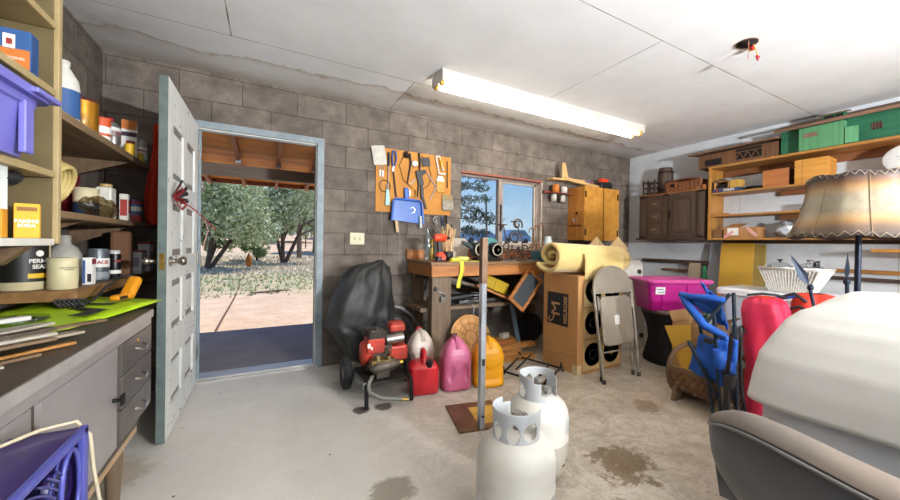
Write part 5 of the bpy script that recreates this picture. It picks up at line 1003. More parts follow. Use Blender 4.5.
# --- propane tanks
mTank=mat('tank_white','cbc8c0',.42,0,'bab29f',3,hi=.8);mCollar=mat('collar_grey_white','aeb2b5',.4,0,'b4b5b2',5);mRustS=mat('rust_stain','8a6a3a',.7)
def tank(x,y,r,h,rz,label,stain):
    t=thing('propane_tank',label,'gas cylinder',(x,y,0),'propane tanks on the floor');zs=h-.10
    prof=[(r*.70,.03),(r*.86,.045),(r*.97,.08),(r,.12)]+[(r,zs*.5-.004),(r+.0015,zs*.5-.002),(r+.0015,zs*.5+.002),(r,zs*.5+.004)]+[(r,zs-.10)]+[(r*math.cos(R(a))**.8,zs-.10+.105*math.sin(R(a))) for a in(15,30,45,60,72,82)]+[(.02,zs+.006),(.001,zs+.007)]
    build('cylinder',B().lathe((x,y,0),prof,48),mTank,t);build('foot_ring',B().lathe((x,y,0),[(r*.72,.06),(r*.74,.0),(r*.70,.0),(r*.69,.055)],36),mTank,t)
    # collar with cut-outs
    X=T(x,y,0,rz);n,m_=120,20;rc=r*.60;z0,z1=zs-.028,h;b=B(X);vs=[];ok=[]
    for j in range(m_+1):
        for i in range(n+1): a=R(-150+300*i/n);q=rc*(1+.03*j/m_);vs.append((q*math.cos(a),q*math.sin(a),z0+(z1-z0)*j/m_))
    def hole(a,f): 
        for ca,cf,ra,rf in((-66,.45,20,.27),(-22,.42,15,.27),(22,.42,15,.27),(66,.45,20,.27)):
            if ((a-ca)/ra)**2+((f-cf)/rf)**2<1:return True
        if abs(a)>112 and f>.78-.0*abs(a) : return True
        return abs(a)>135 and .35<f
    fs=[]
    for j in range(m_):
        for i in range(n):
            a=-150+300*(i+.5)/n;f=(j+.5)/m_
            if not hole(a,f): o_=j*(n+1)+i;fs.append((o_,o_+1,o_+n+2,o_+n+1))
    b.add(vs,fs,0,True);build('collar',b,mCollar,t,solid=.003)
    v_=build('valve',B(X).cyl((0,0,zs),(0,0,zs+.05),.014,n=12).cyl((0,0,zs+.03),(-.045,0,zs+.03),.013,n=12).box(-.02,.02,-.014,.014,zs+.045,zs+.06),mNick,t,bevel=.002)
    build('valve_knob',B(X).cyl((-.045,0,zs+.03),(-.068,0,zs+.03),.022,.020,8).cyl((0,0,zs+.06),(0,0,zs+.075),.02,n=8),mat('dusty_grey','77736c',.6),v_)
    lb=build('label_plate',B().grid(lambda u,v:(x+(r+.0012)*math.cos(R(-70+45*u)),y+(r+.0012)*math.sin(R(-70+45*u)),zs*.55+.02+.075*v),12,2),mat('tank_label','d5d5d0',.5),t) if stain else None
    if stain:
        for i in range(7): build('label_print',B().grid(lambda u,v:(x+(r+.0018)*math.cos(R(-67+37*u)),y+(r+.0018)*math.sin(R(-67+37*u)),zs*.55+.027+.009*i+.003*v),10,2),mat('faint_print','9a9c9b',.6),t)
    for k in range(stain*5):
        a=-80+k*12;build('rust_spot',B().grid(lambda u,v:(x+(r+.001)*math.cos(R(a+9*u)),y+(r+.001)*math.sin(R(a+9*u)),.105+.01*v+.012*math.sin(k)),5,3),mRustS,t)
    return t
tank(.855,1.155,.155,.505,205,'nearest white propane tank with a pierced grey collar',0)
tank(1.165,1.40,.152,.505,105,'white propane tank standing behind the nearest one, with rust spots',1)
# --- iron rack on floor
ir=thing('iron_rack','black wrought iron rack with scroll ends lying on the floor','rack',(2.05,2.55,0));P_=[V((1.80,2.62,.03)),V((2.17,2.90,.03)),V((2.30,2.46,.03)),V((1.93,2.22,.03))]
b=B()
for i in range(4): b.tube([P_[i],P_[(i+1)%4]],.009,7)
b.tube([P_[0].lerp(P_[3],.3)+V((0,0,.05)),P_[1].lerp(P_[2],.3)+V((0,0,.05))],.008,6);b.tube([P_[0].lerp(P_[3],.75),P_[1].lerp(P_[2],.75)],.007,6)
build('frame_bars',b,mBlkIron,ir)
for i in range(4):
    c=P_[i];d=(c-V((2.05,2.55,.03))).normalized();sc=[c+d*(.0+.03*k/10)+V((0,0,-.018+.04*math.sin(k*.45)+.02))+d.cross(V((0,0,1)))*.015*math.cos(k*.6) for k in range(12)]
    build('scroll_foot',B().tube(sc,.008,6).tube([c,(c.x,c.y,.008)],.009,6),mBlkIron,ir)
# --- big carton with logo and targets
mc=thing('tall_carton','tall brown carton with a black and white logo, carrying the blanket roll','box',(2.64,2.53,0));CX0,CX1,CY0,CY1,CZ=2.35,2.93,2.30,2.76,.875
build('carton_body',B().box(CX0,CX1,CY0,CY1,0,CZ),mat('big_cardboard','b98a55',.8,0,'a67746',1.5),mc,bevel=.004)
build('wrinkled_foot',B().tube([(CX0-.001,2.74,.10),(CX0-.001,2.66,.13),(CX0-.001,2.58,.11),(CX0-.001,2.50,.15),(CX0-.001,2.42,.14),(CX0-.001,2.33,.16)],.0025,4),mat('water_mark','8b643a',.8),mc)
build('bottom_tape',B().box(CX0-.001,CX0+.002,2.302,2.36,.0,.085).box(CX0-.0005,CX0+.05,CY0-.001,CY0+.002,.0,.085),mat('pale_tape','c9b48c',.5),mc)
build('logo_panel',B().box(CX0-.0012,CX0+.001,2.42,2.70,.40,.70),mat('logo_black','22242a',.6),mc)
text('M',.30,mat('logo_cream','c79a66',.7),FR((CX0-.002,2.58,.55),(0,-1,0.0),(0,0,1))@Matrix.Rotation(R(90),4,'Z')@Matrix.Diagonal((.6,.55,1,1)),mc,ext=.0005)
b=B();q=V((CX0-.003,0,0))
b.tube([q+V((0,2.66,.47)),q+V((0,2.68,.44)),q+V((0,2.655,.42)),q+V((0,2.62,.44)),q+V((0,2.60,.50))],.007,5);build('logo_flourish',b,mat('logo_cream','c79a66',.7),mc)
text('MELROSE',.065,mat('logo_cream','c79a66',.7),FR((CX0-.002,2.455,.55),(0,0,1),(0,1,0)),mc,ext=.0005,bold=.001) if 0 else text('MELROSE',.06,mat('logo_cream','c79a66',.7),FR((CX0-.002,2.455,.55),(0,0,-1),(0,-1,0))@Matrix.Rotation(PI,4,'Z'),mc,ext=.0005,bold=.001)
mTg=mat('target_paper','c6ab78',.75,0,'b99b66',3)
for i in range(2):
    for j in range(3):
        x0,z0=2.42+.245*i,.03+.285*j
        tg=thing('paper_target','%s paper target in the %s row on the front of the tall carton'%(('left','right')[i],('bottom','middle','top')[j]),'target',(x0+.12,CY0,z0),'paper targets taped to the carton')
        build('sheet',B().box(x0,x0+.235,CY0-.004,CY0-.001,z0,z0+.27),mTg,tg);c=(x0+.117,CY0-.005,z0+.135)
        build('bullseye',B().lathe(c,[(.001,-.001),(.047,-.001),(.047,.002)],32,axis='y'),mInk,tg)
        b=B()
        for r in(.015,.026,.037): b.lathe((c[0],c[1]-.001,c[2]),[(r-.001,-.0006),(r,-.0006)],28,axis='y')
        build('white_rings',b,mTg,tg)
        b=B()
        for r in(.065,.085,.105): b.lathe((c[0],c[1],c[2]),[(r-.0012,-.0003),(r,-.0003)],32,axis='y')
        build('outer_rings',b,mInk,tg)
# --- blanket roll
mBk=mat('cream_fleece','d9bf7c',.95,0,'c8ab66',4,sheen=.3,bump=.2);bl_=thing('blanket_roll','rolled cream fleece blanket lying on top of the tall carton','blanket',(2.6,2.5,CZ))
bcx,bcz,br=2.50,CZ+.172,.175
def spiral(u):  # outer end drops at the front
    a=2.1*2*PI*u;r=.025+(br-.028)*u
    return r,a
b=B();Nu,Nv=96,26;th=.016
def bf(u,v,off):
    r,a=spiral(u);x=2.19+.86*v+.03*math.sin(v*9+u*5)+.015*noise.noise(V((u*8,v*3,0)));k=1+.05*noise.noise(V((math.cos(a)*1.5,math.sin(a)*1.5,v*3)))-.10*max(0,v-.6)
    a0=a-1.2;y=bcx+(r+off)*k*math.cos(a0)*1.12-.03*v;z=bcz-.02*v+(r+off)*k*.93*math.sin(a0)
    return (x,y,max(z,CZ+.012+off*.3))
b.grid(lambda u,v:bf(u,v,0),Nu,Nv);build('fleece',b,mBk,bl_,solid=.03)
b=B();b.grid(lambda u,v:(2.42+.50*u,CY0-.012-.012*math.sin(u*8),CZ+.17-(.17+.05*math.sin(u*3.4+2.2))*v) if v>0 else (2.42+.50*u,CY0+.0,CZ+.20),20,10);build('loose_flap',b,mBk,bl_,solid=.012)
# --- folded steel chair
mCh=mat('taupe_enamel','8f8576',.42,.2,'7d7466',5);fc=thing('folding_chair','taupe steel folding chair folded flat against the tall carton','chair',(2.62,2.1,0))
M=FR((2.625,2.045,0),(1,-.03,0),(-.14,.145,.93));b=B(M)
fr=[(-.215,.012,0),(-.232,.5,0),(-.235,.78,0)]+[(-.235+.235*(1-math.cos(R(a))),.78+.19*math.sin(R(a)),0) for a in(20,40,60,75)]+[(0,.972,0)]
fr+=[(-p[0],p[1],0) for p in fr[::-1][1:]];build('outer_frame',B(M).tube(fr,.0125,8),mCh,fc)
fr=[(-.19,.10,-.03),(-.19,.5,-.018),(-.19,.66,-.01)];
for s_ in(-1,1): build('inner_leg',B(M).tube([(s_*.195,.03,-.045),(s_*.2,.4,-.028),(s_*.205,.70,-.016)],.011,8),mCh,fc);
for s_ in(-1,1):
    build('rubber_foot',B(M).cyl((s_*.215,.0,0),(s_*.215,.035,0),.017,n=10),mBlack,fc);build('rubber_foot',B(M).cyl((s_*.195,.012,-.046),(s_*.195,.05,-.043),.015,n=10),mBlack,fc)
build('crossbar',B(M).tube([(-.2,.24,-.035),(.2,.24,-.035)],.008,8).tube([(-.2,.36,-.03),(.2,.36,-.03)],.008,8),mCh,fc)
b=B(M);pts=[(-.225,.74),(-.225,.80)]+[(-.225+.225*(1-math.cos(R(a))),.80+.16*math.sin(R(a))) for a in(25,50,75)]+[(0,.96)];pts=pts+[(-x,y) for x,y in pts[::-1][1:]]
b.prism(pts,.012,z0=-.002);build('backrest',b,mCh,fc,bevel=.004)
b=tub(B(M@Matrix.Rotation(0,4,'Z')),[(-.185,.185,.30,.71,.05,-.002),(-.19,.19,.295,.715,.055,.012),(-.18,.18,.305,.705,.05,.022)]);build('seat',b,mat('taupe_seat','9a8f80',.45,.1,'8a7f70',3),fc,bevel=.004)
build('seat_sticker',B(M).box(-.04,.02,.47,.55,.022,.0232),mPaper,fc);[build('hinge_plate',B(M).box(a,a+.02,.60,.72,-.02,.014),mCh,fc) for a in(-.215,.195)]
# --- wood wall cabinet
mOSB=mat('chipboard','c48c36',.65,0,'ab7423',14,(1,1,1),.1,.35,.65);mPC=wood('amber_pine','c4853a','a36424','z')
wc=thing('wall_cabinet','amber wooden wall cabinet with two doors right of the window','cabinet',(3.75,3.44,1.22));wx0,wx1,wy=3.437,4.076,3.305
build('carcass',B().box(wx0,wx0+.02,wy,YB-.002,1.22,1.90).box(wx1-.02,wx1,wy,YB-.002,1.22,1.90).box(wx0+.02,wx1-.02,wy+.002,YB-.002,1.22,1.24).box(wx0+.02,wx1-.02,wy+.002,YB-.002,1.88,1.90).box(wx0+.02,wx1-.02,YB-.01,YB-.003,1.24,1.88),mPC,wc)
for x0,x1,hx in((wx0,3.775,wx0+.02),(3.80,wx1+.01,wx1-.02)):
    d_=build('cabinet_door',B().box(x0,x1,wy-.02,wy-.001,1.215,1.905),mOSB,wc,bevel=.002)
    for z in(1.32,1.80): build('hinge',B().box(hx-.012,hx+.012,wy-.024,wy-.019,z-.04,z+.04),mBlkIron,d_)
build('side_latch',B().box(wx0-.008,wx0,3.40,3.43,1.55,1.58).box(wx0-.01,wx0,3.32,3.54,1.40,1.408),mBlkIron,wc)
build('side_hook',B().tube([(wx0-.006,3.46,1.50),(wx0-.02,3.46,1.47),(wx0-.02,3.44,1.44)],.006,6).tube([(wx0-.006,3.42,1.50),(wx0-.02,3.41,1.46)],.006,6),mSteel,wc)
zc=1.906;mPale=mat('pale_balsa','c9a56e',.65,0,'b38d57',5)
t=thing('toy_airplane','pale wooden toy airplane perched on the wall cabinet','toy',(3.3,3.42,zc));
build('wing',B().bar((2.98,3.42,zc+.055),(3.57,3.44,zc+.085),.11,.022,up=(0,0,1)),mPale,t,bevel=.003);build('fuselage',B().bar((3.20,3.40,zc+.078),(3.80,3.40,zc+.022),.05,.04),mPale,t,bevel=.004);build('tail_fin',B(FR((3.22,3.42,zc+.08),(1,0,0),(0,0,1))).prism([(-.05,0),(.06,0),(.0,.20),(-.05,.20)],.012),mPale,t)
tag(build('magazine',B(T(3.62,3.40,zc+.062,0,0,6)).box(-.07,.07,-.03,.03,0,.025),mat('blue_red_print','2c6a94',.5,0,'8a3030',14)),'blue and red booklet resting on the toy airplane','booklet')
t=thing('black_case','black soft case on the wall cabinet','case',(3.85,3.42,zc));build('case_body',B().box(3.80,4.02,3.34,3.50,zc,zc+.10),mBlack,t,bevel=.02);build('case_flap',B().add([(3.80,3.36,zc+.01),(3.80,3.48,zc+.01),(3.62,3.42,zc+.012),(3.80,3.42,zc+.08)],[(0,1,2),(0,2,3),(1,3,2),(0,3,1)]),mBlack,t)
tag(build('red_box',B(T(3.93,3.42,zc+.101,5)).box(-.07,.07,-.03,.03,0,.05).box(-.08,-.03,-.031,.02,.0,.03),mOr,bevel=.004),'small orange red box on top of the black case','box')
t=thing('jar_rack','maroon wall rack with small jars beside the wall cabinet','rack',(3.2,3.5,1.75))
build('rack_arm',B().box(2.99,3.40,3.53,YB-.002,1.80,1.835).box(3.02,3.40,3.44,3.53,1.80,1.812),mat('maroon_paint','7b3a30',.5),t,bevel=.002)
for i,(x,z,r,h,m) in enumerate(((3.13,1.813,.045,.10,mOr if 0 else mat('orange_jar','c9762c',.5)),(3.27,1.813,.04,.085,mWhite),(3.10,1.70,.035,.09,mat('grey_white_cup','bdb8ac',.5)),(3.25,1.70,.035,.085,mat('grey_white_cup','bdb8ac',.5)))): build('jar',B().lathe((x,3.48,z),[(.001,0),(r,.001),(r,h*.8),(r*.85,h*.85),(r*.85,h),(.001,h)],16),m,t)
tag(build('iron_wire_hanger',B().cyl((2.425,YB+.02,1.70),(2.50,YB-.0,1.70),.003,n=5).box(2.49,2.53,YB-.006,YB+.006,1.69,1.71),mBlkIron),'tiny black hook on the window frame','hook') if 0 else None
# ================================================================== RIGHT SIDE
mSh=wood('golden_shelf','b37f3a','8c5b24','y',.5);mShZ=wood('golden_shelf_z','b9853c','94622a','z',.5)
su=thing('wall_shelving','golden wooden shelving unit fixed along the white wall','shelving',(4.54,1.2,1.235))
build('side_panel',B().box(4.383,XR-.002,2.27,2.292,1.235,2.05),mShZ,su)
build('top_shelf',B().box(4.375,XR-.002,-.4,2.292,2.05,2.074),mSh,su)
for i,(z,y1) in enumerate(((1.235,2.292),(1.498,2.268),(1.752,2.268))): build('shelf',B().box(4.385,XR-.002,-.4,y1,z,z+.02),mSh,su,bevel=.002)
build('side_panel',B().box(4.383,XR-.002,-.42,-.4,1.235,2.05),mShZ,su)
for z in(1.70,1.448): build('cleat',B().box(4.64,XR-.002,.2,1.70,z,z+.05),mat('reddish_cleat','8d5a35',.6),su)
build('cleat',B().box(4.64,XR-.002,-.3,2.25,1.20,1.234),mat('dark_cleat','4f3c2d',.6),su)
build('cleat',B().box(4.655,XR-.002,-.3,2.26,1.975,2.048),mat('reddish_cleat','8d5a35',.6),su)
# barns
mBarn=wood('barn_brown','7a5433','553620','z',.75,5,30,.3);mRoof=wood('barn_roof','8a6850','5f4636','y',.8);mGreen=wood('barn_green','23694a','174d33','y',.7,5,10);mGreenL=wood('faded_green','5c9468','41774d','z',.75,5,30,.3)
bn=thing('model_barn','brown wooden model barn with a lattice opening on the top shelf','model building',(4.53,2.05,2.075))
bx,bX,y0,y1,z0,z1=4.43,4.66,1.66,2.43,2.075,2.235
build('barn_wall',B().box(bx,bX,y0,y1,z0,z1),mBarn,bn,bevel=.002)
b=B()
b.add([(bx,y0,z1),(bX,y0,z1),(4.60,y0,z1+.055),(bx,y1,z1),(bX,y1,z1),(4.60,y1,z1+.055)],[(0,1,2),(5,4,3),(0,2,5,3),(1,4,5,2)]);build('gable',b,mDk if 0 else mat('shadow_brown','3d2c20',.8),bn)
build('roof',B().bar((4.50,1.65,z1+.04),(4.50,2.53,z1+.03),.27,.018,up=(-.12,0,1)) ,mRoof,bn)
build('doorway',B().box(bx-.0015,bx+.002,2.18,2.36,2.10,2.17),mDarkHole,bn)
build('window_opening',B().box(bx-.0015,bx+.002,1.79,2.03,2.115,2.225),mDarkHole,bn)
b=B()
for i in range(3):
    a=1.81+.075*i;b.bar((bx-.004,a,2.12),(bx-.004,a+.036,2.19),.008,.006).bar((bx-.004,a+.036,2.19),(bx-.004,a+.072,2.12),.008,.006)
b.box(bx-.006,bx-.001,1.79,2.03,2.19,2.198);build('lattice',b,mBarn,bn)
gn=thing('model_building','long green wooden model building with a brown roof on the top shelf','model building',(4.55,.9,2.075))
build('main_wall',B().box(4.455,4.67,-.1,1.635,2.075,2.315),mGreen,gn)
b=B().add([(4.40,1.68,2.305),(4.40,-.15,2.305),(4.67,-.15,2.40),(4.67,1.68,2.40),(4.40,1.68,2.335),(4.40,-.15,2.335),(4.67,-.15,2.43),(4.67,1.68,2.43)],[(0,1,2,3),(7,6,5,4),(0,4,5,1),(1,5,6,2),(2,6,7,3),(3,7,4,0)]);build('roof',b,mRoof,gn)
build('freight_room',B().box(4.385,4.455,1.155,1.47,2.08,2.292),mGreenL,gn)
build('lamp_hole',B().box(4.39,4.45,1.2,1.40,2.076,2.081),mDarkHole,gn)
build('name_board',B().box(4.382,4.385,1.335,1.435,2.20,2.235),mat('sign_brown','6b4a3c',.7,0,'8c6a58',30),gn)
b=B();b.bar((4.42,1.145,2.085),(4.42,1.145,2.225),.012,.09,up=(0,0,1)) ;M=FR((4.385,1.148,2.155),(.25,-1,0),(0,0,1))
dd=build('open_door',B(M).box(0,.085,-.07,.07,0,.008),mGreenL,gn);b=B(M)
for p,q in(((.0,-.07),(.085,-.07)),((0,.07),(.085,.07)),((.005,-.07),(.08,.07)),((.004,-.07),(.004,.07)),((.081,-.07),(.081,.07))): b.bar(M@V((*p,0)) if 0 else (p[0],p[1],-.003),(q[0],q[1],-.003),.008,.005,up=(0,0,1))
build('door_brace',b,mGreen,dd)
build('window',B().box(4.452,4.456,.935,1.0,2.175,2.235),mDarkHole,gn);b=B()
for i in range(4): b.box(4.449,4.453,.935+.0195*i,.9385+.0195*i,2.175,2.235)
for i in range(3): b.box(4.449,4.453,.935,1.0,2.19+.015*i,2.193+.015*i)
build('window_bars',b,mat('brown_bars','7d5a48',.7),gn)
build('cupola',B().box(4.455,4.53,1.17,1.32,2.325,2.392),mGreen,gn);build('cupola_windows',B().box(4.4535,4.456,1.18,1.23,2.345,2.38).box(4.4535,4.456,1.24,1.31,2.345,2.38),mDarkHole,gn);build('cupola_roof',B().bar((4.49,1.15,2.40),(4.49,1.345,2.40),.11,.01,up=(-.2,0,1)),mRoof,gn)
# boxes on shelves
z1_=1.7725;mBx=wood('russet_box','b5703a','94552a','y',.5)
t=thing('wooden_box','plain russet wooden box in the middle of the second shelf','box',(4.52,1.66,z1_));build('box_body',B().box(4.42,4.60,1.555,1.775,z1_,z1_+.175),mBx,t,bevel=.003);build('end_plate',B().box(4.43,4.59,1.551,1.556,z1_+.01,z1_+.165),mat('dark_walnut','4a3020',.5),t);build('pull',B().lathe((4.50,1.55,z1_+.09),[(.012,-.01),(.012,.002)],12,axis='y'),mBrass,t)
t=thing('wooden_box','larger golden wooden box with a framed end on the second shelf','box',(4.5,1.38,z1_));build('box_body',B().box(4.385,4.60,1.255,1.50,z1_,z1_+.225),wood('honey_box','cf9440','ac732a','y',.5),t,bevel=.003);build('corner_seam',B().box(4.384,4.386,1.44,1.443,z1_,z1_+.22),mat('dark_walnut','4a3020',.5),t)
b=B()
for a,c,e,f in((4.41,4.57,.03,.045),(4.41,4.57,.18,.195),(4.41,4.425,.045,.18),(4.555,4.57,.045,.18)): b.box(a,c,1.248,1.256,z1_+e,z1_+f)
build('end_frame',b,wood('honey_box','',''),t)
t=thing('stamps_box','flat navy box lettered in white at the left of the second shelf','box',(4.47,2.11,z1_));build('box_body',B().box(4.392,4.57,1.975,2.245,z1_,z1_+.038),mat('navy_box','27406e',.5),t,bevel=.002)
text('STAMPS',.032,mInkW,FR((4.390,2.08,z1_+.019),(0,-1,0),(0,0,1)),t,bold=.001);build('red_seal',B().lathe((4.391,2.20,z1_+.019),[(.013,-.001),(.013,.001)],12,axis='x',ax=1,ay=1),mInkR,t)
t=thing('open_carton','small open brown carton on the navy box','carton',(4.5,2.16,z1_+.038));b=B();zz=z1_+.0385
b.box(4.40,4.56,2.09,2.095,zz,zz+.085).box(4.40,4.56,2.235,2.24,zz,zz+.085).box(4.555,4.56,2.09,2.24,zz,zz+.085).box(4.40,4.56,2.09,2.24,zz,zz+.004).box(4.40,4.56,2.09,2.25,zz+.08,zz+.085);build('carton_walls',b,mCard,t);build('contents',B().box(4.42,4.55,2.10,2.20,zz+.004,zz+.05),mDarkHole,t)
tag(build('odds_tray',B().box(4.42,4.54,2.12,2.24,z1_+.1245,z1_+.14).box(4.43,4.5,2.15,2.20,z1_+.14,z1_+.155),[mat('dark_junk','3c342d',.7,0,'6d4b38',20)]),'dark little tray of odds on the open carton','tray')
tag(build('tan_carton',B().box(4.41,4.53,1.985,2.08,z1_+.0385,z1_+.125),mat('tan_yellow','c39a45',.7,0,'a98238',5),bevel=.003),'yellow tan carton standing on the navy box','carton')
tag(build('round_pan',B().lathe((4.50,1.87,z1_),[(.05,0),(.075,.004),(.088,.035),(.084,.035),(.07,.008),(.001,.006)],24),mBlkIron),'black round pan beside the russet wooden box','pan')
tag(build('thin_block',B().box(4.40,4.47,2.10,2.24,1.5185,1.535),mBx,bevel=.002),'small flat wooden block at the left end of the third shelf','block')
tag(build('thin_tray',B().box(4.40,4.55,1.33,1.46,1.5185,1.532),mBlkIron,bevel=.003),'thin dark tray on the third shelf near the lampshade','tray')
tag(build('white_carton',B().box(4.45,4.55,1.28,1.37,1.5335,1.60),mWhite,bevel=.003),'small white carton standing on the thin dark tray','carton')
z3=1.2555
t=thing('taped_carton','open brown carton wrapped in red printed tape on the bottom shelf','box',(4.5,1.97,z3));build('carton_body',B().box(4.40,4.58,1.80,2.13,z3,z3+.115),mCard,t,bevel=.002)
build('flap',B().add([(4.40,1.97,z3+.115),(4.40,2.13,z3+.115),(4.50,2.09,z3+.16),(4.50,1.93,z3+.16),(4.40,1.97,z3+.112),(4.40,2.13,z3+.112),(4.50,2.09,z3+.157),(4.50,1.93,z3+.157)],[(0,1,2,3),(7,6,5,4),(0,4,5,1),(1,5,6,2),(2,6,7,3),(3,7,4,0)]),mCard,t)
build('white_label',B().box(4.398,4.401,1.98,2.09,z3+.03,z3+.11),mPaper,t);[build('red_tape',B().bar(p,q,.003,.03,up=u),mat('red_white_tape','c44a3c',.5,0,'e5d5cf',30,(1,3,3)),t) for p,q,u in(((4.3985,2.12,z3+.005),(4.3985,2.03,z3+.075),(0,1,1)),((4.3985,1.90,z3+.11),(4.3985,1.81,z3+.02),(0,1,-1)))]
tag(build('brown_carton',B().box(4.41,4.50,2.15,2.25,z3,z3+.10),mat('dull_brown','7a5633',.7),bevel=.002),'small dull brown carton at the left end of the bottom shelf','carton')
for x,y,r,sd,l in((4.50,1.58,.10,2,'left'),(4.50,1.36,.12,6,'right')): tag(build('plastic_bag',lump((x,y,z3+r*.72),(r*.9,r*.9,r*.72),sd,30,18,.45),mat('silvery_plastic','b5b9bd',.25,0,'8e9296',7,bump=.3)),l+' of two silvery plastic wrapped bundles on the bottom shelf','bundle')
t=thing('oval_plaque','white oval plaque with faint grey lettering resting on the second shelf','plaque',(4.45,.80,z1_))
M=FR((4.47,.775,z1_+.125),(0,-1,0),(.12,0,1));b=B(M).lathe((0,0,0),[(.001,0),(.122,0),(.126,.006),(.12,.012),(.001,.012)],40,ax=1.3,ay=.98,xf=Matrix.Identity(4));build('plaque_body',b,mat('plaque_white','e6e6e2',.5),t)
b=B(M)
for k in range(40):
    a=2*PI*k/40;b.lathe((.155*math.cos(a),.117*math.sin(a),0),[(.006,0),(.006,.009)],8)
build('beaded_edge',b,mat('plaque_white','e6e6e2',.5),t)
b=B(M)
for i,(y,xa,xb) in enumerate(((.05,-.05,.06),(.02,-.08,.08),(-.01,-.07,.09),(-.04,-.05,.05))): b.box(xa,xb,y-.003,y+.003,.012,.0128)
build('faint_print',b,mat('faint_print2','b9bab8',.6),t)
tag(build('wall_plank',B().box(4.37,XR-.002,-.2,.97,1.125,1.155),mSh,bevel=.002),'short golden shelf plank behind the lamp on the white wall','shelf')
# --- dark cabinet
mDkW=wood('dark_oak','5a473b','35271f','z',.45,6,20,.25);mDkY=wood('dark_oak_y','4d3b31','2f2420','y',.45)
dc=thing('oak_cabinet','dark carved wall cabinet with three drawers and one door','cabinet',(4.53,2.78,1.235));cx=4.385
build('carcass',B().box(cx+.012,XR-.002,2.335,3.19,1.26,1.825),mDkW,dc);build('base_moulding',B().box(cx-.03,XR-.002,2.315,3.215,1.235,1.262),mDkY,dc,bevel=.006);build('cornice',B().box(cx-.006,XR-.002,2.325,3.20,1.825,1.838),wood('amber_edge','a8713a','7d4f28','y'),dc)
build('face_frame',B().box(cx,cx+.012,3.08,3.19,1.262,1.825).box(cx,cx+.012,2.335,2.42,1.262,1.825).box(cx,cx+.012,2.78,2.84,1.262,1.825).box(cx,cx+.012,2.335,3.19,1.262,1.285).box(cx,cx+.012,2.335,3.19,1.80,1.825),mDkW,dc,bevel=.002)
build('fluted_strip',B().box(cx-.008,cx,2.355,2.40,1.29,1.80),mDkW,dc,bevel=.006)
for i in range(3):
    z=1.30+i*.165;d_=build('drawer_front',B().box(cx-.006,cx+.01,2.86,3.06,z,z+.145).box(cx-.012,cx-.006,2.88,3.04,z+.02,z+.125),mDkW,dc,bevel=.004)
    build('drawer_pull',B().tube([(cx-.012,2.99,z+.075),(cx-.028,2.98,z+.065),(cx-.028,2.94,z+.065),(cx-.012,2.93,z+.075)],.005,6).box(cx-.014,cx-.010,2.925,2.995,z+.06,z+.088),mat('pewter','8a8070',.35,.8),d_)
d_=build('cabinet_door',B().box(cx-.008,cx+.01,2.43,2.77,1.285,1.80).box(cx-.016,cx-.008,2.50,2.70,1.36,1.72),mDkW,dc,bevel=.005)
b=B()
for y0_,y1_,z0_,z1__ in((2.47,2.73,1.325,1.34),(2.47,2.73,1.74,1.755),(2.47,2.485,1.34,1.74),(2.715,2.73,1.34,1.74)): b.box(cx-.014,cx-.006,y0_,y1_,z0_,z1__)
build('door_moulding',b,mDkY,d_,bevel=.003);build('door_handle',B().tube([(cx-.008,2.755,1.60),(cx-.03,2.755,1.585),(cx-.03,2.755,1.55),(cx-.008,2.755,1.535)],.006,6).box(cx-.012,cx-.006,2.745,2.765,1.52,1.615),mBlkIron,d_)
zt_=1.8385
t=thing('wooden_keg','dark ribbed wooden keg standing on the oak cabinet','keg',(4.57,2.93,zt_));b=B();prof=[(.078,0),(.092,.08),(.097,.16),(.092,.26),(.078,.34)];n=26
b.grid(lambda u,v:(4.575+(.080+.017*math.sin(PI*v))*(1-.03*(int(u*52)%2))*math.cos(2*PI*u),2.94+(.080+.017*math.sin(PI*v))*(1-.03*(int(u*52)%2))*math.sin(2*PI*u),zt_+.36*v),52,10,0,True,sm=False);build('staves',b,mDkW,t);build('keg_lid',B().lathe((4.575,2.94,zt_+.34),[(.075,0),(.078,.012),(.001,.012)],26).lathe((4.575,2.94,zt_),[(.076,.0),(.076,.01),(.001,.01)],26),mDkY,t)
for z in(.05,.29): build('hoop',B().lathe((4.575,2.94,zt_+z),[(.094,0),(.094,.018)],30),mBlkIron,t)
t=thing('bottle_rack','dark wooden bottle rack beside the keg on the oak cabinet','rack',(4.5,3.08,zt_));b=B()
for y in(2.995,3.09,3.16):
    for x in(4.42,4.56): b.box(x-.008,x+.008,y-.008,y+.008,zt_,zt_+.20)
for z in(.03,.10,.17):
    for x in(4.42,4.56): b.bar((x,2.99,zt_+z),(x,3.165,zt_+z),.008,.012)
    for y in(2.995,3.09,3.16): b.bar((4.42,y,zt_+z),(4.56,y,zt_+z),.008,.012)
build('rack_frame',b,mDkY,t)
mWk=mat('brown_wicker','9a6238',.75,0,'6b4024',28,(1,1,2.5),.5,.4,.6)
t=thing('wicker_basket','brown lidded wicker basket on the oak cabinet','basket',(4.48,2.6,zt_))
b=tub(B(),[(4.40,4.56,2.40,2.83,.03,zt_),(4.392,4.57,2.38,2.85,.03,zt_+.12)]);build('basket_body',b,mWk,t,bevel=.004)
b=B();b.grid(lambda u,v:(4.389+.185*v,2.375+.48*u,zt_+.121+.055*math.sin(PI*u)**.7*math.sin(PI*(.15+.7*v))),20,8);build('basket_lid',b,mWk,t,solid=.006)
b=B()
for i in range(9): b.tube([(4.390,2.39+.05*i,zt_+.01),(4.386,2.39+.05*i,zt_+.12)],.004,5)
for z in(.03,.06,.09): b.tube([(4.387,2.39,zt_+z),(4.387,2.84,zt_+z)],.003,5)
build('woven_ribs',b,mWk,t);build('metal_hasp',B().box(4.380,4.386,2.70,2.74,zt_+.06,zt_+.10),mBlkIron,t)
tag(build('wood_offcut',B().box(4.40,4.47,2.33,2.37,zt_,zt_+.05),mBx,bevel=.003),'small wood offcut at the right end of the oak cabinet top','block')
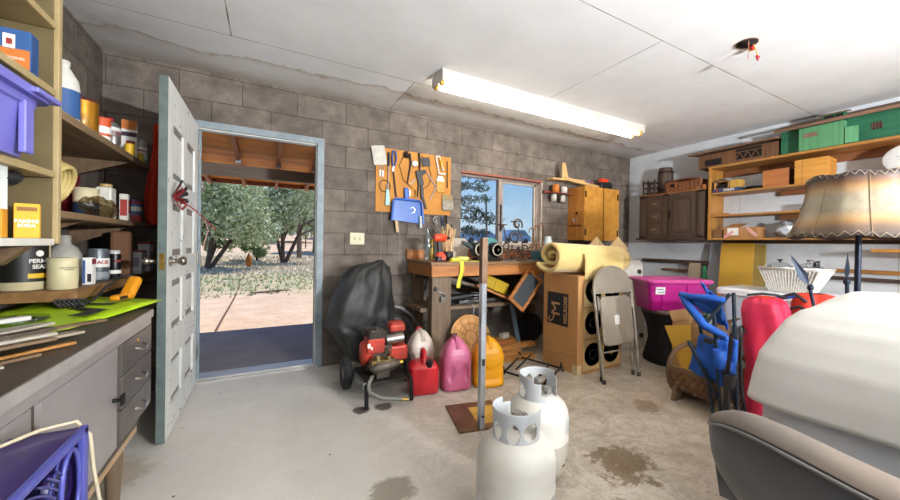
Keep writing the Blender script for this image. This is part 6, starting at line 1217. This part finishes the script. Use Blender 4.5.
# --- under cabinet boards
def batten(y0,y1,z0,z1,m,l,x=4.645): tag(build('wall_batten',B().box(x,XR-.002,y0,y1,z0,z1),m,bevel=.003),l,'batten','battens fixed along the white wall')
batten(2.36,3.29,.945,.985,mDkY,'long dark batten on the white wall under the oak cabinet',4.60)
batten(2.62,3.02,.83,.865,mat('brown_strip','7b5a40',.6),'short brown batten below the long dark one')
batten(-.4,2.25,.86,.895,mDkY,'dark batten running behind the white wicker basket and lamp',4.65)
batten(-.4,1.7,.93,.965,mSh,'golden batten above the dark one behind the lamp',4.66)
def lean(name,y0,y1,y2,y3,xb,zt,m,l,xt=4.655,th=.008,zb=0,c='board'):
    # quad: bottom y0..y1 at x=xb, top y2..y3 at x=xt
    b=B().add([(xb,y0,zb),(xb,y1,zb),(xt,y3,zt),(xt,y2,zt),(xb+th,y0,zb),(xb+th,y1,zb),(xt+th,y3,zt),(xt+th,y2,zt)],[(0,1,2,3),(7,6,5,4),(0,4,5,1),(1,5,6,2),(2,6,7,3),(3,7,4,0)]);return tag(build(name,b,m),l,c)
lean('leaning_board',2.32,2.50,2.47,2.61,4.20,.955,mat('beige_board','a69780',.6,0,'97876f',3),'narrow beige board leaning on the wall left of the green board',xt=4.585)
lean('leaning_board',2.10,2.34,2.42,2.44,4.25,.93,mat('green_board','14824a',.5),'pointed green board leaning between the beige and grey boards',xt=4.59)
lean('leaning_board',2.02,2.36,2.14,2.38,4.45,1.20,mat('grey_panel','8f939a',.6,0,'83878e',2),'grey panel leaning on the white wall behind the yellow one',xt=4.625,c='panel')
yp=lean('leaning_board',1.82,2.15,1.90,2.225,4.26,1.20,mat('mustard_board','c2962f',.75,0,'ab8228',2.5,hi=.8),'mustard yellow sheet of board leaning behind the white lidded bin',xt=4.56,th=.03,c='panel')
lean('leaning_board',1.70,1.815,1.80,1.895,4.28,1.19,mat('dull_mustard','8f7838',.8,0,'7d682f',4),'dull olive board at the right edge of the mustard one',xt=4.58,th=.03,c='panel')
# --- white folding table and carton with birdhouses
ft=thing('folding_table','white plastic folding table standing on edge behind the chair','table',(3.3,2.66,0));M=FR((3.40,2.64,0),(1,-.10,0),(0,.06,1))
b=B(M);pts=rr4(-.33,.33,0.01,1.0,.075,5);b.prism(pts,.04,z0=-.04);build('table_top',b,mat('speckled_plastic','c9c6bb',.5,0,'b6b2a6',40),ft,bevel=.006)
for x,y in((.27,.86),(.27,.14),(-.2,.86),(-.2,.14)): build('corner_cap',B(M).cyl((x,y,0),(x,y,.016),.026,n=16),mBlack,ft)
bcn=thing('brown_carton','plain brown carton behind the folding table carrying two birdhouses','box',(3.75,3.15,0));build('carton_body',B().box(3.46,4.02,2.92,3.40,0,.98),mCard,bcn,bevel=.004)
def birdhouse(x,y,z,l):
    t=thing('birdhouse',l,'birdhouse',(x,y,z),'wooden birdhouses');X=T(x,y,z,20)
    build('walls',B(X).box(-.075,.075,-.07,.07,0,.13),mPale,t,bevel=.002);build('roof',B(X).add([(-.105,-.10,.125),(.105,-.10,.125),(.105,.10,.125),(-.105,.10,.125),(0,0,.29)],[(0,1,4),(1,2,4),(2,3,4),(3,0,4),(3,2,1,0)]),mat('pale_roof','dbbf92',.6,0,'c9a878',6),t)
    b=B(X)
    for k in(.03,.06,.09): b.box(-.077,.077,-.072,.072,k,k+.004)
    build('board_lines',b,mPine,t);build('entrance',B(X).lathe((0,-.0715,.075),[(.018,-.001),(.018,.002)],16,axis='y'),mDarkHole,t)
birdhouse(3.80,3.06,.981,'right birdhouse with a pyramid roof above the white folding table');birdhouse(3.57,3.20,.981,'left birdhouse mostly hidden behind the blanket roll')
# --- rattan stool with magenta bin
mRat=mat('black_rattan','26272a',.5,0,'15161a',60,(1,1,2),.6,.4,.6)
rs=thing('rattan_stool','black woven hourglass stool carrying the magenta bin','stool',(3.53,2.17,0));prof=[(.255,0),(.262,.02),(.235,.12),(.215,.22),(.222,.32),(.26,.44),(.285,.495)]
build('woven_body',B().lathe((3.53,2.17,0),prof,48),mRat,rs)
b=B()
for i in range(40):
    a=2*PI*i/40;b.tube([(3.53+(r+.002)*math.cos(a+z*1.2),2.17+(r+.002)*math.sin(a+z*1.2),z) for r,z in prof],.004,4)
build('woven_ribs',b,mRat,rs);build('stool_top',B().lathe((3.53,2.17,0),[(.28,.49),(.292,.50),(.292,.525),(.28,.53),(.001,.53)],48),mat('brown_top','6b5a4e',.6,0,'574840',5),rs)
mMag=mat('magenta_plastic','b3127f',.35,0,'9c0d6d',2.5);mb=thing('magenta_bin','magenta plastic storage bin with a pink lid on the black stool','storage bin',(3.53,2.17,.5305));X=T(3.50,2.19,.5305,-29)
b=tub(B(X),[(-.265,.265,-.17,.17,.04,0),(-.30,.30,-.20,.20,.05,.255),(-.31,.31,-.21,.21,.05,.258),(-.31,.31,-.21,.21,.05,.275)])
for x in(-.12,.12): b.taper((x,-.176,.01),(.05,.006),(x,-.203,.25),(.06,.006))
build('bin_body',b,mMag,mb,bevel=.004);build('lid',tub(B(X),[(-.33,.33,-.225,.225,.06,.272),(-.335,.335,-.23,.23,.06,.292),(-.31,.31,-.205,.205,.06,.302),(-.28,.28,-.18,.18,.05,.298)]),mat('pink_lid','d0519a',.4,0,'c2458c',3),mb,bevel=.003)
build('sticker',B(X).box(-.19,-.10,-.213,-.2035,.15,.225),mPaper,mb) if 0 else build('sticker',B(X).add([(-.24,-.200,.16),(-.15,-.200,.16),(-.15,-.208,.23),(-.24,-.208,.23),(-.24,-.190,.16),(-.15,-.190,.16),(-.15,-.198,.23),(-.24,-.198,.23)],[(0,1,2,3),(7,6,5,4),(0,4,5,1),(1,5,6,2),(2,6,7,3),(3,7,4,0)]),mPaper,mb)
build('sticker_print',B(X).box(-.23,-.17,-.210,-.206,.205,.213).box(-.22,-.16,-.2075,-.203,.18,.186),mInkB,mb)
# --- open carton, yellow sheet, odds below the bin
oc=thing('packing_carton','open brown moving carton with raised flaps between stool and camp chair','box',(3.15,1.72,0));X=T(3.24,1.73,0,0);mC2=mat('tan_cardboard','b08a5a',.8,0,'9d784a',2.5)
b=B(X);w,d,h=.18,.15,.50
b.box(-w,w,-d,-d+.005,0,h).box(-w,w,d-.005,d,0,h).box(-w,-w+.005,-d,d,0,h).box(w-.005,w,-d,d,0,h).box(-w,w,-d,d,0,.01);build('carton_walls',b,mC2,oc)
for pts in([(-w,-d,h),(w,-d,h),(w,-d-.10,h+.07),(-w,-d-.10,h+.07)],[(-w,d,h),(w,d,h),(w,d+.03,h+.08),(-w,d+.03,h+.08)]):
    build('flap',B(X).add(pts,[(0,1,2,3)]),mC2,oc,solid=.004)
build('printed_box_mark',B(X).box(-.11,.09,-d-.0012,-d+.001,.30,.303).box(-.11,.09,-d-.0012,-d+.001,.40,.403).box(-.11,-.107,-d-.0012,-d+.001,.30,.40).box(.087,.09,-d-.0012,-d+.001,.30,.40).box(-.08,.0,-d-.0012,-d+.001,.43,.44),mat('green_grey_print','6b6a4e',.7),oc)
for p,q,m,l in(((3.26,1.74,.02),(3.36,1.70,.66),mWhite,'white slat sticking out of the open moving carton'),((3.16,1.78,.02),(3.20,1.80,.62),mPale,'pale stick poking out of the open moving carton')): tag(build('slat',B().bar(p,q,.05,.012,up=(0,1,0)),m),l,'slat')
lean('leaning_sheet',1.70,1.96,1.72,1.98,2.83,.45,mat('yellow_sheet','d7a83a',.6,0,'c3942e',3),'triangular yellow sheet leaning in front of the black stool',xt=2.96,th=.006,c='sheet') if 0 else tag(build('yellow_sheet',B().add([(2.98,1.90,.46),(3.02,1.70,.50),(3.03,1.68,.0),(3.03,1.72,.0),(2.988,1.90,.46),(3.028,1.70,.50),(3.038,1.68,.0),(3.038,1.72,.0)],[(0,1,2,3),(7,6,5,4),(0,4,5,1),(1,5,6,2),(2,6,7,3),(3,7,4,0)]),mat('yellow_sheet','d7a83a',.6,0,'c3942e',3)),'triangular yellow sheet propped on the moving carton beside the stool','sheet')
# --- lidded clear bin on a crate
cr=thing('grey_crate','grey plastic crate under the clear lidded bin','crate',(3.85,1.42,0));build('crate_body',tub(B(),[(3.64,4.02,1.10,1.76,.03,0),(3.62,4.04,1.08,1.78,.03,.42)]),mat('crate_grey','6d7072',.5),cr,bevel=.004)
build('crate_lid',tub(B(),[(3.60,4.06,1.06,1.80,.04,.421),(3.60,4.06,1.06,1.80,.04,.44)]),mat('crate_grey','6d7072',.5),cr)
clr=thing('clear_bin','clear plastic storage bin with a white lid behind the camp chairs','storage bin',(3.85,1.45,.441));build('bin_body',tub(B(),[(3.67,4.05,1.12,1.76,.04,.4415),(3.645,4.075,1.09,1.80,.05,.725)],closed=False),mat('cloudy_clear_plastic','c9d0dc',.35,0,'b4bccb',3),clr)
build('lid',tub(B(),[(3.62,4.10,1.06,1.83,.06,.722),(3.62,4.10,1.06,1.83,.06,.765),(3.645,4.075,1.085,1.805,.05,.78),(3.67,4.05,1.11,1.78,.05,.776)]),mat('lid_white','e9ebec',.35),clr,bevel=.004)
build('contents',B().box(3.70,4.02,1.16,1.72,.445,.66),mat('blue_grey_cloth','8490a6',.9,0,'a9aebb',5),clr,bevel=.03)
build('latch',B().box(3.612,3.625,1.10,1.16,.70,.75),mat('teal_latch','2d8f86',.4),clr,bevel=.003)
# white wicker basket
mWW2=mat('white_wicker','dddbd2',.7,0,'a9a69c',70,(1,1,1.5),.5,.45,.6)
wk=thing('wicker_basket','white square wicker basket full of pans on the clear bin','basket',(3.83,1.30,.7815));zz=.781
b=B();b.taper((3.83,1.30,zz),(.115,.125),(3.83,1.285,zz+.195),(.18,.195));build('basket_body',b,mWW2,wk)
b=B()
for f in [i/17 for i in range(18)]:
    for (x0,y0_,x1,y1_) in ((3.715,1.175+.25*f,3.65,1.09+.39*f),(3.715+.23*f,1.175,3.65+.36*f,1.09)): b.tube([(x0-.001,y0_-.001,zz+.004),(x1-.002,y1_-.002,zz+.193)],.0042,5)
build('upright_canes',b,mat('cane_white','eceae2',.6),wk);b=B()
for k in range(3): b.tube([(3.648-.003*k,1.088,zz+.19+.006*k),(3.648-.003*k,1.482,zz+.19+.006*k),(4.012,1.482,zz+.19+.006*k),(4.012,1.088,zz+.19+.006*k)],.007,6,closed=True)
build('braided_rim',b,mat('cane_white','eceae2',.6),wk)
for y,x,l in((1.385,3.80,'left'),(1.20,3.84,'right')):
    t=thing('glass_pan_lid',l+' domed glass pan lid with a black knob in the white basket','lid',(x,y,zz+.215));build('glass_dome',B().lathe((x,y,zz+.208),[(.085,0),(.083,.006),(.06,.028),(.03,.04),(.001,.042)],30,ax=.8),mClear,t);build('steel_rim',B().lathe((x,y,zz+.206),[(.089,0),(.089,.008),(.082,.008),(.082,0)],30,ax=.8),mSteel,t);build('knob',B().lathe((x,y,zz+.248),[(.008,0),(.008,.012),(.022,.016),(.022,.024),(.001,.026)],14),mBlack,t)
t=thing('steel_whisk','coiled black cord and steel whisk at the right of the white basket','utensil',(3.72,1.12,zz+.22));build('coil',B().tube([V((3.72+.03*math.sin(k*.8),1.12+.018*math.cos(k*.8),zz+.215+.0015*k)) for k in range(36)],.004,5),mBlkIron,t);build('ring',B().tube(arc((3.70,1.14,zz+.24),.028,0,360,16,'yz')[:-1],.005,6,closed=True),mChrome,t)
# --- hide lamp
lx,ly=2.74,.655
def hide_mat():
    T_=NT('rawhide');p=T_.obj();s=T_.sep(p);n=T_.noise(p,9,6,.7);n2=T_.noise(p,3,4)
    z=T_.math('ADD',s[2],T_.math('MULTIPLY',T_.math('SUBTRACT',n2,.5),.05))
    base=T_.mix(T_.ramp(n,[(.35,0.),(.65,1.)]),hexc('9c927c'),hexc('7d705a'))
    k=T_.ramp(T_.math('DIVIDE',z,.33),[(.02,1.),(.22,.85),(.38,0.),(.64,0.),(.80,.85),(.97,1.)])
    w=T_.ramp(T_.math('DIVIDE',z,.33),[(.0,'3d3331'),(.14,'5e4632'),(.3,'b0803e'),(.7,'b0803e'),(.84,'6b4526'),(.93,'382b2d')])
    base=T_.mix(k,base,w);T_.l.new(base,T_.b.inputs['Base Color']);T_.b.inputs['Roughness'].default_value=.5
    T_.b.inputs['Transmission Weight'].default_value=0;T_.b.inputs['Subsurface Weight'].default_value=.0;T_.bump(n,.25,.004);return T_.m
la=thing('hide_lamp','tall iron floor lamp with a laced rawhide shade','floor lamp',(lx,ly,0))
zs0,zs1=1.205,1.535
def sf(u,v):
    a=2*PI*u;seg=8;k=abs(((u*seg)%1)-.5)*2;r=.305-.09*v-.02*math.sin(PI*v);r*=(1-.035*(1-k)*1.0)
    return(lx+r*math.cos(a),ly+r*math.sin(a),zs0+(zs1-zs0)*v+.006*math.sin(a*8))
build('lamp_shade',B().grid(sf,96,16,0,True),hide_mat(),la,solid=.003,origin=V((lx,ly,zs0)))
for v0,v1 in((.0,.07),(.93,1.0)):
    lc=[]
    for i in range(40):
        u=i/40
        p=V(sf(u,v0));q=V(sf(u+.012,v1));c=V((lx,ly,0));o=V((p.x-lx,p.y-ly,0)).normalized()*.005;lc+=[p+o,q+o]
    build('lacing',B().tube(lc,.0022,4,closed=True),mat('lace_hide','a5967c',.7),la)
b=B()
for i in range(8):
    b.tube([V(sf((i+.5)/8,v/8))+(V(sf((i+.5)/8,v/8))-V((lx,ly,sf(0,v/8)[2]))).normalized()*.002 for v in range(9)],.0018,5)
build('shade_seams',b,mat('seam_brown','8a6f4c',.6),la)
mNavy=mat('dark_blue_iron','1f2a3a',.4,.5);build('pole',B().cyl((lx,ly,.03),(lx,ly,1.42),.0135,n=14),mNavy,la);build('base',B().lathe((lx,ly,0),[(.16,0),(.165,.01),(.15,.025),(.03,.035),(.015,.06)],32),mNavy,la)
build('shade_spider',B().tube([(lx-.20,ly,1.50),(lx+.20,ly,1.50)],.004,6).tube([(lx,ly-.20,1.50),(lx,ly+.20,1.50)],.004,6).cyl((lx,ly,1.40),(lx,ly,1.51),.006,n=8),mBlkIron,la);build('bulb',B().lathe((lx,ly,1.36),[(.013,0),(.014,.02),(.03,.06),(.028,.085),(.001,.10)],16),mat('frosted_globe','',''),la)
for p0,p1,p2,w in(((lx-.03,ly+.03,.10),(2.66,.83,.93),(2.60,.905,1.115),.03),((lx-.015,ly+.01,.12),(2.655,.675,.98),(2.62,.665,1.13),.017)):
    sp2=build('iron_spear',B().cyl(p0,p1,.011,.009,8),mNavy,la);d=(V(p2)-V(p1)).normalized();sd=d.cross(V(fw)).normalized();pp=V(p1)
    L=(V(p2)-pp).length;th_=sd.cross(d)*.006;o=[pp,pp+d*L*.30+sd*w,V(p2),pp+d*L*.30-sd*w]
    build('spear_blade',B().add([o[0],o[1],o[2],o[3],pp+d*L*.4+th_,pp+d*L*.4-th_],[(0,1,4),(1,2,4),(2,3,4),(3,0,4),(1,0,5),(2,1,5),(3,2,5),(0,3,5)]).blob(pp-d*.01,(.016,.016,.02),10,7),mNavy,sp2)
# --- folded camp chairs
mBlF=mat('royal_blue_fabric','1054b0',.7,0,'0c4390',5,bump=.1);mBFr=mat('camp_frame','22303c',.4,.4)
fcn=thing('camp_chair','blue folded camping chair with dark tube legs','chair',(2.62,1.34,0))
for p,q in(((2.55,1.27,.012),(2.60,1.40,.62)),((2.57,1.235,.012),(2.565,1.29,.70)),((2.60,1.20,.012),(2.50,1.42,.50)),((2.66,1.16,.012),(2.58,1.30,.60)),((2.52,1.34,.60),(2.62,1.22,.84)),((2.64,1.17,.02),(2.62,1.20,.85))): build('frame_tube',B().cyl(p,q,.0115,n=10),mBFr,fcn)
for p in((2.55,1.27,.012),(2.57,1.235,.012),(2.60,1.20,.012),(2.66,1.16,.012)): build('foot_cap',B().cyl((p[0],p[1],0),(p[0],p[1],.03),.017,n=10),mBlack,fcn)
build('joint',B().box(2.535,2.575,1.28,1.34,.50,.535),mBlack,fcn,bevel=.006)
def cloth(name,P,Q,R_,S_,m,par,amp=.02,nu=16,nv=14,sd=0,th=.008):
    P,Q,R_,S_=map(V,(P,Q,R_,S_));nrm=(Q-P).cross(S_-P).normalized()
    return build(name,B().grid(lambda u,v:P.lerp(Q,u).lerp(S_.lerp(R_,u),v)+nrm*amp*(math.sin(u*7+sd+v*2)*.6+noise.noise(V((u*4+sd,v*4,sd)))),nu,nv),m,par,solid=th)
cloth('seat_fabric',(2.575,1.39,.55),(2.565,1.21,.53),(2.555,1.22,.24),(2.575,1.46,.28),mBlF,fcn,.018,sd=1)
cloth('seat_fabric',(2.585,1.26,.57),(2.62,1.17,.55),(2.62,1.18,.33),(2.60,1.26,.30),mBlF,fcn,.02,sd=4)
b=B();b.tube([(2.60,1.54,.80),(2.56,1.44,.795),(2.52,1.30,.81),(2.56,1.22,.80)],[.018,.022,.022,.018],8).tube([(2.60,1.54,.80),(2.55,1.44,.72),(2.53,1.33,.62),(2.58,1.22,.56)],[.018,.028,.03,.024],8)
build('arm_sling',b,mBlF,fcn);cloth('back_fabric',(2.64,1.43,.90),(2.60,1.30,.82),(2.60,1.22,.60),(2.63,1.32,.66),mBlF,fcn,.02,sd=7)
cloth('arm_band',(2.595,1.53,.79),(2.58,1.25,.78),(2.60,1.24,.66),(2.60,1.38,.70),mat('blue_fabric_dark','0f4688',.7),fcn,.012,sd=3)
build('cup_holder',B().lathe((2.535,1.235,.36),[(.028,0),(.036,.01),(.04,.12),(.036,.12),(.032,.015)],16),mBlF,fcn);build('mesh_cup',B().lathe((2.545,1.18,.25),[(.03,0),(.036,.06),(.04,.085)],16),mBlack,fcn)
build('strap',B().bar((2.545,1.205,.10),(2.54,1.17,.60),.022,.004,up=(1,0,0)).bar((2.57,1.19,.02),(2.545,1.21,.42),.03,.02),mBlack,fcn)
mRedF=mat('crimson_fabric','e0305a',.6,0,'cf2038',4,bump=.15);mOrF=mat('orange_red_fabric','e8402a',.6,0,'d2301f',5)
rb2=thing('chair_bag','crimson drawstring bag holding a folded chair beside the blue one','bag',(2.80,1.17,0))
def bagf(c,prof,sd,tilt=(0,0)):
    def fn(u,v):
        k=v*(len(prof)-1);i=min(int(k),len(prof)-2);f=k-i;r=prof[i][0]+(prof[i+1][0]-prof[i][0])*f;z=prof[i][1]+(prof[i+1][1]-prof[i][1])*f;a=2*PI*u
        r*=1+.07*math.sin(a*4+z*5+sd)+.16*noise.noise(V((math.cos(a)*1.5+sd,math.sin(a)*1.5,z*5)))
        if v>.7: r*=1+.09*math.sin(a*12)*(v-.7)/.3
        return(c[0]+tilt[0]*z+r*math.cos(a),c[1]+tilt[1]*z+r*math.sin(a),z)
    return fn
build('bag_body',B().grid(bagf((2.87,1.12),[(.05,.003),(.09,.02),(.10,.2),(.115,.45),(.125,.62),(.13,.72),(.115,.785),(.075,.815),(.03,.81)],1),64,40,0,True),mRedF,rb2)
build('bag_mouth',B().lathe((2.87,1.12,.80),[(.075,.0),(.06,.02),(.03,.018),(.001,.01)],24),mOrF,rb2);build('drawstring',B().tube([(2.80,1.20,.825),(2.84,1.13,.84),(2.90,1.08,.835),(2.96,1.04,.82)],.008,6),mBlack,rb2)
build('shoulder_strap',B().tube([(2.745,1.185,.58),(2.738,1.20,.62),(2.738,1.205,.40),(2.75,1.20,.2),(2.77,1.18,.03)],.011,5),mBlack,rb2)
rb3=thing('chair_bag','orange red chair bag with black webbing straps behind the crimson one','bag',(3.06,.98,0))
build('bag_body',B().grid(bagf((3.11,.94),[(.05,.003),(.09,.02),(.10,.3),(.115,.6),(.12,.78),(.10,.84),(.04,.85)],5),48,30,0,True),mOrF,rb3)
for k,(y,z) in enumerate(((1.07,.82),(1.04,.74),(1.01,.66))): build('webbing_strap',B().tube([(2.985,y+.02,z-.06),(2.955,y,z),(2.96,y-.07,z+.03),(3.0,y-.12,z-.02)],.011,6),mBlack,rb3)
build('blue_cord',B().tube([(3.0,1.12,.80),(3.05,1.02,.825),(3.12,.92,.815)],.012,6),mBlF,rb3)
# --- log basket
lb_=thing('log_basket','brown woven wood trough basket with a bentwood hoop on feet','basket',(2.84,1.44,0));mWv=mat('woven_splint','6d4c33',.7,0,'4a3222',6);mWv2=mat('woven_splint_light','86613f',.7,0,'5e4129',6);mHoop=wood('bentwood','77583b','4d3724','y')
cy0,cy1,cxx,czz,rr_=1.26,1.62,2.81,.235,.2
b=B();nA,nY=18,14
for i in range(nA):
    a0,a1=180+180*i/nA,180+180*(i+1)/nA
    for j in range(nY):
        ya,yb=cy0+(cy1-cy0)*j/nY,cy0+(cy1-cy0)*(j+1)/nY;q=(i+j)%2;ra=rr_+(.006 if q else -.001)
        b.add([(cxx+ra*math.cos(R(a0)),ya,czz+ra*math.sin(R(a0))),(cxx+ra*math.cos(R(a1)),ya,czz+ra*math.sin(R(a1))),(cxx+ra*math.cos(R(a1)),yb,czz+ra*math.sin(R(a1))),(cxx+ra*math.cos(R(a0)),yb,czz+ra*math.sin(R(a0)))],[(0,1,2,3)],q)
build('woven_trough',b,[mWv,mWv2],lb_,solid=.006)
for y in(cy0,cy1): build('bentwood_hoop',B().tube([(cxx+(rr_+.012)*math.cos(R(a)),y,czz-.02+(rr_+.0)*math.sin(R(a))*(1 if math.sin(R(a))<0 else .85)) for a in range(0,360,12)],.017,7,closed=True),mHoop,lb_)
for x in(cxx-rr_-.006,cxx+rr_+.006): build('top_rail',B().bar((x,cy0,czz+.01),(x,cy1,czz+.01),.022,.035),mHoop,lb_,bevel=.003)
for y in(cy0+.03,cy1-.03): build('foot',B().add([(cxx-.20,y-.015,0),(cxx-.12,y-.015,0),(cxx-.06,y-.015,.05),(cxx-.17,y-.015,.11),(cxx-.20,y+.015,0),(cxx-.12,y+.015,0),(cxx-.06,y+.015,.05),(cxx-.17,y+.015,.11)],[(0,1,2,3),(7,6,5,4),(0,4,5,1),(1,5,6,2),(2,6,7,3),(3,7,4,0)]).add([(cxx+.20,y-.015,0),(cxx+.12,y-.015,0),(cxx+.06,y-.015,.05),(cxx+.17,y-.015,.11),(cxx+.20,y+.015,0),(cxx+.12,y+.015,0),(cxx+.06,y+.015,.05),(cxx+.17,y+.015,.11)],[(3,2,1,0),(4,5,6,7),(0,1,5,4),(1,2,6,5),(2,3,7,6),(3,0,4,7)]).bar((cxx-.1,y,.035),(cxx+.1,y,.035),.03,.02),mOld,lb_)
# --- sheeted furniture
mSheet=mat('ivory_bedsheet','d2cfc8',.9,0,'c8c4bb',2);mSheet2=mat('white_undersheet','c9c9cb',.9,0,'bdbdc0',2)
so=thing('sheeted_furniture','large piece of furniture under white dust sheets at the right','covered furniture',(2.0,.05,0))
def ring(x0,x1,y0,y1,r,z,n=14):
    p=rr4(x0,x1,y0,y1,r,n);return [(x,y,z) for x,y in p]
def loft(rings,seed,amp,hem=0):
    n=len(rings[0]);vs=[]
    for j,rg in enumerate(rings):
        for i,(x,y,z) in enumerate(rg):
            k=amp*(1-j/(len(rings)-1))
            d=k*(math.sin(i*.55+seed)+.6*noise.noise(V((x*3+seed,y*3,z*4))));cxm,cym=1.98,.03
            v=V((x-cxm,y-cym,0)).normalized()*d
            dz=hem*(1-j/(len(rings)-1))**3*(math.sin(x*2.1+seed)*.5+noise.noise(V((x*2,y*2,seed)))*.8)
            vs.append((x+v.x,y+v.y,z+dz+.018*noise.noise(V((x*4.5,y*4.5,z*2)))+.005*noise.noise(V((x*13,y*9,z*5)))))
    b=B();b.add(vs,[(j*n+i,j*n+(i+1)%n,(j+1)*n+(i+1)%n,(j+1)*n+i) for j in range(len(rings)-1) for i in range(n)],0,True)
    b.add([vs[(len(rings)-1)*n+i] for i in range(n)],[tuple(range(n))],0,True);return b
A=[(1.555,2.40,-.62,.715,.17,.585),(1.565,2.40,-.62,.705,.17,.66),(1.585,2.39,-.60,.69,.17,.74),(1.62,2.37,-.57,.665,.18,.805),(1.66,2.34,-.54,.64,.18,.86),(1.71,2.30,-.50,.61,.18,.90),(1.78,2.28,-.46,.565,.18,.935),(1.86,2.26,-.42,.52,.16,.958),(2.0,2.18,-.3,.40,.1,.966)]
# finer rings by interpolation
def fine(A,k):
    out=[]
    for a,b_ in zip(A[:-1],A[1:]):
        for i in range(k): out.append(tuple(a[j]+(b_[j]-a[j])*i/k for j in range(6)))
    out.append(A[-1]);return out
build('top_sheet',loft([ring(*a) for a in fine(A,5)],2,.012,.02),mSheet,so,solid=.004)
A2=[(1.60,2.36,-.58,.66,.15,.012),(1.595,2.36,-.58,.665,.15,.30),(1.59,2.36,-.58,.67,.15,.60),(1.62,2.33,-.56,.65,.15,.72)]
build('under_sheet',loft([ring(*a) for a in fine(A2,5)],5,.010,0),mSheet2,so,solid=.003)
build('exposed_rail',B().bar((1.572,.60,.52),(1.568,.50,.36),.006,.035,up=(1,0,0)),mat('olive_wood','7c6a3a',.6,0,'5a4a2c',6),so)
# --- grey vinyl chair
mVin=mat('grey_vinyl','474747',.36,0,'39393a',1.6,detail=7,hi=.8);mDust=mat('dusty_vinyl_top','7d6e61',.8,0,'5f5750',5)
vc=thing('vinyl_armchair','grey vinyl swivel chair seen from behind, dusty along its top edge','chair',(1.3,.1,0))
def vb(u,v):  # u along y, v around shell section
    y=.53-.78*u;e=(1-abs(2*u-1)**5);top=.735-.10*(abs(2*u-1))**6;bulge=.045*math.sin(PI*u)
    a=PI*v;x=1.055-bulge-.052*math.cos(a)*e**.5 ;z=top-.045+.05*math.sin(a)*e**.6
    return(x,y,z)
def shell(u,v):
    # closed section: outer face down, rounded top, inner face
    y=.545-.78*u;e=max(0,1-abs(2*u-1)**7);hw=.055*e**.5+.002;top=.742-.085*u-.05*abs(2*u-1)**5;bot=.36+.10*abs(2*u-1)**3;cx_=1.07-.05*math.sin(PI*u)
    k=v*4
    if k<1.5: f=k/1.5;return(cx_-hw*.95-.03*math.sin(PI*f)*.5+.10*(1-f)**2,y+.03*(1-f)*(1 if u<.5 else -1)*-1,bot+(top-.05-bot)*f)
    if k<2.5: a=PI*(k-1.5);return(cx_-hw*math.cos(a),y,top-.05+.05*math.sin(a)*(.5+.5*e))
    f=(k-2.5)/1.5;return(cx_+hw,y+.03*f*(1 if u<.5 else -1)*-1,top-.05-(top-.05-bot)*f)
build('backrest',B().grid(shell,48,33),mVin,vc)
b=B();pts=[V(shell(i/47,.5))+V((-.004,0,-.012)) for i in range(48)];build('dusty_top',B().grid(lambda u,v:(lambda p:(p[0]-.0015*(1 if v<.5 else -1),p[1],p[2]+.0015))(shell(u,.415+.17*v)),48,14),mDust,vc)
pts=[V(shell(i/47,.405))+V((-.003,0,0)) for i in range(48)];build('piping',B().tube(pts,.004,6),mat('piping_grey','6f6d68',.4),vc)
build('seat',B().box(1.10,1.52,-.18,.46,.34,.47),mVin,vc,bevel=.05,seg=4)
for y in(): build('armrest',B().tube([(1.10,y,.60),(1.25,y,.63),(1.46,y,.60),(1.50,y,.48)],.032,10),mVin,vc)
build('pedestal',B().cyl((1.3,.14,.06),(1.3,.14,.345),.03,n=14),mBlkIron,vc)
for k in range(4): a=R(45+90*k);build('base_leg',B().bar((1.3,.14,.07),(1.3+.24*math.cos(a),.14+.24*math.sin(a),.03),.04,.03),mBlkIron,vc);build('caster',B().lathe((1.3+.24*math.cos(a),.14+.24*math.sin(a),.022),[(.018,-.012),(.022,-.008),(.022,.008),(.018,.012)],14,axis='y'),mBlack,vc)
